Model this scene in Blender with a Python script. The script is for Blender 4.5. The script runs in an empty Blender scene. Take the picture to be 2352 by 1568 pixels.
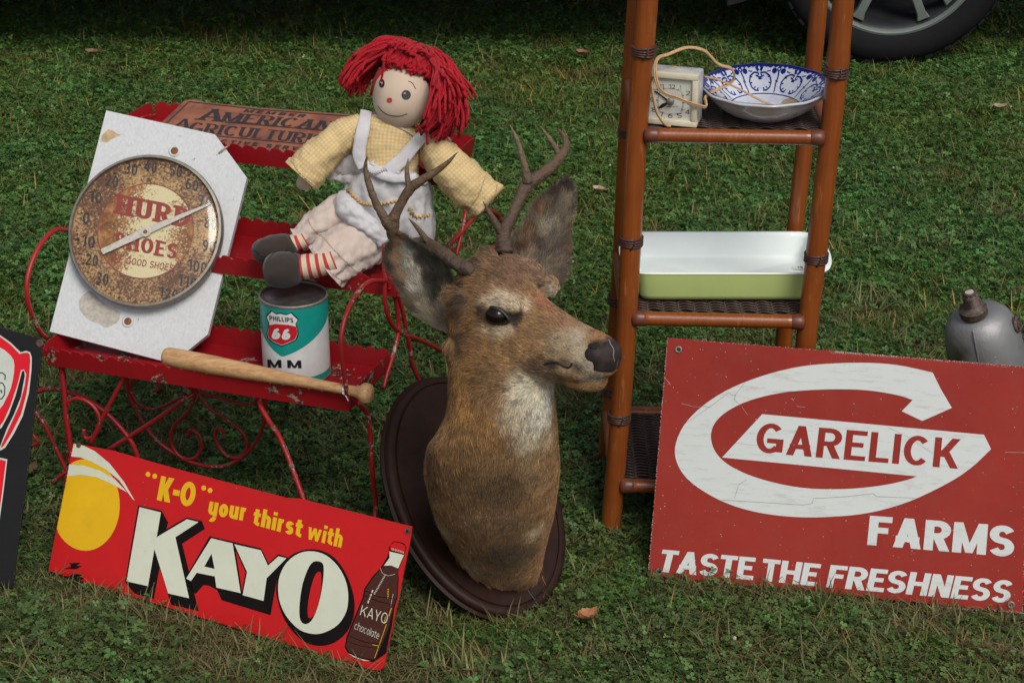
import bpy, bmesh, math, random
import numpy as np
from mathutils import Vector, noise, geometry
random.seed(7); RNG = np.random.default_rng(11)
SC = bpy.context.scene
# ---------------------------------------------------------------- camera, sky, sun, exposure
TILT = math.radians(24); CAMH = 1.76; FPX = 4704.0          # focal length in units of a 2352 px wide picture
cam_d = bpy.data.cameras.new("camera"); cam = bpy.data.objects.new("camera", cam_d); SC.collection.objects.link(cam)
cam.location = (0, 0, CAMH); cam.rotation_euler = (math.pi/2 - TILT, 0, 0)
cam_d.lens = 72; cam_d.sensor_width = 36; cam_d.clip_end = 400; cam_d.clip_start = 0.05
SC.camera = cam
w = bpy.data.worlds.new("World"); SC.world = w; w.use_nodes = True
nt = w.node_tree; bg = nt.nodes["Background"]
sky = nt.nodes.new("ShaderNodeTexSky"); sky.sky_type = 'NISHITA'; sky.sun_disc = False
SUN_EL, SUN_AZ = math.radians(50), math.radians(157)        # azimuth measured clockwise from +Y
sky.sun_elevation = SUN_EL; sky.sun_rotation = SUN_AZ; sky.air_density = 1.0; sky.dust_density = 3.0; sky.ozone_density = 1.0
hs = nt.nodes.new('ShaderNodeHueSaturation'); hs.inputs['Saturation'].default_value = .35   # thin overcast
nt.links.new(sky.outputs[0], hs.inputs['Color']); nt.links.new(hs.outputs[0], bg.inputs[0]); bg.inputs[1].default_value = 0.088
sd = bpy.data.lights.new("sun", 'SUN'); sun = bpy.data.objects.new("sun", sd); SC.collection.objects.link(sun)
sd.energy = 1.75; sd.angle = math.radians(24); sd.color = (1.0, 0.95, 0.88)
sdir = Vector((math.sin(SUN_AZ)*math.cos(SUN_EL), math.cos(SUN_AZ)*math.cos(SUN_EL), math.sin(SUN_EL)))
sun.rotation_euler = sdir.to_track_quat('Z', 'Y').to_euler(); sun.location = (3, -3, 6)
SC.view_settings.view_transform = 'Standard'; SC.view_settings.look = 'None'
SC.view_settings.exposure = 0.25; SC.view_settings.gamma = 1.0; SC.view_settings.use_curve_mapping = False
SC.cycles.max_bounces = 6; SC.cycles.transparent_max_bounces = 12
try:
    SC.cycles.use_denoising = True
except Exception: pass
# ---------------------------------------------------------------- measuring helpers: sight lines from the place where the photograph was taken
RI = np.array([1., 0, 0]); UPV = np.array([0, math.sin(TILT), math.cos(TILT)]); FW = np.array([0, math.cos(TILT), -math.sin(TILT)])
CC = np.array([0, 0, CAMH])
def ray(x, y): return (x-1176)/FPX*RI - (y-784)/FPX*UPV + FW
def PD(x, y, D): d = ray(x, y); return CC + d*(D/d[1])            # point on the upright plane at distance D
def PZ(x, y, z=0.): d = ray(x, y); return CC + d*((z-CAMH)/d[2])  # point at height z
def PW(x, y, Z): return CC + ray(x, y)*Z                          # point at camera depth Z
def A(*v): return np.array(v, float)
def un(v): v = np.asarray(v, float); return v/np.linalg.norm(v)
def zc(ox, oy, s):                                                # enlarged-crop reading -> 2352 px reading
    return lambda x, y: ((ox + x/s)*0.9408, (oy + y/s)*0.9408)
class Plane:
    """a board standing in the scene: origin o, unit axes u (along), v (up the board), n (outwards)"""
    def __init__(s, o, u, v): s.o = np.array(o, float); s.u = un(u); s.v = un(np.asarray(v)-np.dot(v, s.u)*s.u); s.n = np.cross(s.u, s.v)
    def hit(s, x, y, off=0.):
        d = ray(x, y); return CC + d*(np.dot(s.o + s.n*off - CC, s.n)/np.dot(d, s.n))
    def uv(s, p): return np.dot(p-s.o, s.u), np.dot(p-s.o, s.v)
    def at(s, a, b, off=0.): return s.o + s.u*a + s.v*b + s.n*off
# ---------------------------------------------------------------- objects
ROOT = {}
def thing(name, label, cat, loc, group=None):
    o = bpy.data.objects.new(name, None); SC.collection.objects.link(o); o.empty_display_size = .05
    o.location = tuple(float(c) for c in loc); o['label'] = label; o['category'] = cat
    if group: o['group'] = group
    ROOT[o.name] = np.array(o.location); return o
def obj(name, V, F, mat, parent=None, smooth=True, uv=None, col=None, kind=None, label=None, auto=None, mi=None):
    V = np.asarray(V, float)
    if parent is not None: V = V - ROOT[parent.name]
    me = bpy.data.meshes.new(name); me.from_pydata(V.tolist(), [], [tuple(int(i) for i in f) for f in F])
    mats = mat if isinstance(mat, (list, tuple)) else [mat]
    for m in mats: me.materials.append(m)
    if mi is not None: me.polygons.foreach_set('material_index', np.asarray(mi, np.int32))
    if uv is not None:
        L = me.uv_layers.new(name="UVMap"); li = np.empty(len(me.loops), np.int32); me.loops.foreach_get('vertex_index', li)
        L.data.foreach_set('uv', np.asarray(uv, np.float32)[li].ravel())
    if col is not None:
        c = me.color_attributes.new(name="col", type='FLOAT_COLOR', domain='POINT')
        cc = np.ones((len(V), 4), np.float32); cc[:, :3] = col; c.data.foreach_set('color', cc.ravel())
    me.validate(); me.update()
    me.polygons.foreach_set('use_smooth', np.full(len(me.polygons), smooth, bool))
    if auto is not None and smooth:
        try: me.set_sharp_from_angle(angle=math.radians(auto))
        except Exception: pass
    o = bpy.data.objects.new(name, me); SC.collection.objects.link(o)
    if parent is not None: o.parent = parent; ROOT[o.name] = ROOT[parent.name]
    if kind: o['kind'] = kind
    if label: o['label'] = label
    return o
class MB:
    """collects pieces of one mesh"""
    def __init__(s): s.V = []; s.F = []; s.C = []; s.U = []; s.M = []; s.n = 0
    def add(s, V, F, col=None, uv=None, mi=0):
        V = np.asarray(V, float); s.V.append(V); s.F += [tuple(i+s.n for i in f) for f in F]; s.M += [mi]*len(F)
        s.C.append(np.tile(np.asarray(col if col is not None else (1, 1, 1), float), (len(V), 1)) if np.ndim(col) < 2 else np.asarray(col, float))
        s.U.append(np.zeros((len(V), 2)) if uv is None else np.asarray(uv, float)); s.n += len(V); return s
    def obj(s, name, mat, parent=None, **k):
        return obj(name, np.concatenate(s.V), s.F, mat, parent, uv=np.concatenate(s.U), col=np.concatenate(s.C), mi=s.M, **k)
def spline(P, n=6, closed=False):
    """Catmull-Rom through the points (rows may carry extra columns such as radius)"""
    P = np.asarray(P, float); m = len(P)
    if closed: Q = np.vstack([P[-1], P, P[0], P[1]]); segs = m
    else: Q = np.vstack([2*P[0]-P[1], P, 2*P[-1]-P[-2]]); segs = m-1
    out = []
    for i in range(segs):
        a, b, c, d = Q[i], Q[i+1], Q[i+2], Q[i+3]
        for k in range(n):
            t = k/n; out.append(.5*((2*b)+(c-a)*t+(2*a-5*b+4*c-d)*t*t+(3*b-a-3*c+d)*t**3))
    if not closed: out.append(P[-1])
    return np.array(out)
def frames(P):
    T = np.gradient(P, axis=0); T /= (np.linalg.norm(T, axis=1, keepdims=True)+1e-12)
    N = []; ref = np.cross(T[0], (0, 0, 1.)); 
    if np.linalg.norm(ref) < .05: ref = np.cross(T[0], (0, 1., 0))
    n = un(ref)
    for t in T:
        n = n - np.dot(n, t)*t; n = un(n); N.append(n)
    N = np.array(N); return T, N, np.cross(T, N)
def tube_data(P, r, sides=8, caps=True, closed=False, flat=1.0):
    P = np.asarray(P, float); m = len(P); r = np.broadcast_to(np.asarray(r, float), (m,)); T, N, B = frames(P)
    th = np.linspace(0, 2*math.pi, sides, endpoint=False)
    V = (P[:, None] + r[:, None, None]*(np.cos(th)[None, :, None]*N[:, None] + flat*np.sin(th)[None, :, None]*B[:, None])).reshape(-1, 3)
    F = []; lim = m if closed else m-1
    for i in range(lim):
        i2 = (i+1) % m
        for k in range(sides):
            k2 = (k+1) % sides; F.append((i*sides+k, i*sides+k2, i2*sides+k2, i2*sides+k))
    if caps and not closed: F.append(tuple(range(sides))[::-1]); F.append(tuple(range((m-1)*sides, m*sides)))
    L = np.concatenate([[0], np.cumsum(np.linalg.norm(np.diff(P, axis=0), axis=1))])
    uv = np.stack([np.tile(th/(2*math.pi)*2*math.pi*np.mean(r), m), np.repeat(L, sides)], 1)
    return V, F, uv
def tube(mb, P, r, sides=8, sm=0, **k):
    P = np.asarray(P, float)
    if sm:
        if np.ndim(r) == 1: Q = spline(np.column_stack([P, r]), sm); P, r = Q[:, :3], Q[:, 3]
        else: P = spline(P, sm)
    col = k.pop('col', None); mi = k.pop('mi', 0); V, F, uv = tube_data(P, r, sides, **k); mb.add(V, F, col, uv, mi)
def loft(rings, caps=True, closed=True):
    """rings: array (m, n, 3)"""
    R = np.asarray(rings, float); m, n = R.shape[:2]; F = []
    for i in range(m-1):
        for k in range(n if closed else n-1):
            k2 = (k+1) % n; F.append((i*n+k, i*n+k2, (i+1)*n+k2, (i+1)*n+k))
    if caps: F.append(tuple(range(n))[::-1]); F.append(tuple(range((m-1)*n, m*n)))
    L = np.concatenate([[0], np.cumsum(np.linalg.norm(np.diff(R.mean(1), axis=0), axis=1))])
    per = np.mean([np.linalg.norm(np.roll(r, -1, 0)-r, axis=1).sum() for r in R])
    uv = np.stack([np.tile(np.abs(np.linspace(-1, 1, n, endpoint=False))*per/2, m), np.repeat(L, n)], 1)
    return R.reshape(-1, 3), F, uv
def lathe(prof, c, axis=(0, 0, 1), ref=(1, 0, 0), n=32, caps=True):
    """prof rows (radius, height)"""
    ax = un(axis); e1 = un(np.asarray(ref)-np.dot(ref, ax)*ax); e2 = np.cross(ax, e1)
    th = np.linspace(0, 2*math.pi, n, endpoint=False); d = np.cos(th)[:, None]*e1+np.sin(th)[:, None]*e2
    return loft([np.asarray(c)+r*d+h*ax for r, h in prof], caps)
def boxd(c, ex, ey, ez, bev=0.):
    """box centred at c with half-extent vectors; chamfered by bev metres"""
    c, ex, ey, ez = map(lambda v: np.asarray(v, float), (c, ex, ey, ez)); bm = bmesh.new()
    vs = [bm.verts.new(c+sx*ex+sy*ey+sz*ez) for sx in (-1, 1) for sy in (-1, 1) for sz in (-1, 1)]
    for f in ((0, 1, 3, 2), (4, 6, 7, 5), (0, 4, 5, 1), (2, 3, 7, 6), (0, 2, 6, 4), (1, 5, 7, 3)): bm.faces.new([vs[i] for i in f])
    bmesh.ops.recalc_face_normals(bm, faces=bm.faces)
    if bev: bmesh.ops.bevel(bm, geom=bm.edges[:], offset=bev, segments=2, affect='EDGES', profile=.5)
    bm.verts.index_update(); V = [v.co[:] for v in bm.verts]; F = [[v.index for v in f.verts] for f in bm.faces]; bm.free(); return V, F
def prism(P2, pl, z0, z1):
    """closed outline in board coordinates, extruded from z0 to z1 along the board's normal"""
    P2 = list(P2); n = len(P2); tri = geometry.tessellate_polygon([[Vector((a, b, 0)) for a, b in P2]])
    V = [pl.at(a, b, z0) for a, b in P2]+[pl.at(a, b, z1) for a, b in P2]
    F = [(i+n, j+n, k+n) for i, j, k in tri]+[(k, j, i) for i, j, k in tri]+[(i, (i+1) % n, (i+1) % n+n, i+n) for i in range(n)]
    bm = bmesh.new(); vs = [bm.verts.new(v) for v in V]
    for f in F:
        try: bm.faces.new([vs[i] for i in f])
        except ValueError: pass
    bmesh.ops.recalc_face_normals(bm, faces=bm.faces); bm.verts.index_update()
    F = [[v.index for v in f.verts] for f in bm.faces]; bm.free(); return V, F
def blob(name, parts, mat, parent, voxel=.003, smooth=6, col=None, disp=None, post=None, **k):
    """closed pieces merged into one continuous skin"""
    mb = MB()
    for V, F, *_ in parts: mb.add(V, F)
    me = bpy.data.meshes.new('tmp'); me.from_pydata(np.concatenate(mb.V).tolist(), [], mb.F); o = bpy.data.objects.new('tmp', me)
    SC.collection.objects.link(o); m = o.modifiers.new('r', 'REMESH'); m.mode = 'VOXEL'; m.voxel_size = voxel
    if smooth: s = o.modifiers.new('s', 'SMOOTH'); s.iterations = smooth; s.factor = .5
    dg = bpy.context.evaluated_depsgraph_get(); dg.update(); ev = o.evaluated_get(dg); em = ev.to_mesh()
    n = len(em.vertices); V = np.empty(n*3); em.vertices.foreach_get('co', V); V = V.reshape(-1, 3)
    N = np.empty(n*3); em.vertices.foreach_get('normal', N); N = N.reshape(-1, 3); F = [tuple(p.vertices) for p in em.polygons]
    ev.to_mesh_clear(); bpy.data.objects.remove(o); bpy.data.meshes.remove(me)
    if disp is not None: V = disp(V, N)
    if post is not None: V = post(V)
    c = col(V) if callable(col) else col
    return obj(name, V, F, mat, parent, col=c, **k), V, N, F
def ellipsoid(c, ex, ey, ez, n=16, m=10):
    c = np.asarray(c, float); ph = np.linspace(0.02, math.pi-.02, m); th = np.linspace(0, 2*math.pi, n, endpoint=False)
    R = [[c+math.cos(p)*np.asarray(ez)+math.sin(p)*(math.cos(t)*np.asarray(ex)+math.sin(t)*np.asarray(ey)) for t in th] for p in ph]
    return loft(R)
def capsule(P, r, sides=14):
    P = np.asarray(P, float); r = np.broadcast_to(np.asarray(r, float), (len(P),)); T, _, _ = frames(P)
    a = [P[0]-T[0]*r[0]*k for k in (.95, .7, .35)]; b = [P[-1]+T[-1]*r[-1]*k for k in (.35, .7, .95)]
    ra = [r[0]*k for k in (.3, .71, .94)]; rb = [r[-1]*k for k in (.94, .71, .3)]
    return tube_data(np.vstack([a, P, b]), np.concatenate([ra, r, rb]), sides)
def fbm(V, scale, oct=3, seed=0.):
    out = np.empty(len(V))
    for i, v in enumerate(V): out[i] = noise.fractal(Vector((v[0]*scale+seed, v[1]*scale+seed*1.3, v[2]*scale-seed)), .6, 2.0, oct)
    return out
# ---------------------------------------------------------------- materials
class NB:
    def __init__(s, name):
        s.m = bpy.data.materials.new(name); s.m.use_nodes = True; s.t = s.m.node_tree; s.b = s.t.nodes['Principled BSDF']; s.out = s.t.nodes['Material Output']
    def n(s, typ, **k):
        nd = s.t.nodes.new('ShaderNode'+typ)
        for a, v in k.items():
            setattr(nd, a, v)
        return nd
    def set(s, sock, v):
        if hasattr(v, 'is_output') or isinstance(v, bpy.types.NodeSocket): s.t.links.new(v, sock)
        else: sock.default_value = v
    def co(s, kind='Object', scale=None):
        tc = s.n('TexCoord'); o = tc.outputs[kind]
        if scale is not None:
            mp = s.n('Mapping'); s.t.links.new(o, mp.inputs[0]); mp.inputs['Scale'].default_value = scale; o = mp.outputs[0]
        return o
    def noise(s, vec, scale, detail=4, rough=.55, dist=0.):
        nd = s.n('TexNoise'); s.t.links.new(vec, nd.inputs['Vector']); nd.inputs['Scale'].default_value = scale
        nd.inputs['Detail'].default_value = detail; nd.inputs['Roughness'].default_value = rough; nd.inputs['Distortion'].default_value = dist; return nd.outputs[0]
    def vor(s, vec, scale, feat='F1', rnd=1.):
        nd = s.n('TexVoronoi'); nd.feature = feat; s.t.links.new(vec, nd.inputs['Vector']); nd.inputs['Scale'].default_value = scale; nd.inputs['Randomness'].default_value = rnd; return nd.outputs['Distance']
    def ramp(s, fac, stops, interp='LINEAR'):
        nd = s.n('ValToRGB'); s.t.links.new(fac, nd.inputs[0]); cr = nd.color_ramp; cr.interpolation = interp
        while len(cr.elements) < len(stops): cr.elements.new(.5)
        for e, (p, c) in zip(cr.elements, stops): e.position = p; e.color = (*c, 1) if not np.isscalar(c) else (c, c, c, 1)
        return nd.outputs[0]
    def mix(s, fac, a, b, mode='MIX'):
        nd = s.n('Mix'); nd.data_type = 'RGBA'; nd.blend_type = mode
        s.set(nd.inputs[0], fac)
        for i, v in ((6, a), (7, b)): s.set(nd.inputs[i], (*v, 1) if isinstance(v, tuple) and len(v) == 3 else v)
        return nd.outputs[2]
    def math(s, op, a, b=0., c=None):
        nd = s.n('Math'); nd.operation = op; s.set(nd.inputs[0], a); s.set(nd.inputs[1], b)
        if c is not None: s.set(nd.inputs[2], c)
        return nd.outputs[0]
    def attr(s, name='col'): nd = s.n('Attribute'); nd.attribute_name = name; return nd.outputs['Color']
    def bump(s, h, strength=.3, dist=.002):
        nd = s.n('Bump'); s.set(nd.inputs['Height'], h); nd.inputs['Strength'].default_value = strength; nd.inputs['Distance'].default_value = dist
        s.t.links.new(nd.outputs[0], s.b.inputs['Normal'])
    def fin(s, color=None, rough=.5, metal=0., spec=.5, coat=0.):
        if color is not None: s.set(s.b.inputs['Base Color'], (*color, 1) if isinstance(color, tuple) and len(color) == 3 else color)
        s.set(s.b.inputs['Roughness'], rough); s.set(s.b.inputs['Metallic'], metal); s.b.inputs['Specular IOR Level'].default_value = spec
        if coat: s.b.inputs['Coat Weight'].default_value = coat; s.b.inputs['Coat Roughness'].default_value = .12
        return s.m
def srgb(r, g, b):
    f = lambda c: (c/255/12.92) if c/255 <= .04045 else ((c/255+.055)/1.055)**2.4
    return (f(r), f(g), f(b))
def plain(name, c, rough=.5, metal=0., spec=.5, var=.15, scale=30, bump=0., coat=0.):
    b = NB(name); v = b.co(); n = b.noise(v, scale, 5)
    col = b.mix(b.ramp(n, [(.3, 0.), (.7, 1.)]), tuple(x*(1-var) for x in c), tuple(min(1, x*(1+var)) for x in c))
    if bump: b.bump(b.noise(v, scale*4, 3), bump, .001)
    return b.fin(col, rough, metal, spec, coat)
# ================================================================ GROUND AND LAWN
b = NB("lawn_soil"); v = b.co()
big = b.noise(v, 1.3, 4); sm = b.noise(v, 26, 6, .7); fine = b.noise(v, 140, 4, .7)
c1 = b.mix(b.ramp(sm, [(.35, 0.), (.65, 1.)]), (.020, .026, .010), (.050, .052, .020))
c2 = b.mix(b.ramp(sm, [(.35, 0.), (.7, 1.)]), (.022, .040, .012), (.035, .068, .018))
col = b.mix(b.ramp(big, [(.4, 0.), (.6, 1.)]), c1, c2)
b.bump(fine, .8, .01); M_soil = b.fin(col, .95, spec=.1)
def terrain_z(x, y): return .010*np.sin(x*1.7+.5)*np.sin(y*1.3) - .004 if True else 0
gx = np.concatenate([[-60, -20, -8], np.linspace(-4, 4, 81), [8, 20, 60]]); gy = np.concatenate([[-30, -5, 0, 1], np.linspace(2, 9, 71), [12, 20, 60]])
X, Y = np.meshgrid(gx, gy); V = np.stack([X, Y, np.where((abs(X) <= 4) & (Y >= 2) & (Y <= 9), -.006+.004*np.sin(X*5)*np.cos(Y*4), -.006)], -1).reshape(-1, 3)
nx = len(gx); F = [(j*nx+i, j*nx+i+1, (j+1)*nx+i+1, (j+1)*nx+i) for j in range(len(gy)-1) for i in range(nx-1)]
obj('ground', V, F, M_soil, kind='structure')
# --- plant clumps used by the lawn
def leafmat(name, tint, dry, drymix, rough=.5, trans=.25, patch=(.42, .62)):
    b = NB(name); geo = b.n('NewGeometry') ; pos = geo.outputs['Position']
    oi = b.n('ObjectInfo'); rnd = oi.outputs['Random']
    n1 = b.noise(pos, 1.6, 3); n2 = b.noise(pos, 7., 3)
    base = b.mix(rnd, tuple(c*.62 for c in tint), tuple(c*1.45 for c in tint))
    base = b.mix(b.ramp(n1, [(.35, 0.), (.65, 1.)]), base, b.mix(1., base, (1.15, .93, .75), 'MULTIPLY'))
    base = b.mix(1., base, b.attr('col'), 'MULTIPLY')
    # more dry stalks where the lawn is worn: nearer the camera side of the field
    sep = b.n('SeparateXYZ'); b.t.links.new(pos, sep.inputs[0])
    near = b.n('MapRange'); b.t.links.new(sep.outputs[1], near.inputs[0]); near.inputs[1].default_value = 4.4; near.inputs[2].default_value = 2.7; near.inputs[3].default_value = 0.; near.inputs[4].default_value = .20
    th = b.math('ADD', b.math('MULTIPLY', n2, .9), near.outputs[0])
    d = b.math('MULTIPLY', b.ramp(th, [(patch[0], 0.), (patch[1], 1.)]), drymix)
    base = b.mix(d, base, b.mix(rnd, tuple(c*.6 for c in dry), tuple(c*1.3 for c in dry)))
    b.fin(base, rough, spec=.3)
    tr = b.n('BsdfTranslucent'); b.t.links.new(base, tr.inputs[0]); mx = b.n('MixShader'); mx.inputs[0].default_value = trans
    b.t.links.new(b.b.outputs[0], mx.inputs[1]); b.t.links.new(tr.outputs[0], mx.inputs[2]); b.t.links.new(mx.outputs[0], b.out.inputs[0]); return b.m
M_grass = leafmat('grass_blades', (.104, .146, .034), (.20, .155, .075), .75)
M_clover = leafmat('clover_leaves', (.066, .154, .041), (.10, .11, .04), .5, .45, .25, (.5, .7))
M_dry = leafmat('dry_stalks', (.16, .13, .065), (.12, .085, .045), .5, .7, .1)
M_flower = plain('clover_flower', (.38, .36, .26), .8)
def blade(mb, p, az, L, wd, lean, curl, shade, seg=3):
    d = np.array([math.cos(az), math.sin(az), 0]); s = np.array([-d[1], d[0], 0]); P = []; a = lean; q = np.array(p, float)
    for i in range(seg+1):
        P.append(q.copy()); q = q+(d*math.sin(a)+A(0, 0, math.cos(a)))*L/seg; a = min(a+curl/seg, 1.75)
    wds = [wd, wd*1.0, wd*.72, 0.05*wd] if seg == 3 else [wd, wd*.85, wd*.1]
    V = []; 
    for q, k in zip(P, wds): V += [q-s*k/2, q+s*k/2]
    mb.add(V, [(2*i, 2*i+1, 2*i+3, 2*i+2) for i in range(seg)], shade)
def tuft(seed, n, R, Lr, wr, leanr, dryp=.1):
    r = random.Random(seed); mb = MB()
    for _ in range(n):
        a = r.uniform(0, 6.283); q = R*math.sqrt(r.random()); sh = r.uniform(.6, 1.35); c = (sh, sh, sh)
        if r.random() < dryp: c = (sh*3.2, sh*1.6, sh*2.2)
        elif r.random() < .3: c = (sh*.75, sh*1.0, sh*.9)
        blade(mb, (q*math.cos(a), q*math.sin(a), -.004), r.uniform(0, 6.283), r.uniform(*Lr), r.uniform(*wr), r.uniform(*leanr), r.uniform(.2, 1.3), c)
    return mb
def clover(seed, n, R, h):
    r = random.Random(seed); mb = MB()
    for _ in range(n):
        a = r.uniform(0, 6.283); q = R*math.sqrt(r.random()); c = A(q*math.cos(a), q*math.sin(a), r.uniform(h*.35, h)); sh = r.uniform(.6, 1.4); s = r.uniform(.0030, .0066)
        tilt = A(r.gauss(0, .35), r.gauss(0, .35), 1); nrm = un(tilt); e1 = un(np.cross(nrm, (0.3, 1, .1))); e2 = np.cross(nrm, e1); a0 = r.uniform(0, 6.283)
        mb.add([c+A(0, 0, 0), A(c[0]*.6, c[1]*.6, -.003), A(c[0]*.6+.0012, c[1]*.6, -.003)], [(0, 1, 2)], (sh*.9,)*3)
        for k in range(3):
            t = a0+k*2.094; d = math.cos(t)*e1+math.sin(t)*e2; e = np.cross(nrm, d)
            V = [c, c+d*s*.45+e*s*.42+nrm*s*.1, c+d*s*.95+e*s*.45+nrm*s*.12, c+d*s*1.12+nrm*0, c+d*s*.95-e*s*.45+nrm*s*.12, c+d*s*.45-e*s*.42+nrm*s*.1]
            mb.add(V, [(0, 1, 2, 3), (0, 3, 4, 5)], (sh, sh*r.uniform(.95, 1.1), sh))
    return mb
def broad(seed, n):
    r = random.Random(seed); mb = MB()
    for i in range(n):
        a = i*2.4+r.random(); d = A(math.cos(a), math.sin(a), .25); s = A(-math.sin(a), math.cos(a), 0); L = r.uniform(.010, .024); wd = L*.32; sh = r.uniform(.8, 1.5)
        P = [A(0, 0, 0), d*L*.3, d*L*.65+A(0, 0, .004), d*L]; W = [.1, .8, 1., .1]; V = []
        for q, k in zip(P, W): V += [q-s*wd*k, q+A(0, 0, -.002), q+s*wd*k]
        mb.add(V, [f for j in range(3) for f in ((3*j, 3*j+1, 3*j+4, 3*j+3), (3*j+1, 3*j+2, 3*j+5, 3*j+4))], (sh, sh, sh))
    return mb
def source(name, mbs, mat):
    col = bpy.data.collections.new(name)
    for i, mb in enumerate(mbs):
        o = mb.obj('%s_%02d' % (name, i), mat); SC.collection.objects.unlink(o); col.objects.link(o); o['kind'] = 'helper'
    return col
C_grass = source('grass_tuft', [tuft(i, 20, .030, (.014, .036), (.0011, .0024), (.2, 1.35)) for i in range(6)]+[tuft(50+i, 12, .035, (.03, .062), (.0014, .0028), (.7, 1.45), .2) for i in range(4)], M_grass)
C_clover = source('clover_patch', [clover(i, 20, .036, .022) for i in range(7)]+[broad(90+i, 5) for i in range(1)], M_clover)
C_dry = source('dry_stalk', [tuft(200+i, 7, .035, (.03, .08), (.001, .0022), (1.1, 1.55), 0) for i in range(5)], M_dry)
C_flower = source('clover_head', [MB().add(*ellipsoid((0, 0, .024), (.0035, 0, 0), (0, .0035, 0), (0, 0, .0035), 7, 4)[:2])], M_flower)
def scatter(name, coll, P, sc, rot, idx):
    me = bpy.data.meshes.new(name); me.from_pydata(P.tolist(), [], [])
    for nm, typ, dat, key in (('scl', 'FLOAT', sc, 'value'), ('rot', 'FLOAT_VECTOR', rot, 'vector'), ('idx', 'INT', idx, 'value')):
        a = me.attributes.new(nm, typ, 'POINT'); a.data.foreach_set(key, np.ascontiguousarray(dat).ravel())
    o = bpy.data.objects.new(name, me); SC.collection.objects.link(o); o['kind'] = 'stuff'
    g = bpy.data.node_groups.new(name, 'GeometryNodeTree'); g.interface.new_socket('Geometry', in_out='INPUT', socket_type='NodeSocketGeometry'); g.interface.new_socket('Geometry', in_out='OUTPUT', socket_type='NodeSocketGeometry')
    N = g.nodes.new; gi = N('NodeGroupInput'); go = N('NodeGroupOutput'); ip = N('GeometryNodeInstanceOnPoints'); ci = N('GeometryNodeCollectionInfo')
    ci.inputs[0].default_value = coll; ci.inputs['Separate Children'].default_value = True; ci.inputs['Reset Children'].default_value = True
    def na(nm, t): a = N('GeometryNodeInputNamedAttribute'); a.data_type = t; a.inputs['Name'].default_value = nm; return [s for s in a.outputs if s.enabled and s.name == 'Attribute'][0]
    L = g.links.new; L(gi.outputs[0], ip.inputs['Points']); L(ci.outputs[0], ip.inputs['Instance']); ip.inputs['Pick Instance'].default_value = True
    L(na('idx', 'INT'), ip.inputs['Instance Index']); L(na('scl', 'FLOAT'), ip.inputs['Scale'])
    er = N('FunctionNodeEulerToRotation'); L(na('rot', 'FLOAT_VECTOR'), er.inputs[0]); L(er.outputs[0], ip.inputs['Rotation']); L(ip.outputs[0], go.inputs[0])
    m = o.modifiers.new('g', 'NODES'); m.node_group = g; return o
def field(n, dmin=2.45, dmax=7.6, side=.275, marg=.35):
    """random spots over the lawn in view, even per square metre"""
    y = RNG.uniform(dmin, dmax, n*2); half = (y*.98+.65)*side+marg; keep = RNG.random(n*2) < half/half.max(); y = y[keep][:n]
    x = RNG.uniform(-1, 1, len(y))*((y*.98+.65)*side+marg); return x, y
def lowf(x, y, s, seed): return np.array([noise.noise(Vector((a*s+seed, b*s-seed, seed*.37))) for a, b in zip(x, y)])
PRESSED = [((.23, 2.985), (.83, 2.866)), ((-.781, 2.998), (-.2, 2.687)), ((-.12, 2.86), (.10, 2.83)), ((-.95, 3.0), (-.80, 2.98))]
def spread(name, coll, n, nidx, dens=None, smin=.8, smax=1.25, tilt=.12):
    x, y = field(n)
    if dens is not None: k = dens(x, y) > RNG.random(len(x)); x, y = x[k], y[k]
    z = -.006+.004*np.sin(x*5)*np.cos(y*4); m = len(x)
    sc = RNG.uniform(smin, smax, m)
    for a, c in PRESSED:
        a, c = np.array(a), np.array(c); d = c-a; t = np.clip(((x-a[0])*d[0]+(y-a[1])*d[1])/(d@d), 0, 1); q = np.hypot(x-a[0]-t*d[0], y-a[1]-t*d[1]); sc = sc*np.clip(.55+.45*(q-.02)/.12, .55, 1.)
    rot = np.stack([RNG.normal(0, tilt, m), RNG.normal(0, tilt, m), RNG.uniform(0, 6.283, m)], 1)
    return scatter(name, coll, np.stack([x, y, z], 1), sc.astype(np.float32), rot.astype(np.float32), RNG.integers(0, nidx, m).astype(np.int32))
spread('grass', C_grass, 90000, 10, smin=.75, smax=1.2)
spread('clover', C_clover, 60000, 8, lambda x, y: np.clip(.70+1.2*lowf(x, y, 1.5, 3.1)*.6+.8*lowf(x, y, 5., 8.)-.22*np.clip((3.2-y)/.5, 0, 1), .06, 1.), .7, 1.25)
spread('dry_stalks', C_dry, 30000, 5, lambda x, y: np.clip(.14+1.0*lowf(x, y, 2.2, 9.1)+.6*np.clip((3.3-y)/.5, 0, 1)+.25*np.clip((3.9-y)/.6, 0, 1), .05, 1.), .7, 1.3)
spread('clover_flowers', C_flower, 90, 1, lambda x, y: np.clip(.3+1.2*(x > .9), 0, 1), .7, 1.2)
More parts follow.
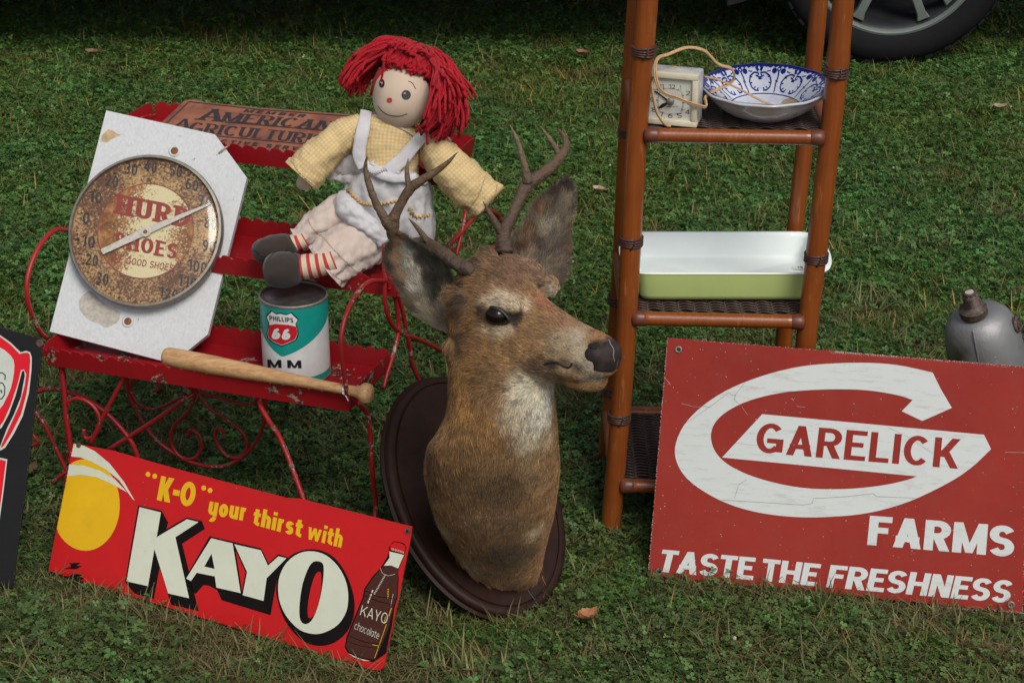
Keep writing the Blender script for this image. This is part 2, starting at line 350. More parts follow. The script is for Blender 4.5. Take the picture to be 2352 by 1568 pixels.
# longer blades, larger clover and weeds in the near grass, and blades that stand up against the signs, plaque and feet
C_long = source('long_blades', [tuft(300+i, 9, .03, (.045, .085), (.0022, .0042), (.3, 1.25), .12) for i in range(5)], M_grass)
C_bigclover = source('large_clover', [clover(320+i, 9, .035, .034) for i in range(4)]+[broad(340+i, 6) for i in range(3)], M_clover)
for c_ in C_bigclover.objects:
    for v_ in c_.data.vertices: v_.co *= 1.45
spread('long_grass', C_long, 9000, 5, lambda x, y: np.clip(.10+.8*lowf(x, y, 2.5, 4.4)+.45*np.clip((3.6-y)/.8, 0, 1), .03, 1), .7, 1.2)
spread('weeds', C_bigclover, 9000, 7, lambda x, y: np.clip(.05+.9*lowf(x, y, 2., 14.4)+.35*np.clip((3.6-y)/.8, 0, 1), .02, 1), .7, 1.15)
pts_ = []
for a, c, n_ in (((.23, 2.965), (.83, 2.846), 60), ((-.79, 2.98), (-.2, 2.665), 60), ((-.14, 2.85), (.10, 2.80), 26), ((-.95, 2.98), (-.79, 2.96), 16), ((.16, 3.10), (.20, 3.10), 6)):
    for _ in range(n_): t = RNG.random(); pts_.append((a[0]+(c[0]-a[0])*t, a[1]+(c[1]-a[1])*t-abs(RNG.normal(0, .008)), -.004))
m_ = len(pts_); scatter('edge_grass', C_long, np.array(pts_), RNG.uniform(.35, .85, m_).astype(np.float32), np.stack([RNG.normal(0, .15, m_), RNG.normal(0, .15, m_), RNG.uniform(0, 6.28, m_)], 1).astype(np.float32), RNG.integers(0, 5, m_).astype(np.int32))
# --- fallen leaves
def fallen_leaf(p, L, az, col, label, curl=.5, lift=.03):
    p = np.asarray(p, float); T = thing('fallen_leaf', label, 'leaf', p, 'fallen leaves on the lawn'); d = A(math.cos(az), math.sin(az), 0); s = A(-math.sin(az), math.cos(az), 0); V = []; n = 9; m = 6
    for i in range(n):
        t = i/(n-1); wd = L*.36*math.sin(math.pi*min(1, t*.93+.05))**.8*(1+.18*math.sin(t*23))
        for j in range(m+1):
            u = j/m*2-1; V.append(p+d*L*(t-.5)+s*wd*u+A(0, 0, lift+L*curl*(u*u*.45+(t-.5)**2*.9)+.0015*math.sin(9*t+4*u)))
    F = [(i*(m+1)+j, i*(m+1)+j+1, (i+1)*(m+1)+j+1, (i+1)*(m+1)+j) for i in range(n-1) for j in range(m)]
    obj('blade', V, F, plain('dry_leaf', col, .65, var=.4, scale=60), T)
    mb = MB(); tube(mb, [p+d*L*t+A(0, 0, lift+L*curl*(t)**2*.9+.0012) for t in (-.75, -.5, -.2, .1, .45)], [.0012, .0011, .0009, .0007, .0004], 5); mb.obj('stem', plain('leaf_stem', tuple(c*.6 for c in col), .7), T)
fallen_leaf(PZ(1350, 1447, 0), .034, .4, (.36, .15, .055), 'curled orange-brown leaf on the grass right of the plaque foot', .8, .022)
fallen_leaf(PZ(1338, 147, 0), .045, 2.7, (.20, .085, .035), 'small brown leaf on the far lawn left of the bamboo shelf top', .5)
fallen_leaf(PZ(215, 145, 0), .05, 2.9, (.15, .085, .04), 'flat brown leaf on the far lawn at upper left', .4)
fallen_leaf(PZ(70, 1112, 0), .045, 1.0, (.14, .075, .04), 'dark dry leaf in the grass between the black sign and the plant stand', .6, .02)
fallen_leaf(PZ(1375, 464, 0), .036, 2.6, (.38, .27, .18), 'pale narrow curled leaf on the grass between antlers and bamboo shelf', .5)
fallen_leaf(PZ(2293, 272, 0), .045, .2, (.27, .2, .13), 'pale tan leaf on the grass right of the bamboo shelf below the tyre', .4)
# ================================================================ CAR (only its near wheel and the dark below it reach the picture)
M_tyre = plain('tyre_rubber', (.007, .007, .008), .8, spec=.2, var=.2, scale=40, bump=.2)
M_rim = plain('alloy_rim', (.15, .175, .16), .5, .3, var=.06); M_rimdark = plain('rim_barrel', (.035, .037, .042), .4, .5)
M_paint = plain('car_paint', (.02, .022, .028), .25, .3, coat=.8, var=.02); M_glass = plain('car_glass', (.01, .012, .014), .08, spec=.8, var=0)
M_under = plain('underbody', (.015, .015, .015), .9)
WX, WD, WR = 1.135, 5.98, .366
car = thing('parked_car', 'dark car parked on the grass behind the stall, grey spoked wheel beside the bamboo shelf', 'car', (-.2, WD+.9, 0))
def wheel(cx, yo, s):
    c = A(cx, yo, WR); ax = A(0, s, 0)          # ax points inwards
    prof = [(.260, .02), (.264, .004), (.274, -.004), (.305, -.010), (.332, -.006), (.350, .012), (.361, .035), (.365, .07), (.366, .12), (.365, .17), (.361, .205), (.350, .225), (.30, .24), (.25, .22)]
    V, F, U = lathe(prof, c, ax, (0, 0, 1), 96, False); w_ = obj('wheel', V, F, M_tyre, car, auto=50)
    mb = MB()                                    # tread blocks round the shoulder
    for k in range(72):
        t = k/72*2*math.pi; rd = A(math.cos(t), 0, math.sin(t)); tn = A(-math.sin(t), 0, math.cos(t))
        for o_, rr in ((.022, .351), (.078, .362), (.148, .362)): mb.add(*boxd(c+rd*rr+ax*(o_+(.012 if k % 2 else 0)), rd*.004, tn*.0115, ax*(.020 if o_ < .05 else .028)))
    mb.obj('tread', M_tyre, w_, smooth=False)
    V, F, U = lathe([(.267, .010), (.266, .000), (.259, -.002), (.253, .004), (.250, .012)], c, ax, (0, 0, 1), 96, False); obj('rim', V, F, M_rim, w_, auto=40)
    V, F, U = lathe([(.251, .010), (.238, .022), (.232, .05), (.222, .21), (.16, .21), (.16, .15), (.04, .15)], c, ax, (0, 0, 1), 64, False); obj('rim_barrel', V, F, M_rimdark, w_)
    V, F, U = lathe([(.001, .012), (.055, .014), (.07, .03), (.065, .10)], c, ax, (0, 0, 1), 32, False); obj('hub', V, F, M_rim, w_)
    V, F, U = lathe([(.02, .13), (.15, .13), (.15, .14), (.02, .145)], c, ax, (0, 0, 1), 48, False); obj('brake_disc', V, F, plain('brake_disc', (.12, .12, .12), .4, .8), w_)
    mb = MB()
    for k in range(5):
        for dt in (-.20, .20):
            t = k/5*2*math.pi - math.pi/2 + math.pi/5*.98 + dt; t2 = k/5*2*math.pi - math.pi/2 + math.pi/5*.98 + dt*.8
            r0 = A(math.cos(t2), 0, math.sin(t2))*.045; r1 = A(math.cos(t), 0, math.sin(t))*.238; d = un(r1-r0); e = np.cross(d, A(0, 1, 0))
            rings = []
            for q, wd, dep in ((r0, .017, .02), ((r0+r1)/2, .013, .012), (r1*.9, .013, .008), (r1, .020, .010)):
                p = c+q+ax*dep; rings.append([p+e*wd, p+e*wd*.8-ax*.003, p-e*wd*.8-ax*.003, p-e*wd, p-e*wd*.7+ax*.035, p+e*wd*.7+ax*.035])
            mb.add(*loft(rings)[:2])
    mb.obj('spoke', M_rim, w_, auto=40)
    return w_
for cx in (WX, WX-3.35):
    wheel(cx, WD, 1); wheel(cx, WD+1.72, -1)
def car_side():
    P = []; zb = .33
    def arch(cx): return [(cx+.455*math.cos(a), WR+.455*math.sin(a)) for a in np.linspace(-.15, math.pi+.15, 17)]
    P += [(1.95, zb+.05)] + arch(WX) + [(WX-.6, zb)] + [(WX-2.75, zb)] + arch(WX-3.35) + [(-2.9, zb+.08), (-3.0, .75), (-2.8, 1.0), (-1.9, 1.08), (-1.2, 1.62), (1.5, 1.66), (1.9, 1.1), (2.0, .7)]
    return P
pf = Plane((0, WD-.02, 0), (1, 0, 0), (0, 0, 1)); side = car_side()
for y0 in (WD-.02, WD+1.72-.04):
    V, F = prism(side, Plane((0, y0, 0), (1, 0, 0), (0, 0, 1)), -.06, 0.); obj('body_side', V, F, M_paint, car, smooth=False)
out = [p for p in side if p[1] > .6 and not (abs(p[0]-WX) < .47 and p[1] < .95) and not (abs(p[0]-WX+3.35) < .47 and p[1] < .95)]
out = [(1.95, .38)] + [(2.0, .7), (1.9, 1.1), (1.5, 1.66), (-1.2, 1.62), (-1.9, 1.08), (-2.8, 1.0), (-3.0, .75), (-2.9, .41)]
V = [A(x, WD+.045, z) for x, z in out]+[A(x, WD+1.66, z) for x, z in out]; k = len(out)
obj('body_shell', V, [(i, i+1, i+1+k, i+k) for i in range(k-1)], M_paint, car, smooth=False)
mb = MB(); mb.add(*boxd((-.45, WD+.86, .36), (2.4, 0, 0), (0, .78, 0), (0, 0, .05), .01)); tube(mb, [A(WX-3.35, WD+.86, .35), A(-.3, WD+.9, .30), A(1.4, WD+.9, .33), A(1.9, WD+1.0, .34)], .035, 10); tube(mb, [A(WX, WD+.2, WR), A(WX, WD+1.5, WR)], .05, 10)
mb.obj('underbody', M_under, car, smooth=False)
for x0, x1 in ((-.85, .2), (.28, 1.4)): V, F = prism([(x0-(.35 if x0 < 0 else 0), 1.12), (x1, 1.12), (x1, 1.55), (x0, 1.55)], pf, .001, .008); obj('window', V, F, M_glass, car, smooth=False)
V, F = boxd(PD(1692, -2, 6.18)+A(0, 0, .115), (.03, 0, .008), (0, .006, 0), (0, 0, .13), .004); obj('mud_flap', V, F, plain('mud_flap', (.02, .02, .022), .8), car, smooth=False)
# ================================================================ LETTERING: strokes laid on a surface as thin raised print
def arc(cx, cy, rx, ry, a0, a1, n=10): return [(cx+rx*math.cos(math.radians(a)), cy+ry*math.sin(math.radians(a))) for a in np.linspace(a0, a1, n)]
def glyph(ch, t, th, serif=0.):
    """strokes of one character in a box of height 1: returns (advance width, [(kind, points)]); L square-ended line, B round line, D slanted bar cut level"""
    h, k = t/2, th/2; T, B_ = 1-k, k; S = []; W = .62
    def L(*p): S.append(('L', p))
    def R(p): S.append(('B', p))
    def D(x0, y0, x1, y1, f=1.): S.append(('D', (x0, y0, x1, y1, f)))
    c = ch
    if c == ' ': return .32, []
    if c in 'IlJ1':
        if c == 'I' or c == 'l': W = t; L((h, 0), (h, 1))
        elif c == 'J': W = .5; L((W-h, 1), (W-h, .3)); R(arc(W/2, .28, W/2-h, .28-k, 0, -180))
        else: W = .42; L((W-h, 0), (W-h, 1)); D(0, .74, W-t*.8, 1, .8)
    elif c == 'G': W = .74; R(arc(W/2, .5, W/2-h, .5-k, 42, 318, 22)); L((W*.5, .42), (W-h, .42)); L((W-h, .42+k), (W-h, .06))
    elif c == 'C': W = .72; R(arc(W/2, .5, W/2-h, .5-k, 42, 318, 22))
    elif c == 'O' or c == '0': W = .76 if c == 'O' else .58; R(arc(W/2, .5, W/2-h, .5-k, 0, 360, 28))
    elif c == 'Q': W = .76; R(arc(W/2, .5, W/2-h, .5-k, 0, 360, 28)); D(W*.6, .25, W-.02, 0)
    elif c == 'A': W = .72; D(h*1.1, 0, W/2, 1, .75 if serif else 1); D(W-h*1.1, 0, W/2, 1); L((W*.22, .3), (W*.78, .3))
    elif c == 'V': W = .68; D(W/2, 0, h*1.1, 1); D(W/2, 0, W-h*1.1, 1, .75 if serif else 1)
    elif c == 'R' or c == 'P' or c == 'B':
        W = .66; L((h, 0), (h, 1)); m = .48 if c != 'P' else .42; r = (1-m)/2-k/2+.0; yc = (T+m)/2; ry = (T-m)/2
        R([(h, T), (W-h-ry, T)]+arc(W-h-ry, yc, ry, ry, 90, -90, 9)[1:-1]+[(W-h-ry, m), (h, m)])
        if c == 'R': D(W-h*1.1, 0, W*.5, m)
        if c == 'B': ry = (m-B_)/2; R([(h, m), (W-h-ry, m)]+arc(W-h-ry, (m+B_)/2, ry, ry, 90, -90, 9)[1:-1]+[(W-h-ry, B_), (h, B_)])
    elif c == 'D': W = .70; r = .5-k; rx = min(r, W-2*h); R([(h, T), (W-h-rx, T)]+arc(W-h-rx, .5, rx, r, 90, -90, 13)[1:-1]+[(W-h-rx, B_), (h, B_)]); L((h, 0), (h, 1))
    elif c == 'E' or c == 'F':
        W = .58; L((h, 0), (h, 1)); L((h, T), (W-k, T)); L((h, .52), (W*.86-k, .52))
        if c == 'E': L((h, B_), (W-k, B_))
    elif c == 'L': W = .54; L((h, 0), (h, 1)); L((h, B_), (W-k, B_))
    elif c == 'K': W = .70; L((h, 0), (h, 1)); D(h*2, .36, W-h*1.2, 1); D(W-h*1.2, 0, W*.42, .58)
    elif c == 'M': W = .86; L((h, 0), (h, 1)); L((W-h, 0), (W-h, 1)); D(W/2, .02, h*1.2, 1, .75); D(W/2, .02, W-h*1.2, 1, .75)
    elif c == 'N': W = .70; L((h, 0), (h, 1)); L((W-h, 0), (W-h, 1)); D(W-h*1.2, 0, h*1.2, 1)
    elif c == 'H': W = .70; L((h, 0), (h, 1)); L((W-h, 0), (W-h, 1)); L((h, .5), (W-h, .5))
    elif c == 'T': W = .60; L((W/2, 0), (W/2, 1)); L((k, T), (W-k, T))
    elif c == 'U': W = .68; R([(h, 1), (h, .32)]+arc(W/2, .32, W/2-h, .32-k, 180, 360, 13)+[(W-h, 1)])
    elif c == 'S':
        W = .64; ry = (.5-k)/2; R(arc(W/2, T-ry, W/2-h, ry, 22, 250, 15)[:-1]+[(W*.5, .5)]+arc(W/2, B_+ry, W/2-h, ry, 70, -158, 15))
    elif c == 'Y': W = .66; L((W/2, 0), (W/2, .45)); D(W/2, .4, h, 1); D(W/2, .4, W-h, 1)
    elif c == '2': W = .56; R(arc(W/2, .70, W/2-h, .30-k, 165, -35, 13)+[(h+.02, B_+.02)]); L((h*.3+k, B_), (W-k, B_))
    elif c == '3': W = .56; R(arc(W/2, .74, W/2-h, .26-k, 150, -80, 12)+arc(W/2, .27, W/2-h, .27-k, 80, -150, 13))
    elif c == '4': W = .60; L((W*.72, 0), (W*.72, 1)); L((k, .26), (W-k, .26)); D(h*.8, .26, W*.72, 1, .8)
    elif c == '5': W = .56; L((h*1.2, T), (W-k-.03, T)); L((h*1.2, T), (h*1.05, .52)); R([(h, .54)]+arc(W/2-.01, .32, W/2-h, .32-k, 125, -150, 15))
    elif c == '6': W = .58; R(arc(W/2, .32, W/2-h, .32-k, 0, 360, 20)); R([(W-h*1.6, .93)]+[(W*.32, .80), (h*1.15, .52), (h, .32)])
    elif c == '9': W = .58; R(arc(W/2, .68, W/2-h, .32-k, 0, 360, 20)); R([(h*1.6, .07)]+[(W*.68, .20), (W-h*1.15, .48), (W-h, .68)])
    elif c == '7': W = .54; L((k, T), (W-k, T)); D(W*.36, 0, W-h, T)
    elif c == '8': W = .58; R(arc(W/2, .75, W/2-h*1.15, .25-k, 0, 360, 18)); R(arc(W/2, .27, W/2-h, .27-k, 0, 360, 18))
    elif c == '-': W = .34; L((k, .45), (W-k, .45))
    elif c == '.': W = t; L((h, k), (h, k*1.2))
    elif c in 'ouecawnrhtisy':
        x = .70; m = x/2; W = .50
        if c == 'o': R(arc(W/2, m, W/2-h, m-k, 0, 360, 20))
        elif c == 'c': R(arc(W/2, m, W/2-h, m-k, 45, 315, 16))
        elif c == 'e': R(arc(W/2, m, W/2-h, m-k, 0, 320, 18)); L((h, m), (W-h, m))
        elif c == 'a': R(arc(W/2, m, W/2-h, m-k, 0, 360, 18)); L((W-h, 0), (W-h, x))
        elif c == 'u': R([(h, x), (h, .25)]+arc(W/2, .25, W/2-h, .25-k, 180, 360, 11)); L((W-h, 0), (W-h, x))
        elif c == 'y': R([(h, x), (h, .25)]+arc(W/2, .25, W/2-h, .25-k, 180, 360, 11)); R([(W-h, x), (W-h, -.06)]+arc(W/2, -.04, W/2-h, .22, 0, -120, 9))
        elif c == 'n': L((h, 0), (h, x)); R(arc(W/2, x-.25, W/2-h, .25-k, 180, 0, 11)+[(W-h, 0)])
        elif c == 'h': L((h, 0), (h, 1)); R(arc(W/2, x-.25, W/2-h, .25-k, 180, 0, 11)+[(W-h, 0)])
        elif c == 'r': W = .36; L((h, 0), (h, x)); R(arc(W*.72, x-.24, W*.72-h, .24-k, 175, 75, 8))
        elif c == 't': W = .38; L((W*.45, .9), (W*.45, .1)); L((0+k, x-k), (W-k, x-k)); R([(W*.45, .2)]+arc(W*.45+.16, .2, .16, .2-k, 180, 285, 6))
        elif c == 'i': W = t; L((h, 0), (h, x)); S.append(('L', ((h, .81), (h, .90), (h, .99))))
        elif c == 's': W = .44; ry = (m-k)/2; R(arc(W/2, x-k-ry, W/2-h, ry, 25, 250, 12)[:-1]+[(W*.5, m)]+arc(W/2, k+ry, W/2-h, ry, 70, -155, 12))
        elif c == 'w': W = .86; D(W*.27, 0, h, x, .8); D(W*.27, 0, W/2, x, .8); D(W*.73, 0, W/2, x, .8); D(W*.73, 0, W-h, x, .8)
    if serif and c in 'HURDAEMINKLTPFVBY1':
        s = serif; ks = min(k, .05); xs = []
        stems = {'H': (h, W-h), 'U': (), 'R': (h,), 'D': (h,), 'A': (h*1.1, W-h*1.1), 'E': (h,), 'M': (h, W-h), 'I': (h,), 'N': (h,), 'K': (h, W-h), 'L': (h,), 'T': (W/2,), 'P': (h,), 'F': (h,), 'B': (h,), 'V': (), 'Y': (W/2,), '1': (W-h,)}[c]
        for x in stems: L((x-h-s+ks, ks), (x+h+s-ks, ks))
        for x in {'H': (h, W-h), 'U': (h, W-h), 'R': (h,), 'D': (h,), 'E': (h,), 'M': (h, W-h), 'I': (h,), 'N': (h, W-h), 'K': (h, W-h), 'L': (h,), 'P': (h,), 'F': (h,), 'B': (h,), 'V': (h, W-h), 'Y': (h, W-h), 'A': (W/2,)}.get(c, ()): L((x-h-s+ks, 1-ks), (x+h+s-ks, 1-ks))
    return W, S
def ribbon(P, wf, ext=0.):
    """flat strip along a 2D line with mitred corners; wf(tangent) gives the width"""
    P = [np.array(p, float) for p in P]; Q = [P[0]]
    for p in P[1:]:
        if np.linalg.norm(p-Q[-1]) > 1e-6: Q.append(p)
    P = np.array(Q); n = len(P)
    if n < 2: return None
    closed = np.linalg.norm(P[0]-P[-1]) < 1e-4
    if closed: P = P[:-1]; n -= 1
    sg = [un(P[(i+1) % n]-P[i]) for i in range(n if closed else n-1)]
    if ext and not closed: P[0] = P[0]-sg[0]*ext*wf(sg[0])/2; P[-1] = P[-1]+sg[-1]*ext*wf(sg[-1])/2
    Lf, Rt = [], []
    for i in range(n):
        a = sg[i-1] if (i > 0 or closed) else sg[0]; b_ = sg[i] if (i < n-1 or closed) else sg[-1]
        t = a+b_; t = un(t) if np.linalg.norm(t) > .2 else a; nn = A(-t[1], t[0]); m = wf(t)/2/max(.5, abs(np.dot(nn, A(-a[1], a[0]))))
        Lf.append(P[i]+nn*m); Rt.append(P[i]-nn*m)
    V = np.empty((2*n, 2)); V[0::2] = Lf; V[1::2] = Rt
    F = [(2*i, 2*i+1, (2*i+3) % (2*n), (2*i+2) % (2*n)) for i in range(n if closed else n-1)]; return V, F
def text_strips(s, t=.16, th=None, gap=.12, serif=0., aspect=1., var=False):
    """whole line of text as strips inside the unit square (0..1 across, 0..1 up)"""
    th = t if th is None else th; out = []; x = 0; first = True
    for ci, ch in enumerate(s):
        if not first: x += gap
        first = False
        W, S = glyph(ch, t, th, serif)
        wf = lambda d: math.hypot(abs(d[1])*t, abs(d[0])*th)
        for kind, p in S:
            if kind == 'D':
                x0, y0, x1, y1, f = p; hw = t*f*.5*math.hypot(1, min(1.2, abs((x1-x0)/(y1-y0))))*1.02
                out.append((np.array([(x+x0-hw, y0), (x+x0+hw, y0), (x+x1-hw, y1), (x+x1+hw, y1)]), [(0, 1, 3, 2)], ci))
            else:
                r = ribbon([(a+x, b_) for a, b_ in p], wf, 0 if kind == 'B' or len(p) > 2 else (1 if th else 0) if abs(p[0][0]-p[-1][0]) > abs(p[0][1]-p[-1][1]) else 0)
                if r: out.append((r[0], r[1], ci))
        x += W
    return [(V/np.array([x, 1.]), F, c) for V, F, c in out]
def print_text(mb, surf, quad, s, off=.0006, sub=0, **k):
    """quad: sight readings of the line's bottom-left, bottom-right, top-left, top-right; surf(x, y, off) finds the surface there"""
    bl, br, tl, tr = [np.array(q, float) for q in quad]; strips = text_strips(s, **k)
    cur = None
    for i, (V, F, c) in enumerate(strips):
        if isinstance(mb, tuple):
            if cur is None or cur[0] != c:
                if cur: cur[1].obj('letter', mb[0], mb[1], smooth=False)
                cur = (c, MB())
        P = []
        for a, b_ in V: q = (bl*(1-a)+br*a)*(1-b_)+(tl*(1-a)+tr*a)*b_; P.append(surf(q[0], q[1], off+.00002*(i % 7)))
        (cur[1] if cur else mb).add(P, F)
    if cur: cur[1].obj('letter', mb[0], mb[1], smooth=False)
def fill(mb, surf, poly, off=.0005, nx=40, axis=0, z=None, smooth=0):
    """fills an outline (sight readings) on any surface in thin strips so that it follows the surface"""
    P = np.array([z(*p) for p in poly] if z else poly, float)
    if smooth: P = spline(P, smooth, closed=True)
    a, b_ = P[:, axis], P[:, 1-axis]; lo, hi = a.min(), a.max(); e = (hi-lo)*1e-4; xs = np.unique(np.concatenate([np.linspace(lo+e, hi-e, nx), np.clip(a, lo+e, hi-e)])); n = len(P)
    def cuts(x):
        c = []
        for i in range(n):
            a0, a1, b0, b1 = a[i], a[(i+1) % n], b_[i], b_[(i+1) % n]
            if (a0 <= x < a1) or (a1 <= x < a0): c.append(b0+(b1-b0)*(x-a0)/(a1-a0))
        return sorted(c)
    for x0, x1 in zip(xs[:-1], xs[1:]):
        if x1-x0 < 1e-6: continue
        d = (x1-x0)*.001; c0, c1 = cuts(x0+d), cuts(x1-d)
        if len(c0) != len(c1) or len(c0) % 2: continue
        for i in range(0, len(c0), 2):
            q = [(x0, c0[i]), (x1, c1[i]), (x1, c1[i+1]), (x0, c0[i+1])]
            mb.add([surf(*(p if axis == 0 else p[::-1]), off) for p in q], [(0, 1, 2, 3)])
def flatpoly(mb, pl, poly, off=.0005, z=None, smooth=0):
    P = [z(*p) for p in poly] if z else poly
    if smooth: P = spline(np.array(P, float), smooth, closed=True)
    V = [pl.hit(x, y, off) for x, y in P]; tri = geometry.tessellate_polygon([[Vector((*pl.uv(v), 0)) for v in V]]); mb.add(V, tri)
def disc(mb, pl, x, y, r, off=.0005, ry=None, n=28): flatpoly(mb, pl, [(x+r*math.cos(t), y+(ry or r)*math.sin(t)) for t in np.linspace(0, 2*math.pi, n, endpoint=False)], off)
def line_print(mb, surf, P, wd, off=.0007, z=None, closed=False):
    """thin painted line through sight readings; wd in readings"""
    P = np.array([z(*p) for p in P] if z else P, float); r = ribbon(list(P)+([P[0]] if closed else []), lambda d: wd)
    if r: mb.add([surf(x, y, off) for x, y in r[0]], r[1])
# ================================================================ RED WIRE PLANT STAND
def worn_red(name, base, scale=1., chip=.595):
    b = NB(name); v = b.co(); n = b.noise(v, 14*scale, 5, .65); n2 = b.noise(v, 90*scale, 4, .7); n3 = b.noise(v, 5, 2)
    c = b.mix(n3, tuple(x*.75 for x in base), tuple(min(1, x*1.2) for x in base))
    c = b.mix(b.math('MULTIPLY', b.ramp(n2, [(.45, 0.), (.8, 1.)]), .35), c, tuple(x*.35 for x in base))
    m = b.math('MULTIPLY', b.ramp(n, [(chip-.02, 0.), (chip, 1.)]), b.ramp(n2, [(.42, 0.), (.48, 1.)]))
    c = b.mix(m, c, b.mix(b.ramp(n2, [(.5, 0.), (.56, 1.)]), (.030, .012, .010), (.42, .22, .18)))
    b.bump(b.math('SUBTRACT', b.math('MULTIPLY', n2, .3), m), .25, .001); return b.fin(c, b.math('ADD', .30, b.math('MULTIPLY', n2, .3)), spec=.5)
M_red = worn_red('red_stand_paint', (.30, .005, .010)); M_redwire = worn_red('red_wire_paint', (.33, .011, .014), 1.6, .585)
SO = A(-.267, 3.0, 0); SL = A(-.946, .324, 0); SN = A(.324, .946, 0)
def S(a, b_, z): return SO+SL*a+SN*b_+A(0, 0, z)
stand = thing('plant_stand', 'red painted metal plant stand with three scalloped trays on bent wire scroll legs', 'plant stand', S(.28, .25, 0))
TIERS = [(0., .556, .0, .17, .300), (-.02, .58, .17, .34, .437), (-.03, .60, .34, .51, .577)]
def scallop(p, d, up, out, L, H, n):
    """metal lip with cut-out teeth along its top edge"""
    P2 = [(0, 0)]; top = []
    for i in range(n):
        x0, x1 = L*i/n, L*(i+1)/n; w_ = x1-x0; top += [(x0+w_*.14, H-.0065), (x0+w_*.34, H-.0005), (x0+w_*.52, H), (x0+w_*.80, H-.0008)]
    top = [(0, H-.004)]+top+[(L, H-.004)]; pl = Plane(p, d, up); V = []; F = []
    for a, h in top: V += [pl.at(a, 0, 0), pl.at(a, h, 0)]
    k = len(V)
    for a, h in top: V += [pl.at(a, 0, -.0016), pl.at(a, h, -.0016)]
    for i in range(len(top)-1): q = 2*i; F += [(q, q+2, q+3, q+1), (k+q, k+q+1, k+q+3, k+q+2), (q+1, q+3, k+q+3, k+q+1), (q, k+q, k+q+2, q+2)]
    F += [(0, 1, k+1, k), (2*len(top)-2, k+2*len(top)-2, k+2*len(top)-1, 2*len(top)-1)]; return V, F
for ti, (a0, a1, b0, b1, z) in enumerate(TIERS):
    mb = MB(); c = S((a0+a1)/2, (b0+b1)/2, z+.001); mb.add(*boxd(c, SL*(a1-a0)/2, SN*(b1-b0)/2, A(0, 0, .001)))
    tray = mb.obj('tray', M_red, stand, smooth=False); fl = .12; H = .036
    V, F = scallop(S(a1, b0-.001, z), -SL, A(0, 0, 1)*math.cos(fl)-SN*math.sin(fl), 0, a1-a0, H, 24); obj('front_lip', V, F, M_red, tray, smooth=False)
    V, F = scallop(S(a1, b1+.001, z), -SL, A(0, 0, 1)*math.cos(fl)+SN*math.sin(fl), 0, a1-a0, H, 24); obj('back_lip', V, F, M_red, tray, smooth=False)
    for aa, sg in ((a0, -1), (a1, 1)):
        V = [S(aa, b0, z), S(aa, b1, z), S(aa+sg*.006, b1+.003, z+H-.004), S(aa+sg*.006, b1-.02, z+H), S(aa+sg*.006, b0+.02, z+H), S(aa+sg*.006, b0-.003, z+H-.004)]
        V += [p+SL*sg*.0016 for p in V]; obj('end_lip', V, [(0, 1, 2, 3, 4, 5), (11, 10, 9, 8, 7, 6)]+[(i, (i+1) % 6, (i+1) % 6+6, i+6) for i in range(6)], M_red, tray, smooth=False)
PLR = Plane(S(-.008, 0, 0), SN, (0, 0, 1)); PLL = Plane(S(.57, 0, 0), SN, (0, 0, 1))
def PLF(b_): return Plane(S(0, b_, 0), SL, (0, 0, 1))
z3 = zc(550, 400, 2.851); z4 = zc(0, 650, 3.136); z9 = zc(0, 780, 2.34)
def wire(pl, pts, z=None, r=.0040, name='wire_rod', ends=None):
    P = [pl.hit(*(z(*p) if z else p)) for p in pts]
    if ends is not None: P = ([ends[0]] if ends[0] is not None else [])+P+([ends[1]] if ends[1] is not None else [])
    mb = MB(); tube(mb, P, r, 8, 6 if len(P) > 2 else 0); return mb.obj(name, M_redwire, stand)
wire(PLR, [(797, 905), (784, 800), (790, 740), (815, 682), (848, 648), (884, 645)], r=.0042)
wire(PLR, [(1105, 560), (1108, 800), (1112, 950), (1130, 1050), (1170, 1130), (1230, 1180), (1330, 1215), (1450, 1270), (1545, 1320), (1640, 1350)], z3)
wire(PLR, [(1135, 850), (1180, 930), (1202, 1050), (1205, 1150), (1180, 1290), (1130, 1450), (1100, 1562)], z3)
wire(PLR, [(1108, 800), (1140, 855), (1135, 870)], z3)
wire(Plane(S(-.01, .0, 0), SN, (0, 0, 1)), [(1195, 880), (1240, 1050), (1290, 1300), (1335, 1475)], z3, ends=(None, S(-.06, .40, 0)))
wire(PLR, [(822, 925), (846, 960), (855, 1080), (862, 1180)], ends=(None, S(-.03, -.03, 0)), name='leg', r=.0046)
BK = Plane(S(-.03, .36, 0), SN, (0, 0, 1))
wire(BK, [(1675, 330), (1640, 500), (1600, 668)], z3); wire(BK, [(1740, 360), (1640, 480), (1540, 580)], z3)
wire(BK, [(1800, 320), (1845, 330), (1890, 350), (1925, 400)], z3, r=.0045); wire(BK, [(1440, 480), (1460, 560), (1490, 592), (1545, 582), (1590, 620), (1606, 668)], z3, r=.0045)
wire(BK, [(1900, 555), (1845, 605), (1790, 655)], z3)
wire(PLL, [(180, 535), (150, 527), (120, 532), (85, 575), (63, 640), (66, 700), (90, 758), (108, 776)], r=.0042)
wire(Plane(S(.605, .42, 0), SN, (0, 0, 1)), [(322, 272), (345, 266), (372, 272), (385, 285)], r=.0042)
fr = PLF(.012); md = PLF(.085); bk = PLF(.16)
wire(fr, [(448, 670), (478, 850), (495, 1000), (505, 1150), (545, 1440)], z4, ends=(None, S(.54, .0, 0)), name='leg', r=.0046)
wire(bk, [(497, 960), (500, 1150), (525, 1380), (540, 1500)], z4, ends=(None, S(.55, .13, 0)), name='leg')
wire(md, [(250, 975), (290, 958), (380, 935), (500, 955), (650, 1010), (800, 1110), (920, 1230), (1010, 1350), (1060, 1470)], z4, r=.0046)
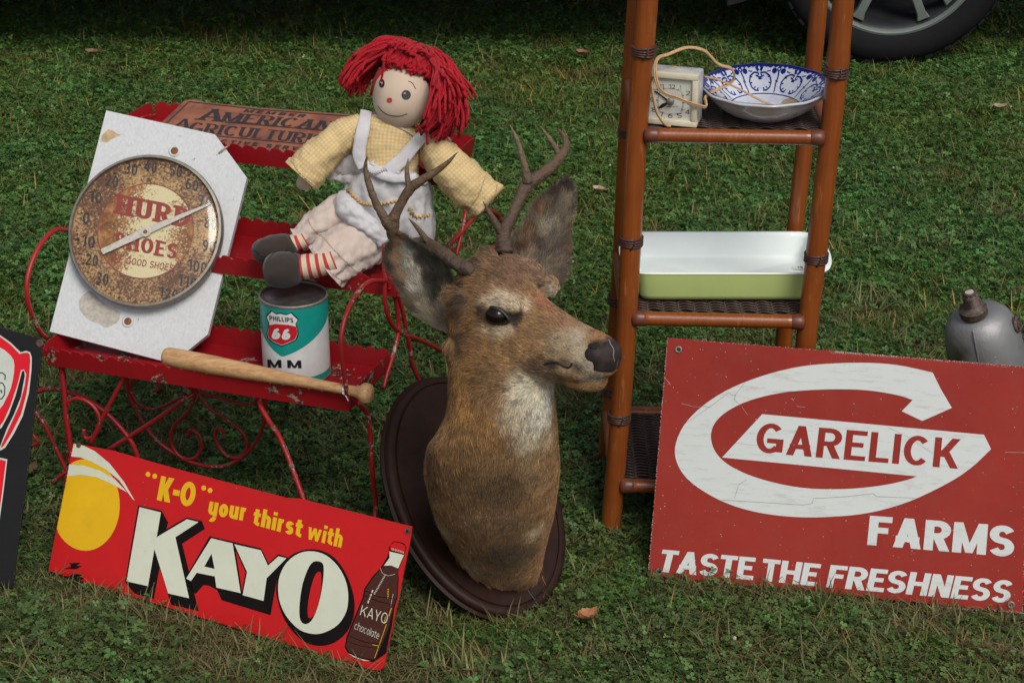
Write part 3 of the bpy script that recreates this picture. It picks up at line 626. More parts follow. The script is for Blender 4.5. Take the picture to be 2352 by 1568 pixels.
wire(fr, [(525, 1060), (535, 1030), (585, 1010), (660, 1030), (730, 1090), (765, 1180), (742, 1270), (695, 1312), (650, 1308), (640, 1245)], z4, r=.0034)
wire(fr, [(990, 780), (800, 1130), (690, 1370)], z4)
wire(bk, [(968, 800), (980, 950), (1030, 1080), (1110, 1220), (1220, 1350), (1370, 1450), (1500, 1510), (1620, 1532), (1740, 1520), (1850, 1460), (1950, 1360), (2010, 1230), (2032, 1100), (2025, 990)], z4, r=.0036)
wire(md, [(1480, 975), (1150, 1200), (820, 1410)], z4, r=.0042)
wire(bk, [(1172, 957), (1218, 932), (1190, 870), (1120, 830), (1050, 835), (1005, 890), (1010, 970), (1060, 1050), (1150, 1095), (1250, 1070), (1370, 1010), (1475, 975)], z4, r=.0032)
wire(bk, [(1497, 860), (1488, 1000), (1440, 1110), (1350, 1200), (1308, 1300), (1330, 1400), (1410, 1470), (1500, 1460), (1545, 1380), (1520, 1290), (1460, 1250), (1435, 1297)], z4, r=.0032)
wire(bk, [(1505, 960), (1600, 1080), (1750, 1180), (1860, 1280), (1890, 1380), (1840, 1460), (1740, 1450), (1670, 1370), (1645, 1290), (1670, 1240), (1727, 1272)], z4, r=.0032)
wire(bk, [(1500, 920), (1560, 970), (1700, 1010), (1850, 1055), (1930, 1050), (1990, 985)], z4, r=.0032); wire(bk, [(1410, 870), (1415, 985)], z4, r=.0034); wire(bk, [(1435, 880), (1480, 960)], z4, r=.0034)
wire(fr, [(2005, 1000), (1990, 1040), (2005, 1090), (2060, 1185), (2195, 1430)], z4, ends=(None, S(.02, -.05, .012)), name='leg', r=.0046)
wire(md, [(235, 1080), (280, 1130), (340, 1210), (400, 1330), (470, 1480), (520, 1580)], z4); wire(md, [(210, 1270), (262, 1300), (290, 1350), (240, 1372)], z4, r=.0034)
wire(md, [(382, 868), (330, 905), (240, 965), (120, 1010)], z9); wire(md, [(382, 880), (370, 950), (320, 1060), (278, 1130), (272, 1190), (320, 1290)], z9, r=.0036); wire(md, [(100, 1120), (125, 1150), (200, 1230), (320, 1310)], z9)
wire(PLL, [(140, 832), (148, 870)], r=.004)
# ================================================================ FLAT TIN SIGN LYING IN THE TOP TRAY
z5 = zc(400, 220, 5.2267)
TSP = Plane(S(.55, .352, .5835), -SL, SN*math.cos(.215)+A(0, 0, math.sin(.215)))
tin = thing('tin_sign', 'rusty orange tin sign with black serif lettering lying in the top red tray', 'sign', S(.3, .43, .58))
b = NB('rusty_tin'); v = b.co(); n = b.noise(v, 22, 6, .65); n2 = b.noise(v, 130, 4, .7)
col = b.ramp(n, [(.3, (.14, .05, .034)), (.5, (.26, .092, .05)), (.7, (.34, .135, .072))]); col = b.mix(b.math('MULTIPLY', b.ramp(n2, [(.55, 0.), (.75, 1.)]), .5), col, (.14, .07, .055))
b.bump(n2, .3, .0008); M_tin = b.fin(col, .5, spec=.5)
M_tinink = plain('faded_black_ink', (.030, .024, .026), .6, var=.5, scale=220)
out = [z5(*p) for p in [(-60, 440), (160, 235), (255, 140), (330, 120), (430, 125), (520, 155), (1200, 225), (2400, 310), (3000, 362), (3060, 395), (2960, 700), (2700, 960), (2500, 1000), (700, 800), (-250, 640)]]
O2 = [TSP.uv(TSP.hit(*p)) for p in out]; vmin = .002; O2 = [(a, max(vmin, h)) for a, h in O2]
V, F = prism(O2, TSP, -.0012, 0); tin_plate = obj('plate', V, F, M_tin, tin, smooth=False)
sf = TSP.hit; ti_ = (M_tinink, tin_plate)
def q5(*p): return [z5(*a) for a in p]
SERF = dict(t=.20, th=.07, gap=.10, serif=.07)
print_text(ti_, sf, q5((410, 375), (735, 405), (560, 238), (765, 245)), 'A', **SERF)
print_text(ti_, sf, q5((725, 393), (2090, 510), (800, 283), (2200, 403)), 'MERICAN', **SERF)
print_text(ti_, sf, q5((120, 462), (320, 482), (215, 362), (345, 372)), 'A', **SERF)
print_text(ti_, sf, q5((300, 530), (2180, 712), (362, 408), (2240, 590)), 'GRICULTURIST', **SERF)
print_text(ti_, sf, q5((1010, 278), (1790, 347), (1050, 243), (1830, 315)), 'MEMBER', t=.22, gap=.3)
print_text(ti_, sf, q5((150, 612), (1980, 800), (190, 570), (2010, 755)), 'PROTECTIVE SERVICE', t=.22, gap=.3)
mb = MB()
for P in ([(780, 407), (2200, 530)], [(200, 540), (690, 587), (2050, 712)], [(-60, 510), (40, 415), (320, 147), (1200, 245), (2400, 335), (2950, 385)]): line_print(mb, sf, P, 2., z=z5)
mb.obj('printed_rules', M_tinink, tin_plate, smooth=False, kind='stuff')
# ================================================================ WHITE BOARD WITH THE ROUND THERMOMETER
BA, BE = math.radians(6), math.radians(35)
BN = A(-math.sin(BA)*math.cos(BE), -math.cos(BA)*math.cos(BE), math.sin(BE)); BU = A(math.cos(BA), -math.sin(BA), 0)
TB = Plane(PZ(386, 832, .305), BU, np.cross(BN, BU)); 
board = thing('thermometer_board', 'white painted board with cut corners carrying a big round rusty dial thermometer', 'thermometer', TB.hit(340, 540))
b = NB('white_board_paint'); v = b.co(); st = b.noise(b.co('Object', (9, 9, .9)), 26, 5, .7); n = b.noise(v, 9, 6, .6); n2 = b.noise(v, 120, 3, .6)
col = b.mix(b.ramp(st, [(.3, 0.), (.7, 1.)]), (.47, .49, .51), (.60, .61, .62)); col = b.mix(b.math('MULTIPLY', b.ramp(n, [(.60, 0.), (.66, 1.)]), .5), col, (.33, .30, .25))
col = b.mix(b.ramp(b.math('MULTIPLY', b.ramp(b.noise(v, 30, 3), [(.5, 0.), (.62, 1.)]), n2), [(.66, 0.), (.72, 1.)]), col, (.20, .16, .12)); b.bump(st, .3, .0010); M_board = b.fin(col, .6, spec=.3)
M_worn = plain('bare_wood_patch', (.46, .33, .18), .8, var=.3, scale=90); M_rust = plain('rust', (.22, .075, .02), .8, var=.6, scale=200); M_zinc = plain('dull_zinc', (.24, .22, .19), .55, .55, var=.2, scale=80)
out = [(244, 254), (494, 309), (567, 408), (477, 768), (396, 834), (386, 832), (114, 761)]
V, F = prism([TB.uv(TB.hit(*p)) for p in out], TB, -.013, 0); plate = obj('board', V, F, M_board, board, smooth=False)
mb = MB(); zb1 = zc(0, 200, 3.136)
flatpoly(mb, TB, [(780, 410), (830, 362), (870, 375), (890, 395), (930, 405), (880, 425), (850, 440), (815, 465), (772, 455)], .0003, z=zb1); mb.obj('bare_patch', M_worn, plate, smooth=False)
mb = MB(); zb4 = zc(0, 650, 3.136)
flatpoly(mb, TB, [(640, 215), (700, 190), (760, 250), (840, 310), (915, 350), (905, 420), (860, 450), (810, 468), (760, 440), (700, 420), (650, 385), (610, 330), (605, 270)], .0003, z=zb4, smooth=3); mb.obj('water_stain', plain('stain', (.40, .37, .32), .8, var=.2, scale=150), plate, smooth=False)
for cx, cy in ((401, 347), (294, 738)):
    c = TB.hit(cx, cy); V, F, U = lathe([(.0105, 0), (.0105, .0012), (.007, .0018), (.0066, .0008), (.001, .0006)], c, TB.n, (1, 0, 0), 24, False); o = obj('mounting_tab', V, F, M_board, plate)
    V, F, U = lathe([(.0064, .0006), (.0064, .0016), (.004, .0026), (.0005, .0028)], c, TB.n, (1, 0, 0), 14, False); obj('screw', V, F, M_rust, o)
mb = MB(); tube(mb, [TB.hit(503, 352, .001), TB.hit(511, 344, .006), TB.hit(520, 338, .002), TB.hit(524, 336, -.01)], .0016, 6, 4); mb.obj('string', plain('string', (.40, .34, .24), .9), board)
DC = TB.hit(338.5, 534.5, .012); DR = .1345; dp = Plane(DC, BU, np.cross(BN, BU)); dial_p = Plane(DC+TB.n*.012, TB.u, TB.v)
V, F, U = lathe([(DR-.012, -.012), (DR-.004, -.008), (DR, 0), (DR+.001, .014), (DR-.001, .019), (DR-.005, .020), (DR-.0055, .012)], DC, TB.n, TB.u, 96, False); case = obj('thermometer_case', V, F, M_zinc, board, auto=50)
def rustdial(name, cream, base, mid, rings):
    b = NB(name); v = b.co(); n = b.noise(v, 11, 6, .65); n2 = b.noise(v, 260, 3, .6); n3 = b.noise(v, 60, 5, .75)
    sp = b.n('SeparateXYZ'); mp = b.n('Mapping'); mp.inputs['Rotation'].default_value = (0, math.radians(-12), 0); b.t.links.new(v, mp.inputs[0]); b.t.links.new(mp.outputs[0], sp.inputs[0])
    x = sp.outputs[0]; band = b.math('ABSOLUTE', b.math('SUBTRACT', x, rings))
    m = b.math('ADD', b.math('MULTIPLY', band, 7.5 if cream else 1.2), b.math('ADD', b.math('MULTIPLY', n, .7), b.math('MULTIPLY', n3, .5)))
    speck = b.math('ADD', m, b.math('MULTIPLY', b.math('SUBTRACT', n2, .5), 1.1))
    rust = b.ramp(n3, [(.3, (.090, .038, .022)), (.48, (.23, .085, .025)), (.62, (.40, .19, .06)), (.8, (.55, .36, .17))])
    if cream: c = b.mix(b.ramp(speck, [(.80, 0.), (.98, 1.)]), base, rust)
    else: c = b.mix(b.ramp(b.math('ADD', n, b.math('MULTIPLY', b.math('SUBTRACT', n2, .5), .9)), [(.40, 0.), (.64, 1.)]), mid, base)
    b.bump(n3, .3, .0005); return b.fin(c, .6, spec=.3)
M_dialin = rustdial('dial_centre', True, (.68, .60, .36), None, .012); M_dialout = rustdial('dial_ring', False, (.54, .34, .15), (.13, .058, .032), 0.)
V, F, U = lathe([(DR-.005, .0), (.001, .0)], dial_p.o, TB.n, TB.u, 96, False); dial = obj('dial', V, F, M_dialout, board)
V, F, U = lathe([(.0835, .0), (.001, .0)], dial_p.o+TB.n*.0004, TB.n, TB.u, 64, False); obj('dial_centre', V, F, M_dialin, dial)
mb = MB(); th = np.linspace(0, 2*math.pi, 97)
mb.add([dial_p.at(r*math.cos(t), r*math.sin(t), .0006) for t in th for r in (.0828, .0845)], [(2*i, 2*i+1, 2*i+3, 2*i+2) for i in range(96)])
sd_ = lambda x, y, off=0.: dial_p.hit(x, y, off)
mb.obj('ring_line', plain('ring_red', (.24, .035, .025), .6), dial, smooth=False)
b = NB('faded_red_print'); v = b.co(); n3 = b.noise(v, 60, 5, .75); n2 = b.noise(v, 260, 3); col = b.mix(b.ramp(b.math('ADD', n3, b.math('MULTIPLY', n2, .3)), [(.70, 0.), (.9, 1.)]), (.27, .022, .016), (.30, .12, .04)); M_fred = b.fin(col, .6)
print_text((M_fred, dial), sd_, [zb1(*p) for p in ((880, 1003), (1450, 1120), (902, 862), (1468, 970))], 'HURD', off=.0008, t=.24, th=.15, gap=.16, serif=.07)
print_text((M_fred, dial), sd_, [zb1(*p) for p in ((878, 1262), (1345, 1358), (884, 1150), (1372, 1245))], 'SHOES', off=.0008, t=.24, th=.15, gap=.14, serif=.05)
print_text((M_fred, dial), sd_, [zb1(*p) for p in ((838, 1372), (1318, 1450), (850, 1318), (1332, 1398))], 'THE GOOD SHOES', off=.0008, t=.15, gap=.15)

b = NB('faded_black_print'); v = b.co(); n3 = b.noise(v, 60, 5, .75); n2 = b.noise(v, 260, 3); col = b.mix(b.ramp(b.math('ADD', n3, b.math('MULTIPLY', n2, .3)), [(.66, 0.), (.86, 1.)]), (.016, .016, .018), (.10, .055, .03)); M_fblack = b.fin(col, .6)
mb = MB()
for s, x, y in (('30', 235, 640), ('20', 211, 597), ('-10', 196, 553), ('0', 198, 501), ('10', 219, 453), ('20', 257, 416), ('30', 301, 388), ('40', 346, 382), ('50', 404, 393), ('60', 441, 424), ('70', 471, 463), ('80', 484, 513), ('90', 480, 566), ('100', 453, 612), ('110', 430, 647), ('120', 387, 675)):
    hw = 7.6*len(s)-(.5 if len(s) > 1 else 0); hh = 13.5; ux, uy = .974*hw, .215*hw; vx, vy = .10*hh, -.98*hh
    print_text((M_fblack, dial), sd_, [(x-ux-vx, y-uy-vy), (x+ux-vx, y+uy-vy), (x-ux+vx, y-uy+vy), (x+ux+vx, y+uy+vy)], s, t=.17, th=.15, gap=.16)
cu, cv = dial_p.uv(dial_p.hit(338, 534)); ang0 = math.radians(245)
for k in range(76):
    a = math.radians(252-k*4.3); r = .122; c = (cu+r*math.cos(a), cv+r*math.sin(a))
    if k % 5 == 0:
        pts = [(c[0]+(.0038 if i % 2 == 0 else .0016)*math.cos(a+i*math.pi/5), c[1]+(.0038 if i % 2 == 0 else .0016)*math.sin(a+i*math.pi/5)) for i in range(10)]
    else: pts = [(c[0]+.0014*math.cos(t), c[1]+.0014*math.sin(t)) for t in np.linspace(0, 2*math.pi, 8, endpoint=False)]
    V = [dial_p.at(p[0], p[1], .0007) for p in pts]; mb.add(V, [tuple(range(len(V)))])
mb.obj('printed_scale', M_fblack, dial, smooth=False, kind='stuff')
mb = MB(); P = [dial_p.uv(dial_p.hit(*p)) for p in ((233, 575), (239, 586), (330, 545), (345, 538), (487, 471), (485, 468), (330, 527), (320, 532))]; V, F = prism(P, dial_p, .005, .0062); mb.add(V, F)
hc = dial_p.hit(336.5, 534.5); V, F, U = lathe([(.0085, .004), (.0085, .0072), (.0001, .0072)], hc, TB.n, TB.u, 24, False); mb.add(V, F); nd = mb.obj('needle', plain('needle_paint', (.55, .53, .48), .5, var=.2, scale=200), board, smooth=False)
V, F, U = lathe([(.0035, .0), (.0035, .0085), (.0022, .009), (.0001, .007)], hc, TB.n, TB.u, 16, False); obj('pivot_pin', V, F, M_rust, nd)
g = NB('watch_glass'); tr = g.n('BsdfTransparent'); tr.inputs[0].default_value = (.93, .93, .92, 1); gl = g.n('BsdfGlossy'); gl.inputs['Roughness'].default_value = .09; fz = g.n('LayerWeight'); mx = g.n('MixShader')
g.t.links.new(g.math('ADD', g.math('MULTIPLY', g.math('POWER', fz.outputs['Facing'], 4.), .6), .045), mx.inputs[0]); g.t.links.new(tr.outputs[0], mx.inputs[1]); g.t.links.new(gl.outputs[0], mx.inputs[2]); g.t.links.new(mx.outputs[0], g.out.inputs[0]); M_clear = g.m
prof = [(DR-.005, .012)]+[((DR-.005)*math.cos(t), .012+.014*math.sin(t)) for t in np.linspace(.15, 1.52, 12)]+[(.0005, .026)]
V, F, U = lathe(prof, DC, TB.n, TB.u, 64, False); obj('glass', V, F, M_clear, board)
# ================================================================ MOTOR OIL CAN
CB = A(-.364, 3.146, .3025); CRD = .0567; CHT = .1445
can = thing('oil_can', 'teal and white motor oil can with a red shield emblem on the lowest tray', 'oil can', CB)
M_canwhite = plain('can_white', (.62, .64, .63), .35, var=.07, scale=60); M_teal = plain('can_teal', (.006, .27, .235), .33, var=.08, scale=60); M_steel = plain('can_lid_metal', (.20, .18, .19), .38, .85, var=.35, scale=50, bump=.1)
V, F, U = lathe([(CRD, .002), (CRD, CHT-.004)], CB, (0, 0, 1), (1, 0, 0), 96, False); canb = obj('body', V, F, M_canwhite, can)
for z0, z1, nm in ((0, .0035, 'bottom_rim'), (CHT-.005, CHT, 'top_rim')): V, F, U = lathe([(CRD, z0), (CRD+.0014, z0+.0006), (CRD+.0014, z1-.0006), (CRD, z1), (CRD-.002, z1), (CRD-.0025, z1-.003)], CB, (0, 0, 1), (1, 0, 0), 96, False); obj(nm, V, F, M_zinc, can)
V, F, U = lathe([(CRD-.0022, CHT-.0035), (CRD-.012, CHT-.0042), (CRD-.014, CHT-.0028), (.001, CHT-.0028)], CB, (0, 0, 1), (1, 0, 0), 64, False); obj('lid', V, F, M_steel, can)
def chit(x, y, off=0.):
    d = ray(x, y); o = CC-CB; R = CRD+off; a = d[0]**2+d[1]**2; bb = 2*(o[0]*d[0]+o[1]*d[1]); c = o[0]**2+o[1]**2-R*R; q = bb*bb-4*a*c; t = (-bb-math.sqrt(max(q, 0)))/(2*a); return CC+d*t
def teal_edge(a): return .006
mb = MB(); nA = 96; tip = math.atan2(*(chit(*z3(395, 1340))-CB)[[1, 0]]); zt = chit(*z3(395, 1340))[2]-CB[2]; zl = chit(*z3(257, 1165))[2]-CB[2]; zr = chit(*z3(712, 1065))[2]-CB[2]
al = math.atan2(*(chit(*z3(257, 1165))-CB)[[1, 0]]); ar = math.atan2(*(chit(*z3(708, 1065))-CB)[[1, 0]])
V = []
for i in range(nA+1):
    a = tip+(i/nA*2-1)*math.pi; d = (i/nA*2-1)*math.pi; k = abs(d)/abs((ar if d > 0 else al)-tip if d else 1); zz = zt+((zr if d > 0 else zl)-zt)*min(k, 1.6)**1.15; zz = min(zz, CHT-.012)
    for q in (zz, CHT-.0055): V.append(CB+A((CRD+.0004)*math.cos(a), (CRD+.0004)*math.sin(a), q))
mb.add(V, [(2*i, 2*i+2, 2*i+3, 2*i+1) for i in range(nA)])
V = [CB+A((CRD+.0004)*math.cos(a), (CRD+.0004)*math.sin(a), q) for a in np.linspace(0, 2*math.pi, 65) for q in (.0035, .014)]; mb.add(V, [(2*i, 2*i+2, 2*i+3, 2*i+1) for i in range(64)]); mb.obj('teal_print', M_teal, canb)
sh = [(318, 1018), (350, 1040), (385, 1036), (425, 1046), (462, 1032), (512, 1080), (494, 1112), (508, 1150), (510, 1190), (495, 1228), (440, 1254), (392, 1273), (330, 1246), (292, 1214), (286, 1180), (296, 1145), (300, 1100), (280, 1060)]
cx, cy = 396, 1148; sc_ = lambda P, k: [(cx+(x-cx)*k, cy+(y-cy)*k) for x, y in P]
M_ink = plain('black_print', (.012, .012, .013), .4, var=.1); M_wprint = plain('white_print', (.66, .67, .66), .4, var=.06); M_rprint = plain('red_print', (.50, .012, .022), .4, var=.08)
mb = MB(); fill(mb, chit, sh, .0007, 36, z=z3); mb.obj('shield_outline', M_ink, canb)
mb = MB(); fill(mb, chit, sc_(sh, .93), .0009, 36, z=z3); mb.obj('shield', M_wprint, canb)
mb = MB(); fill(mb, chit, [(303, 1122), (350, 1114), (440, 1120), (494, 1132), (500, 1160), (500, 1188), (486, 1220), (438, 1242), (392, 1260), (336, 1236), (301, 1208), (296, 1180), (304, 1146)], .0011, 36, z=z3); mb.obj('shield_field', M_rprint, canb)
print_text((M_ink, canb), chit, [z3(*p) for p in ((308, 1088), (474, 1106), (306, 1056), (472, 1072))], 'PHILLIPS', off=.0012, t=.2, gap=.16)
print_text((M_ink, canb), chit, [z3(*p) for p in ((294, 1416), (531, 1422), (292, 1360), (528, 1368))], 'M M', off=.0006, t=.21, th=.17, gap=.02)
print_text((M_wprint, canb), chit, [z3(*p) for p in ((318, 1218), (446, 1226), (336, 1142), (464, 1150))], '66', off=.0014, t=.27, th=.2, gap=.12)
# ================================================================ MINI BASEBALL BAT
P0, P1 = PZ(376, 817, .346), PZ(846, 904, .346); d = P1-P0; Lb = np.linalg.norm(d); bat = thing('baseball_bat', 'small pale wooden baseball bat resting along the front lip of the lowest tray', 'bat', (P0+P1)/2)
b = NB('bat_wood'); v = b.co(); mp = b.n('Mapping'); b.t.links.new(v, mp.inputs[0]); mp.inputs['Rotation'].default_value = (0, 0, math.atan2(d[1], d[0])*-1); mp.inputs['Scale'].default_value = (.09, 1, 1)
n = b.noise(mp.outputs[0], 160, 5, .65); col = b.ramp(n, [(.3, (.33, .17, .07)), (.55, (.52, .30, .14)), (.75, (.60, .38, .20))]); b.bump(n, .15, .0006); M_bat = b.fin(col, .48, spec=.5)
prof = [(.001, 0), (.008, .0005), (.0135, .003), (.0158, .009), (.0162, .03), (.0158, .10), (.0138, .16), (.0113, .22), (.0094, .27), (.0086, .31), (.0084, Lb-.035), (.0090, Lb-.022), (.0125, Lb-.014), (.0162, Lb-.010), (.0172, Lb-.004), (.0160, Lb+.002), (.0120, Lb+.005), (.001, Lb+.006)]
V, F, U = lathe(prof, P0, d, (0, 0, 1), 32, False); obj('bat_body', V, F, M_bat, bat)
mb = MB(); q = P0+un(d)*(Lb-.042); e1 = un(np.cross(d, (0, 0, 1))); e2 = np.cross(un(d), e1)
for k in range(3): tube(mb, [q+un(d)*(.0012*k+.0006*math.sin(t))+(e1*math.cos(t)+e2*math.sin(t))*.0094 for t in np.linspace(0, 2*math.pi, 17)], .0007, 5)
tube(mb, [q+e2*.0095, q+A(.002, -.012, -.006), q+A(.006, -.014, -.014)], .0007, 5, 4); mb.obj('tie_string', plain('white_string', (.7, .7, .68), .8), bat)
# ================================================================ ENAMEL AND TIN SIGNS STANDING ON THE GRASS
def ground_sign(bl, br, lean):
    a, c = PZ(*bl, 0), PZ(*br, 0); u = un(c-a); back = np.cross((0, 0, 1), u); l = math.radians(lean); return Plane(a, u, A(0, 0, 1)*math.cos(l)+back*math.sin(l))
def signmat(name, base, scr=(.6, .5, .45), amt=1., rough=.42, edge=None, var=.12):
    b = NB(name); v = b.co(); n = b.noise(v, 8, 4, .6); n2 = b.noise(v, 380, 3, .75); n3 = b.noise(v, 35, 5, .7)
    c = b.mix(n, tuple(x*(1-var) for x in base), tuple(min(1, x*(1+var)) for x in base))
    c = b.mix(b.math('MULTIPLY', b.ramp(n3, [(.5, 0.), (.75, 1.)]), .18), c, tuple(x*.5+.02 for x in base))
    mp = b.n('Mapping'); b.t.links.new(v, mp.inputs[0]); mp.inputs['Rotation'].default_value = (.3, 1.1, .4); mp.inputs['Scale'].default_value = (1, 1, .06); sc = b.vor(mp.outputs[0], 46)
    scm = b.math('MULTIPLY', b.ramp(sc, [(.0, 1.), (.022, 0.)]), b.ramp(b.noise(v, 7, 2), [(.52, 0.), (.6, 1.)]))
    spk = b.math('MULTIPLY', b.ramp(b.vor(v, 150), [(.07, 1.), (.11, 0.)]), b.ramp(n3, [(.60, 0.), (.64, 1.)]))
    m = b.math('MULTIPLY', b.math('MAXIMUM', scm, spk), amt); c = b.mix(m, c, scr); b.bump(b.math('ADD', b.math('MULTIPLY', n3, .04), b.noise(v, 5, 2)), .5, .012)
    return b.fin(c, b.math('ADD', rough, b.math('MULTIPLY', n3, .15)), spec=.22)
M_steeledge = plain('rusty_edge', (.10, .06, .045), .7, .3, var=.5, scale=120)
def edge_chips(mb, pl, path, off, depth=3.2, n=260, seed=1, z=None):
    """small flakes where the paint has come off along an edge"""
    r = random.Random(seed); P = [np.array(z(*p) if z else p, float) for p in path]
    for _ in range(n):
        i = r.randrange(len(P)-1); t = r.random(); p = P[i]*(1-t)+P[i+1]*t; e = un(P[i+1]-P[i]); nn = A(-e[1], e[0]); q = p+nn*abs(r.gauss(0, depth)); s = r.uniform(.3, 1.15)*max(.35, 1-np.linalg.norm(q-p)/(depth*3)); k = r.randint(4, 6); a0 = r.random()*6
        V = [pl.hit(q[0]+s*r.uniform(.6, 1.4)*math.cos(a0+j*6.283/k), q[1]+s*.8*r.uniform(.6, 1.4)*math.sin(a0+j*6.283/k), off) for j in range(k)]; mb.add(V, [tuple(range(k))[::-1]])
# ---- red and yellow soda sign
KP = ground_sign((112, 1313), (880, 1548), 25); zA = zc(0, 1050, 2.541); zB = zc(500, 1150, 3.0333)
M_kred = signmat('kayo_red', (.52, .011, .013), (.55, .33, .28)); M_kcream = signmat('kayo_cream', (.60, .62, .50), (.12, .11, .09), .6); M_kyel = signmat('kayo_yellow', (.72, .42, .010), (.25, .13, .05), .7); M_kblack = signmat('kayo_black', (.008, .006, .006), (.35, .33, .30), .6, .6); M_kblack.node_tree.nodes['Principled BSDF'].inputs['Specular IOR Level'].default_value = .08
ks = thing('soda_sign', 'long red enamel sign with big cream KAYO letters and a bottle, low in front', 'sign', KP.at(.33, .1))
out = [zA(300, 868), zA(455, 80), zA(520, 92), zA(700, 125), zA(1100, 240), zA(1500, 345), zA(1779, 418), zB(700, 200), zB(1100, 300), zB(1535, 408), zB(1525, 490), zB(1390, 1150), zB(1345, 1350), zB(1330, 1440), zB(1300, 1470), zB(1250, 1475), zB(1240, 1500), zB(1000, 1430), zB(600, 1300), zB(0, 1120), zA(900, 1105), zA(500, 985), zA(330, 905)]
P2 = [KP.uv(KP.hit(*p)) for p in out]; P2 = [(a, max(h, .002) if h < .02 else h) for a, h in P2]
V, F = prism(P2, KP, -.0016, 0); kp = obj('plate', V, F, M_kred, ks, smooth=False); sk = KP.hit
def fp(name, mat, pieces, off, par, pl):
    for P, z, sm in pieces: mb = MB(); flatpoly(mb, pl, P, off, z, sm); o = mb.obj(name, mat, par, smooth=False)
    return o
mb = MB(); th = np.linspace(0, 2*math.pi, 48, endpoint=False)
Y = [(530+213*math.cos(t), 462+284*math.sin(t)) for t in th]; Y = [(max(x, 452-(y-85)*.196+3) if x < 452-(y-85)*.196+3 else x, y) for x, y in Y]; flatpoly(mb, KP, Y, .0003, zA); mb.obj('yellow_disc', M_kyel, kp, smooth=False)
mb = MB(); flatpoly(mb, KP, [(457, 83), (520, 95), (590, 130), (680, 205), (770, 320), (835, 435), (822, 425), (740, 310), (655, 240), (560, 190), (500, 168), (440, 162)], .0005, zA); mb.obj('cream_streak', M_kcream, kp, smooth=False); mb = MB()
flatpoly(mb, KP, [(428, 212), (520, 218), (620, 250), (710, 300), (790, 385), (700, 335), (600, 290), (500, 275), (417, 285)], .0005, zA); mb.obj('cream_streak', M_kcream, kp, smooth=False)
K_ = [(865, 475), (998, 508), (972, 662), (1160, 550), (1232, 568), (1088, 662), (1173, 1040), (1043, 1010), (958, 736), (918, 965), (785, 935)]
Kb = [(857, 464), (1003, 497), (1043, 572), (1032, 612), (1158, 539), (1252, 562), (1271, 610), (1130, 702), (1232, 1119), (1062, 1080), (990, 850), (954, 1043), (835, 1012), (776, 938)]
Ab = [(1300, 656), (1455, 692), (1500, 840), (1500, 1015), (1340, 985), (1296, 962), (1262, 958), (1215, 1012), (1178, 990), (1146, 920)]
A1 = [(1310, 668), (1443, 700), (1493, 1008), (1342, 974), (1333, 905), (1220, 882), (1185, 934), (1155, 918)]
A2 = [(1312, 764), (1331, 858), (1268, 843)]
fp('black_shadow', M_kblack, [(Kb, zA, 0), (Ab, zA, 0)], .0004, kp, KP)
fp('black_shadow', M_kblack, [([(205, 520), (418, 570), (472, 680), (545, 612), (632, 642), (560, 730), (528, 830), (487, 1063), (125, 952), (78, 845), (90, 800), (268, 905), (300, 745)], zB, 0)], .0007, kp, KP)
O_b = [(530, 900), (540, 790), (580, 690), (640, 620), (720, 585), (800, 576), (880, 592), (960, 640), (1030, 730), (1080, 840), (1108, 960), (1100, 1080), (1050, 1190), (960, 1265), (850, 1290), (740, 1260), (640, 1170), (570, 1050)]
fp('black_shadow', M_kblack, [(O_b, zB, 3)], .0009, kp, KP)
fp('cream_letter', M_kcream, [(K_, zA, 0)], .0006, kp, KP); fp('cream_letter', M_kcream, [(A1, zA, 0)], .0010, kp, KP)
fp('cream_letter', M_kcream, [([(218, 538), (415, 583), (468, 697), (545, 628), (605, 642), (458, 790), (435, 958), (280, 915), (313, 745)], zB, 0)], .0011, kp, KP)
fp('cream_letter', M_kcream, [([(543, 880), (555, 770), (610, 670), (700, 605), (800, 591), (900, 622), (985, 700), (1040, 800), (1062, 910), (1050, 1030), (990, 1130), (890, 1190), (800, 1202), (700, 1170), (610, 1080), (560, 980)], zB, 3)], .0012, kp, KP)
fp('letter_counter', M_kblack, [(A2, zA, 0)], .0013, kp, KP)
fp('letter_counter', M_kblack, [([(820, 664), (860, 670), (880, 700), (878, 780), (865, 880), (840, 990), (805, 1080), (770, 1122), (735, 1128), (708, 1100), (700, 1040), (706, 940), (725, 830), (760, 730), (790, 680)], zB, 2)], .0015, kp, KP)
fp('red_counter', M_kred, [([(848, 742), (862, 760), (862, 850), (845, 960), (815, 1050), (785, 1086), (765, 1075), (762, 1010), (775, 910), (800, 810), (825, 755)], zB, 2), ([(228, 585), (302, 745), (275, 890), (262, 800)], zB, 0)], .0017, kp, KP)
print_text((M_kyel, kp), sk, [zA(*p) for p in ((972, 432), (1198, 478), (1000, 282), (1226, 328))], 'K-O', off=.0005, t=.26, th=.23, gap=.04)
for x, y in ((918, 272), (960, 284), (1264, 357), (1303, 372)): mb = MB(); fl_ = [(x+15*math.cos(t), y+16*math.sin(t)) for t in th[::3]]; flatpoly(mb, KP, fl_, .0005, zA); mb.obj('quote_dot', M_kyel, kp, smooth=False)
print_text((M_kyel, kp), sk, [zB(*p) for p in ((20, 318), (300, 368), (44, 180), (322, 232))], 'your', off=.0005, t=.215, th=.19, gap=.075)
print_text((M_kyel, kp), sk, [zB(*p) for p in ((350, 392), (712, 490), (372, 262), (736, 352))], 'thirst', off=.0005, t=.215, th=.19, gap=.075)
print_text((M_kyel, kp), sk, [zB(*p) for p in ((752, 498), (1010, 565), (776, 372), (1034, 432))], 'with', off=.0005, t=.215, th=.19, gap=.075)
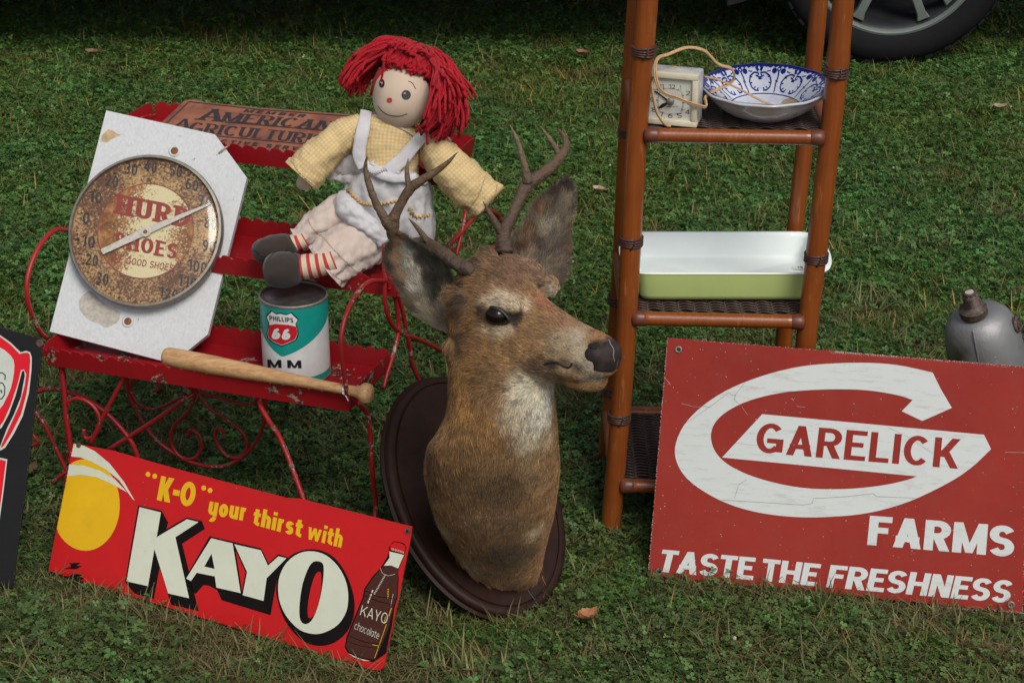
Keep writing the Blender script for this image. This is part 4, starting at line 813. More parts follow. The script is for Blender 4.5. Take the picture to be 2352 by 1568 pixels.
fp('black_splash', M_kblack, [([(430, 822), (500, 820), (475, 838), (510, 842), (470, 860), (400, 858), (440, 845)], zA, 0), ([(420, 905), (455, 888), (510, 895), (490, 908), (525, 915), (500, 930), (528, 945), (515, 965), (505, 955), (490, 968), (470, 948), (435, 935), (465, 922), (415, 912)], zA, 0)], .0004, kp, KP)
# printed bottle
M_brown = signmat('bottle_brown', (.062, .018, .012), (.3, .25, .2), .4)
Bo = [(1395, 518), (1440, 520), (1480, 535), (1492, 565), (1480, 610), (1460, 665), (1432, 735), (1436, 800), (1428, 930), (1404, 1010), (1385, 1150), (1360, 1260), (1338, 1350), (1245, 1412), (1150, 1390), (1060, 1345), (1036, 1300), (1050, 1220), (1120, 1050), (1170, 930), (1180, 870), (1235, 785), (1300, 715), (1330, 670), (1362, 610), (1365, 560)]
bt = fp('bottle_picture', M_kblack, [(Bo, zB, 0)], .0004, kp, KP)
fp('bottle_shadow', M_kblack, [([(1360, 1130), (1388, 1110), (1345, 1340), (1250, 1410), (1300, 1340)], zB, 0)], .0005, bt, KP)
fp('bottle_liquid', M_brown, [([(1322, 702), (1380, 698), (1430, 722), (1430, 790), (1422, 925), (1395, 1010), (1360, 1160), (1262, 1392), (1160, 1378), (1070, 1335), (1046, 1296), (1060, 1225), (1130, 1050), (1178, 935), (1190, 872), (1245, 790)], zB, 0)], .0006, bt, KP)
fp('bottle_neck', M_kcream, [([(1368, 592), (1475, 618), (1455, 662), (1432, 718), (1380, 696), (1326, 698), (1368, 640)], zB, 0), ([(1062, 1345), (1150, 1385), (1230, 1403), (1180, 1400), (1100, 1372)], zB, 0)], .0008, bt, KP)
fp('bottle_cap', M_kred, [([(1400, 524), (1440, 528), (1480, 545), (1486, 575), (1474, 608), (1372, 580), (1376, 545)], zB, 0)], .0008, bt, KP)
mb = MB(); lp = lambda P, w_, off=.0010: line_print(mb, sk, P, w_, off, z=zB)
for k in range(8): x = 1385+k*12; lp([(x, 566+k*3.6), (x+4, 584+k*3.4)], 1.0)
print_text(mb, sk, [zB(*p) for p in ((1148, 1062), (1345, 1132), (1166, 990), (1362, 1052))], 'KAYO', off=.001, t=.09, gap=.12)
for P in ([(1300, 715), (1315, 755), (1360, 772), (1408, 760)], [(1395, 905), (1378, 990)]): lp(P, .75)
if 0: R_ = [(1338+24*math.cos(t), 1098+38*math.sin(t)) for t in th[::3]]; pass
for k in range(14): lp([(1250+k*6.0, 905-k*10.5), (1262+k*6.0, 908-k*10.5)], 1.5)
for k in range(4): lp([(1208+k*10, 975-k*26), (1214+k*10, 955-k*26)], 3)
print_text(mb, sk, [zB(*p) for p in ((1105, 1165), (1285, 1242), (1118, 1108), (1300, 1185))], 'chocolate', off=.001, t=.07, gap=.12)
lp([(1180, 905), (1290, 945), (1400, 975)], .0001); mb.obj('bottle_highlight', M_kcream, bt, smooth=False, kind='stuff')
mb = MB(); [lp([(1362, 870+k*13), (1352, 875+k*13)], 1.6) for k in range(6)]; lp([(1382, 1010), (1362, 1072)], 1.6); lp([(1345, 1130), (1258, 1380)], 1.2); lp([(1240, 1282), (1285, 1290)], 1.2); lp([(1338, 1075), (1330, 1120)], 1.4); mb.obj('bottle_highlight', M_kyel, bt, smooth=False, kind='stuff')
mb = MB(); lp([(1178, 880), (1290, 928), (1425, 945)], 1.4); lp([(1172, 915), (1280, 960), (1410, 990)], 1.4); lp([(1062, 1215), (1180, 1262), (1330, 1280)], 1.4); lp([(1050, 1255), (1170, 1295), (1320, 1310)], 1.); mb.obj('bottle_line', M_kblack, bt, smooth=False, kind='stuff')
mb = MB(); edge_chips(mb, KP, [zA(455, 84), zA(300, 866)][::-1], .0021, 1.6, 60, 2); edge_chips(mb, KP, [zA(520, 94), zA(1779, 418), zB(1535, 410)], .0021, 1.3, 170, 3); edge_chips(mb, KP, [zB(1345, 1350), zB(1535, 420)][::-1], .0021, 1.3, 40, 4)
for x, y, r in ((zA(487, 92)[0], zA(487, 92)[1], 5.5), (zB(1503, 442)[0], zB(1503, 442)[1], 7)): disc(mb, KP, x, y, r, .0019)
edge_chips(mb, KP, [zB(1345, 1440), zB(1230, 1475), zB(1100, 1455)], .0021, 3, 60, 5); mb.obj('rust_flakes', M_steeledge, kp, smooth=False, kind='stuff')
V, F, U = lathe([(.0024, 0), (.0024, .0008), (.0001, .0008)], KP.hit(*zB(1503, 442), .002), KP.n, KP.u, 14, False); obj('nail_hole', V, F, M_ink, kp)
# ---- black enamel sign at the left edge
zK = zc(0, 780, 2.34); BPs = ground_sign((-60, 1378), (30, 1350), 24)
BPs = Plane(PZ(28, 1356, 0), un(A(.97, -.12, 0)), A(0, 0, 1)*math.cos(.42)+A(.05, 1, 0)*math.sin(.42))
bs = thing('enamel_sign', 'black enamel sign with red and white scroll border, cut off at the left edge', 'sign', BPs.at(0, .2))
M_kblack2 = signmat('enamel_black', (.010, .010, .011), (.26, .22, .19), 1., .22); M_ewhite = signmat('enamel_white', (.50, .54, .48), (.05, .05, .05), .8, .25); M_ered = signmat('enamel_red', (.62, .010, .022), (.6, .5, .4), .6, .22)
out = [zK(-150, -10), zK(0, 38), zK(120, 78), zK(228, 106), (100.5, 782), zK(243, 135), zK(240, 165), zK(155, 900), zK(72, 1530), zK(-100, 1545), zK(-180, 1550)]
V, F = prism([BPs.uv(BPs.hit(*p)) for p in out], BPs, -.003, 0); bp = obj('plate', V, F, M_kblack2, bs, smooth=False)
o1 = [(-90, 60), (0, 88), (60, 130), (118, 186), (150, 178), (172, 186), (182, 215), (180, 290), (165, 420), (130, 550), (80, 650), (30, 730), (2, 748), (-2, 730), (40, 620), (80, 540), (120, 440), (142, 320), (138, 292), (126, 294), (90, 430), (50, 540), (10, 615), (-90, 700)]
fp('white_border', M_ewhite, [(o1, zK, 0)], .0004, bp, BPs)
o2 = [(-90, 68), (0, 98), (60, 142), (112, 196), (130, 190), (158, 188), (170, 200), (173, 235), (166, 330), (150, 430), (120, 540), (70, 640), (25, 715), (6, 735), (8, 715), (60, 600), (110, 490), (140, 380), (150, 310), (136, 284), (120, 288), (100, 370), (60, 490), (20, 580), (0, 606), (-90, 690)]
fp('red_scroll', M_ered, [(o2, zK, 0)], .0006, bp, BPs)
fp('white_field', M_ewhite, [([(-90, 140), (0, 160), (45, 190), (78, 232), (80, 300), (62, 390), (30, 460), (0, 508), (-90, 560)], zK, 2)], .0008, bp, BPs)
mb = MB()
for P in ([(-15, 305), (12, 303), (30, 318), (28, 345)], [(-15, 360), (15, 362), (28, 385), (25, 430), (10, 452), (-15, 450)], [(-15, 405), (8, 405), (10, 420)]): line_print(mb, BPs.hit, P, 2.6, .001, zK)
mb.obj('black_lettering', M_ink, bp, smooth=False)
fp('white_border', M_ewhite, [([(-60, 776), (0, 788), (42, 797), (20, 980), (-10, 1200), (-60, 1400)], zK, 0)], .0004, bp, BPs)
fp('red_panel', M_ered, [([(-60, 788), (0, 798), (34, 806), (13, 975), (-16, 1190), (-60, 1380)], zK, 0)], .0006, bp, BPs)
mb = MB(); edge_chips(mb, BPs, [zK(240, 160), zK(155, 900), zK(75, 1525)], .0006, .8, 150, 6); edge_chips(mb, BPs, [zK(0, 42), zK(228, 108)], .0006, 1.2, 50, 7); mb.obj('rust_flakes', plain('rust_flake', (.13, .075, .05), .7, var=.5), bp, smooth=False, kind='stuff')
V, F, U = lathe([(.0065, .0002), (.0065, .0007), (.004, .0005), (.0001, .0004)], BPs.hit(*zK(226, 135)), BPs.n, BPs.u, 18, False); obj('nail_hole', V, F, M_steeledge, bp)
# ---- red dairy sign
GP = ground_sign((1489, 1322), (2347, 1408), 18); zG = zc(1550, 800, 2.0905); sg = GP.hit
gs = thing('dairy_sign', 'large red painted tin sign with white looping C mark and GARELICK FARMS lettering', 'sign', GP.at(.3, .2))
b = NB('dairy_red'); v = b.co(); n = b.noise(v, 3.2, 5, .6); n3 = b.noise(v, 30, 5, .7); n2 = b.noise(v, 170, 4, .8)
col = b.mix(b.ramp(n, [(.35, 0.), (.65, 1.)]), (.25, .021, .015), (.31, .030, .020)); col = b.mix(b.math('MULTIPLY', b.ramp(n3, [(.45, 0.), (.7, 1.)]), .25), col, (.25, .055, .04))
spk = b.math('MULTIPLY', b.ramp(b.vor(v, 95), [(.055, 1.), (.09, 0.)]), b.ramp(n3, [(.50, 0.), (.56, 1.)])); col = b.mix(spk, col, (.60, .42, .38)); b.bump(b.math('ADD', b.math('MULTIPLY', n3, .04), b.noise(v, 4, 2)), .5, .014); M_gred = b.fin(col, .5, spec=.22)
b = NB('dairy_white'); v = b.co(); n3 = b.noise(v, 12, 5, .7); sc = b.noise(b.co('Object', (.3, 1, 2.2)), 60, 5, .75); col = b.mix(b.math('MULTIPLY', b.ramp(sc, [(.52, 0.), (.75, 1.)]), .55), (.60, .63, .62), (.36, .34, .27)); col = b.mix(b.math('MULTIPLY', b.ramp(n3, [(.6, 0.), (.75, 1.)]), .3), col, (.42, .40, .34))
M_gwhite = b.fin(col, .45, spec=.4); M_flake = plain('paint_flake', (.56, .47, .44), .7, var=.25, scale=200)
P2 = [GP.uv(GP.hit(*p)) for p in ((1489, 1322), (1533, 775), (2383, 844), (2347, 1410))]; P2[0] = (P2[0][0], .001); P2[3] = (P2[3][0], .001)
V, F = prism(P2, GP, -.0018, 0); gp = obj('plate', V, F, M_gred, gs, smooth=False)
outer = spline([(1520, 228), (1340, 190), (1150, 178), (900, 190), (700, 230), (500, 303), (350, 395), (250, 498), (205, 610), (222, 705), (290, 790), (430, 877), (600, 935), (800, 963), (1000, 963), (1200, 942), (1400, 885), (1600, 790), (1720, 710), (1818, 618)], 4)
inner = spline([(1440, 757), (1380, 778), (1250, 805), (1060, 822), (850, 815), (650, 773), (500, 712), (420, 645), (389, 570), (400, 500), (455, 437), (560, 380), (700, 340), (850, 320), (1050, 313), (1200, 320), (1340, 343), (1418, 368)], 4)
poly = [tuple(p) for p in outer]+[(1782, 545), (650, 440), (445, 661)]+[tuple(p) for p in inner]+[(1362, 425), (1467, 475), (1618, 408), (1560, 310)]
mb = MB(); flatpoly(mb, GP, poly, .0004, zG); mb.obj('white_loop_mark', M_gwhite, gp, smooth=False)
print_text((M_gred, gp), sg, [zG(*p) for p in ((612, 634), (1650, 719), (632, 482), (1664, 568))], 'GARELICK', off=.0007, t=.19, th=.155, gap=.10)
print_text((M_gwhite, gp), sg, [zG(*p) for p in ((1185, 1106), (1932, 1170), (1200, 957), (1944, 1012))], 'FARMS', off=.0005, t=.235, th=.20, gap=.06)
print_text((M_gwhite, gp), sg, [zG(*p) for p in ((112, 1242), (602, 1286), (142, 1130), (618, 1172))], 'TASTE', off=.0005, t=.22, th=.185, gap=.04)
print_text((M_gwhite, gp), sg, [zG(*p) for p in ((640, 1288), (926, 1318), (656, 1176), (952, 1205))], 'THE', off=.0005, t=.22, th=.185, gap=.05)
print_text((M_gwhite, gp), sg, [zG(*p) for p in ((975, 1322), (1908, 1404), (1000, 1208), (1938, 1290))], 'FRESHNESS', off=.0005, t=.22, th=.185, gap=.05)
mb = MB(); edge_chips(mb, GP, [zG(165, 52), zG(1000, 118)], .0009, 1.0, 120, 8); edge_chips(mb, GP, [zG(1000, 118), zG(1330, 143), zG(1986, 197)], .0009, 3.4, 900, 9); edge_chips(mb, GP, [zG(66, 1265), zG(165, 52)][::-1][::-1], .0009, 1.4, 420, 10)
edge_chips(mb, GP, [zG(1700, 1440), zG(1500, 1420)], .0009, 3.5, 260, 11); edge_chips(mb, GP, [zG(2000, 1460), zG(1700, 1436)], .0009, 4, 300, 12); edge_chips(mb, GP, [zG(2010, 200), zG(1982, 1450)], .0009, 2.5, 200, 15)
r = random.Random(5)
for _ in range(170):
    x, y = r.uniform(1500, 2350), r.uniform(800, 1390); edge_chips(mb, GP, [(x, y), (x+2, y+1)], .0009, .5, r.randint(1, 3), r.randint(0, 9999))
mb.obj('paint_flakes', M_flake, gp, smooth=False, kind='stuff')
mb = MB(); L_ = lambda P, w_=.55: line_print(mb, sg, P, w_, .0009, z=zG)
L_([(262, 485), (380, 405), (480, 330), (500, 345), (515, 340), (560, 280)]); L_([(515, 340), (508, 365), (530, 388)]); L_([(440, 877), (650, 890), (860, 903), (905, 895), (912, 870), (1060, 862), (1215, 845), (1235, 860), (1430, 868)]); L_([(572, 772), (530, 800), (508, 870)]); L_([(330, 395), (385, 405)]); L_([(1290, 505), (1400, 560), (1520, 640)], .35); L_([(500, 585), (620, 600)], .3); L_([(700, 326), (865, 323)], .5)
mb.obj('scratches', plain('scratch', (.12, .11, .09), .8), gp, smooth=False, kind='stuff')
mb = MB(); L_([(236, 385), (300, 402), (385, 403)], .5); L_([(800, 360), (812, 372)], .8); L_([(825, 400), (870, 405)], .5); L_([(150, 252), (182, 290)], .7); L_([(1890, 634), (1990, 636)], .6); L_([(545, 400), (575, 445)], .4); mb.obj('pale_scratches', M_flake, gp, smooth=False, kind='stuff')
for x, y in ((223, 111), (124, 1243), (1920, 1412)):
    V, F, U = lathe([(.0062, .0006), (.0060, .0012), (.0036, .0016), (.0030, .0009)], GP.hit(*zG(x, y)), GP.n, GP.u, 18, False); o = obj('eyelet', V, F, M_zinc, gp); V, F, U = lathe([(.0031, .0009), (.0001, .0009)], GP.hit(*zG(x, y)), GP.n, GP.u, 14, False); obj('eyelet_hole', V, F, M_ink, o)
# ================================================================ BAMBOO SHELF
b = NB('bamboo'); v = b.co(); gr = b.noise(b.co('Object', (1, 1, .035)), 210, 5, .65); n = b.noise(v, 9, 4); sp = b.noise(v, 420, 2)
col = b.mix(gr, (.13, .028, .005), (.33, .085, .012)); col = b.mix(b.math('MULTIPLY', b.ramp(n, [(.45, 0.), (.7, 1.)]), .5), col, (.15, .034, .008)); sc_ = b.noise(b.co('Object', (1, 1, .15)), 90, 4, .7); col = b.mix(b.math('MULTIPLY', b.ramp(sc_, [(.60, 0.), (.68, 1.)]), .45), col, (.40, .16, .05)); b.bump(gr, .3, .001); M_bam = b.fin(col, b.math('ADD', .24, b.math('MULTIPLY', sc_, .25)), spec=.5, coat=.25)
M_bind = plain('rattan_binding', (.055, .022, .016), .5, var=.45, scale=200); b = NB('wicker'); v = b.co(); n = b.noise(v, 240, 4, .7); M_wick = b.fin(b.mix(n, (.012, .006, .005), (.060, .028, .020)), .48)
XL, XR, YF, YB = .1735, .4765, 3.128, 3.398
def lx(x, z): return x+.037*z/.95
sh_ = thing('bamboo_shelf', 'tall orange-brown bamboo shelf with dark wicker tiers holding the clock, bowl and dish', 'shelf', (.35, 3.26, 0)); HT = 1.18
TZ = [.101, .414, .732, 1.05]
def ring_set(par, x, y, z, r, n=4, tilt=(0, 0)):
    mb = MB()
    for k in range(n):
        zz = z+(k-(n-1)/2)*.0042; th = np.linspace(0, 2*math.pi, 23)[:-1]; tube(mb, [A(lx(x, zz)+(r+.0012)*math.cos(t), y+(r+.0012)*math.sin(t), zz+.0008*math.sin(t*2+k)) for t in th], .0022, 6, closed=True)
    tube(mb, [A(lx(x, z)+.3*r, y-r-.002, z+.009), A(lx(x, z)+.25*r, y-r-.004, z), A(lx(x, z)-.1*r, y-r-.002, z-.010)], .0016, 5, 3); mb.obj('binding', M_bind, par)
for x, y, r, bz in ((XL, YF, .0172, (.868, .548, .228)), (XR-.0, YF-.015, .0172, (.838, .525, .21)), (XL+.003, YB, .0150, (.645, .33, .15)), (XR+.006, YB-.012, .0150, (.675, .36))):
    rr = random.Random(int(x*900+y*7)); zs = np.arange(0, HT+.01, .02); knots = [b_+.022 for b_ in bz]
    P = [A(lx(x, z)+.0020*math.sin(z*8+x*30), y+.0018*math.cos(z*7), z) for z in zs]; R = [r*(1+.012*math.sin(z*23+x)+sum(.10*math.exp(-((z-k)/.006)**2) for k in knots)) for z in zs]
    mb = MB(); tube(mb, P, R, 24); leg = mb.obj('leg', M_bam, sh_)
    for z in bz: ring_set(leg, x, y, z, r, 4)
for ti, z in enumerate(TZ):
    zt = z; r = .0118
    for nm, p, q in (('front_rail', A(lx(XL, z)+.004, YF-.002, zt), A(lx(XR, z)-.004, YF-.017, zt)), ('back_rail', A(lx(XL, z), YB, zt+.004), A(lx(XR, z), YB-.012, zt+.004)), ('side_rail', A(lx(XL, z), YF, zt+.002), A(lx(XL, z), YB, zt+.002)), ('side_rail', A(lx(XR, z), YF-.015, zt+.002), A(lx(XR, z)+.004, YB-.012, zt+.002))):
        if 'front' in nm: p, q = p+A(.012, -.008, 0), q+A(-.012, -.008, 0)
        mb = MB(); n = 12; P = [p+(q-p)*k/n for k in range(n+1)]; R = [r*(1.12 if k in (0, n) else 1.) for k in range(n+1)]; tube(mb, P, R, 18); ra = mb.obj(nm, M_bam, sh_)
        if 'front' in nm:
            for e, s in ((p, 1), (q, -1)):
                mb = MB(); dd = un(q-p)*s; tube(mb, [e+dd*t for t in (-.008, -.004, .004, .013, .016)], [.0085, r*1.13, r*1.14, r*1.10, r*1.02], 16); mb.obj('end_wrap', plain('end_wrap', (.12, .034, .018), .4, var=.3) if 'end_wrap' not in bpy.data.materials else bpy.data.materials['end_wrap'], ra)
    # woven wicker: weavers run across, over and under ribs that run front to back
    mb = MB(); x0, x1, y0, y1 = lx(XL, z)+.010, lx(XR, z)-.006, YF+.006, YB-.012; pz = zt+.006; nr = 11; nw = 46
    for i in range(nw):
        yy = y0+(y1-y0)*(i+.5)/nw; ph = math.pi*(i % 2); xs = np.linspace(x0, x1, nr*6+1); P = np.array([(x, yy-.015*(x-x0)/(x1-x0)+.0010*math.sin((x-x0)/(x1-x0)*nr*math.pi*2), pz+.0026*math.sin((x-x0)/(x1-x0)*nr*math.pi+ph)) for x in xs]); V, F, U = tube_data(P, .0027, 5, False, flat=.7); mb.add(V, F)
    for k in range(nr+1):
        x = x0+(x1-x0)*(k-.0)/nr; tube(mb, [A(x, y0, pz), A(x, y1, pz)], .0022, 5)
    mb.add(*boxd(A((x0+x1)/2, (y0+y1)/2-.007, pz-.0035), A((x1-x0)/2, 0, 0), A(0, (y1-y0)/2, 0), A(0, 0, .001))); mb.obj('wicker_panel', M_wick, sh_, kind='stuff')
# ================================================================ ALARM CLOCK
z6 = zc(1550, 110, 7.465); ca = math.radians(17); cr = A(math.cos(ca), -math.sin(ca), 0); cn = A(-math.sin(ca), -math.cos(ca), 0)
cor = PZ(*z6(1128, 1500), TZ[2]+.0115); CW, CH2, CD_ = .094, .086, .044; ctr = cor-cr*CW/2+A(0, 0, CH2/2)-cn*CD_/2
ck = thing('alarm_clock', 'small cream square electric alarm clock with its cord looped over it', 'clock', cor-cr*CW/2)
M_ivory = plain('ivory_plastic', (.62, .57, .43), .42, var=.12, scale=60); M_face = plain('clock_face', (.74, .74, .68), .5, var=.04); M_cgrey = plain('grey_plastic_top', (.46, .46, .50), .45, var=.2, scale=40)
V, F = boxd(ctr-cn*.004, cr*CW/2*.985, -cn*CD_/2*.80, A(0, 0, CH2/2*.985), .003); cb = obj('case', V, F, M_cgrey, ck, auto=35)
fc = ctr+cn*CD_/2; fpl = Plane(fc, cr, (0, 0, 1))
mb = MB(); bw = .0045
for sx, sy, L1, L2 in ((0, 1, CW/2, bw), (0, -1, CW/2, bw), (1, 0, bw, CH2/2-2*bw), (-1, 0, bw, CH2/2-2*bw)):
    c = fc+cr*sx*(CW/2-bw)+A(0, 0, 1)*sy*(CH2/2-bw); mb.add(*boxd(c-cn*.004, cr*L1, cn*.008, A(0, 0, 1)*L2, .0012))
mb.obj('bezel', M_ivory, ck, auto=40)
V, F = boxd(fc-cn*.0035, cr*(CW/2-bw*1.6), cn*.0015, A(0, 0, CH2/2-bw*1.6)); face = obj('face', V, F, M_face, ck, smooth=False)
M_cblk = plain('clock_black', (.02, .018, .018), .5); FP = Plane(fc-cn*.0019, cr, (0, 0, 1)); sc6 = lambda x, y, off=0.: FP.hit(x, y, off); mb = MB()
for s, x, y, hw in (('11', 488, 757, 36), ('12', 676, 762, 57), ('1', 828, 780, 12), ('2', 965, 880, 37), ('3', 985, 1048, 36), ('4', 958, 1224, 38), ('5', 815, 1290, 40), ('6', 645, 1290, 42), ('7', 485, 1262, 36), ('8', 345, 1180, 40), ('9', 310, 1000, 34), ('10', 372, 840, 52)):
    hh = 40; print_text((M_cblk, face), sc6, [z6(x-hw, y+hh+hw*-.0-2), z6(x+hw, y+hh+2), z6(x-hw, y-hh-2), z6(x+hw, y-hh+2)], s, off=.0002, t=.11, th=.11, gap=.2)
for k in range(60):
    a = k*math.pi/30; r0 = .0195*(1/max(abs(math.cos(a)), abs(math.sin(a))*.95))**.5; r1 = r0+(.0036 if k % 5 == 0 else .0022); wd = .0006 if k % 5 == 0 else .0003
    c, s = math.cos(a), math.sin(a); u0, v0 = FP.uv(FP.hit(*z6(650, 1030))); V = [FP.at(u0+r*c-w_*s, v0+r*s+w_*c, .0003) for r, w_ in ((r0, -wd), (r1, -wd), (r1, wd), (r0, wd))]; mb.add(V, [(0, 1, 2, 3)])
print_text(mb, sc6, [z6(565, 1368), z6(720, 1374), z6(565, 1352), z6(720, 1358)], 'MADE IN USA', off=.0002, t=.15, gap=.2)
print_text(mb, sc6, [z6(575, 1130), z6(790, 1138), z6(575, 1112), z6(790, 1120)], 'GENERAL ELECTRIC', off=.0002, t=.14, gap=.16)
mb.obj('printed_marks', M_cblk, face, smooth=False, kind='stuff')
mb = MB(); hn = lambda P, off: flatpoly(mb, FP, P, off, z6)
hn([(350, 850), (385, 838), (450, 885), (585, 985), (610, 1020), (580, 1022), (450, 915)], .0016); mb.obj('minute_hand', plain('dark_bronze', (.05, .03, .022), .4, .6), ck, smooth=False)
mb = MB(); hn([(430, 1165), (440, 1125), (500, 1070), (590, 1040), (600, 1060), (560, 1110), (490, 1150)], .0012); mb.obj('hour_hand', bpy.data.materials['dark_bronze'], ck, smooth=False)
mb = MB(); line_print(mb, sc6, [(500, 985), (880, 1155)], .35, .002, z6); mb.obj('second_hand', bpy.data.materials['dark_bronze'], ck, smooth=False)
V, F, U = lathe([(.0062, 0), (.0062, .004), (.005, .0055), (.0001, .0055)], FP.hit(*z6(652, 1025)), FP.n, FP.u, 20, False); obj('setting_knob', V, F, M_zinc, ck)
q_ = fc-cn*.0002; a_, c_ = cr*(CW/2-bw*1.9), A(0, 0, CH2/2-bw*1.9); obj('crystal', [q_-a_-c_, q_+a_-c_, q_+a_+c_, q_-a_+c_], [(0, 1, 2, 3)], M_clear, ck, smooth=False)
M_cord = plain('tan_cord', (.48, .30, .145), .55, var=.15, scale=90)
def cord(pts, name='cord', r=.0017):
    P = np.array([PD(*z6(x, y), D) for x, y, D in pts]); Q = spline(P, 7); T, N, B = frames(Q); mb = MB()
    for s in (-1, 1): tube(mb, Q+B*s*r*.85*0+N*s*r*.85, r, 6)
    mb.obj(name, M_cord, ck)
Df = fc[1]-.018
cord([(640, 1475, Df+.004), (560, 1460, Df), (480, 1370, Df-.003), (400, 1230, Df-.003), (345, 1010, Df-.002), (318, 830, Df), (315, 700, Df+.004), (345, 620, Df+.012), (440, 530, Df+.03), (560, 455, Df+.045), (690, 412, Df+.05), (800, 425, Df+.05), (890, 490, Df+.048), (985, 560, Df+.045), (900, 615, Df+.02)])
cord([(1285, 950, Df+.04), (1400, 870, Df+.05), (1560, 780, Df+.06), (1720, 680, Df+.065), (1830, 560, Df+.06), (1840, 440, Df+.05), (1780, 320, Df+.045), (1680, 300, Df+.04), (1480, 320, Df+.04), (1330, 160, Df+.035), (1180, 70, Df+.03), (980, 48, Df+.03), (830, 80, Df+.025), (600, 175, Df+.02), (440, 225, Df+.012), (375, 340, Df+.006), (372, 480, Df), (395, 640, Df-.004), (440, 790, Df-.006), (560, 895, Df-.006), (760, 960, Df-.006), (960, 1040, Df-.006), (1150, 1100, Df-.004), (1290, 1130, Df), (1295, 1050, Df+.01), (1270, 960, Df+.02)][:6]+[(1640, 380, Df+.045), (1560, 400, Df+.04), (1480, 320, Df+.04), (1330, 160, Df+.035), (1180, 70, Df+.03), (980, 48, Df+.03), (830, 80, Df+.025), (600, 175, Df+.02), (440, 225, Df+.012), (375, 340, Df+.006), (372, 480, Df), (395, 640, Df-.004), (440, 790, Df-.006), (560, 895, Df-.006), (760, 960, Df-.006), (960, 1040, Df-.006), (1150, 1100, Df-.004), (1290, 1130, Df), (1295, 1050, Df+.01), (1270, 960, Df+.02)] if False else
     [(1285, 950, Df+.04), (1420, 850, Df+.05), (1620, 760, Df+.06), (1740, 690, Df+.062), (1810, 600, Df+.06), (1800, 500, Df+.055), (1740, 420, Df+.05), (1590, 380, Df+.045), (1490, 325, Df+.042), (1400, 230, Df+.038), (1290, 120, Df+.034), (1150, 65, Df+.03), (980, 48, Df+.03), (830, 80, Df+.025), (600, 175, Df+.02), (440, 225, Df+.012), (375, 340, Df+.006), (372, 480, Df), (395, 640, Df-.004), (440, 790, Df-.006), (560, 895, Df-.006), (760, 960, Df-.006), (960, 1040, Df-.006), (1150, 1100, Df-.004), (1290, 1130, Df), (1295, 1050, Df+.01), (1270, 960, Df+.02)])
cord([(310, 480, Df+.05), (420, 480, Df+.055), (600, 525, Df+.06)])
zR = zc(1450, 0, 3.36)
def cord2(pts, name='cord', r=.0017):
    P = np.array([PD(*zR(x, y), D) for x, y, D in pts]); Q = spline(P, 7); T, N, B = frames(Q); mb = MB()
    for s in (-1, 1): tube(mb, Q+N*s*r*.85, r, 6)
    mb.obj(name, M_cord, ck)
cord2([(905, 630, Df+.05), (990, 645, Df+.055), (1080, 680, Df+.06), (1200, 735, Df+.07), (1300, 790, Df+.075), (1400, 840, Df+.08), (1480, 868, Df+.085)])
p0 = PD(*zR(1560, 858), Df+.09); p1 = PD(*zR(1655, 845), Df+.10); d_ = un(p1-p0); e_ = un(np.cross(d_, (0, 0, 1))); mb = MB(); mb.add(*loft([[p0-d_*.004+s1*e_*w_*.6+A(0, 0, s2*h*.6), ][0] for w_, h in [(.005, .004)] for s1, s2 in ((-1, -1), (1, -1), (1, 1), (-1, 1))] and [[p0+d_*t+s1*e_*w_+A(0, 0, s2*h) for s1, s2 in ((-1, -1), (1, -1), (1, 1), (-1, 1))] for t, w_, h in ((-.003, .004, .003), (.004, .008, .005), (.016, .010, .006), (.027, .011, .0065), (.0285, .010, .006))])[:2]); plug = mb.obj('plug', plain('plug_cream', (.42, .30, .15), .45), ck, smooth=False)
for s in (-1, 1): V, F = boxd(p1+d_*.010+e_*s*.0055, d_*.009, e_*.0008, A(0, 0, .0032)); obj('plug_prong', V, F, plain('prong', (.35, .33, .28), .3, .9), plug, smooth=False)
# ================================================================ BLUE AND WHITE BOWL
BC = A(.411, 3.192, TZ[2]+.0115); BR_, BH_ = .1015, .044; tl = A(-.02, -.035, 1); bx = un(tl); bu = un(np.cross((0, 1, 0), bx)); bv = np.cross(bx, bu)
bowl = thing('china_bowl', 'shallow white china bowl with dark blue flower scrolls inside on the upper wicker tier', 'bowl', BC)
b = NB('flow_blue_glaze'); v = b.co(); n = b.noise(v, 55, 3); col = b.mix(b.math('MULTIPLY', b.ramp(n, [(.45, 0.), (.75, 1.)]), .45), (.66, .69, .76), (.34, .42, .70)); M_china = b.fin(col, .12, spec=.6); M_chinaout = plain('white_glaze', (.50, .51, .54), .16, spec=.6, var=.06)
M_cobalt = plain('cobalt_print', (.012, .022, .20), .15, spec=.6, var=.4, scale=120)
def rimk(t): return 1+.012*math.cos(t*12)
def bpt(t, s, off=0.):
    """inner face: s 0 at the centre, 1 at the rim"""
    r = BR_*(.52*min(s/.45, 1)+(.48*(max(s-.45, 0)/.55)) if s > .45 else s*.52/.45)*(rimk(t) if s > .8 else 1); h = .006 if s < .45 else .006+(BH_-.006)*((s-.45)/.55)**1.1
    return BC+bu*(r*math.cos(t)-0)+bv*(r*math.sin(t))+bx*(h+off*.8)-(bu*math.cos(t)+bv*math.sin(t))*off*.6+bx*.006
def bpo(t, s):
    r = BR_*(.42+.58*s**.75)*(rimk(t) if s > .8 else 1)+.001; h = -.001+(BH_)*s**1.5-.001; return BC+bu*r*math.cos(t)+bv*r*math.sin(t)+bx*(h+.006)
TH = np.linspace(0, 2*math.pi, 96, endpoint=False)
V, F, U = loft([[bpt(t, s) for t in TH] for s in (.001, .2, .43, .47, .55, .65, .75, .85, .93, .985, 1.)], False); bi = obj('inner_face', V, F, M_china, bowl)
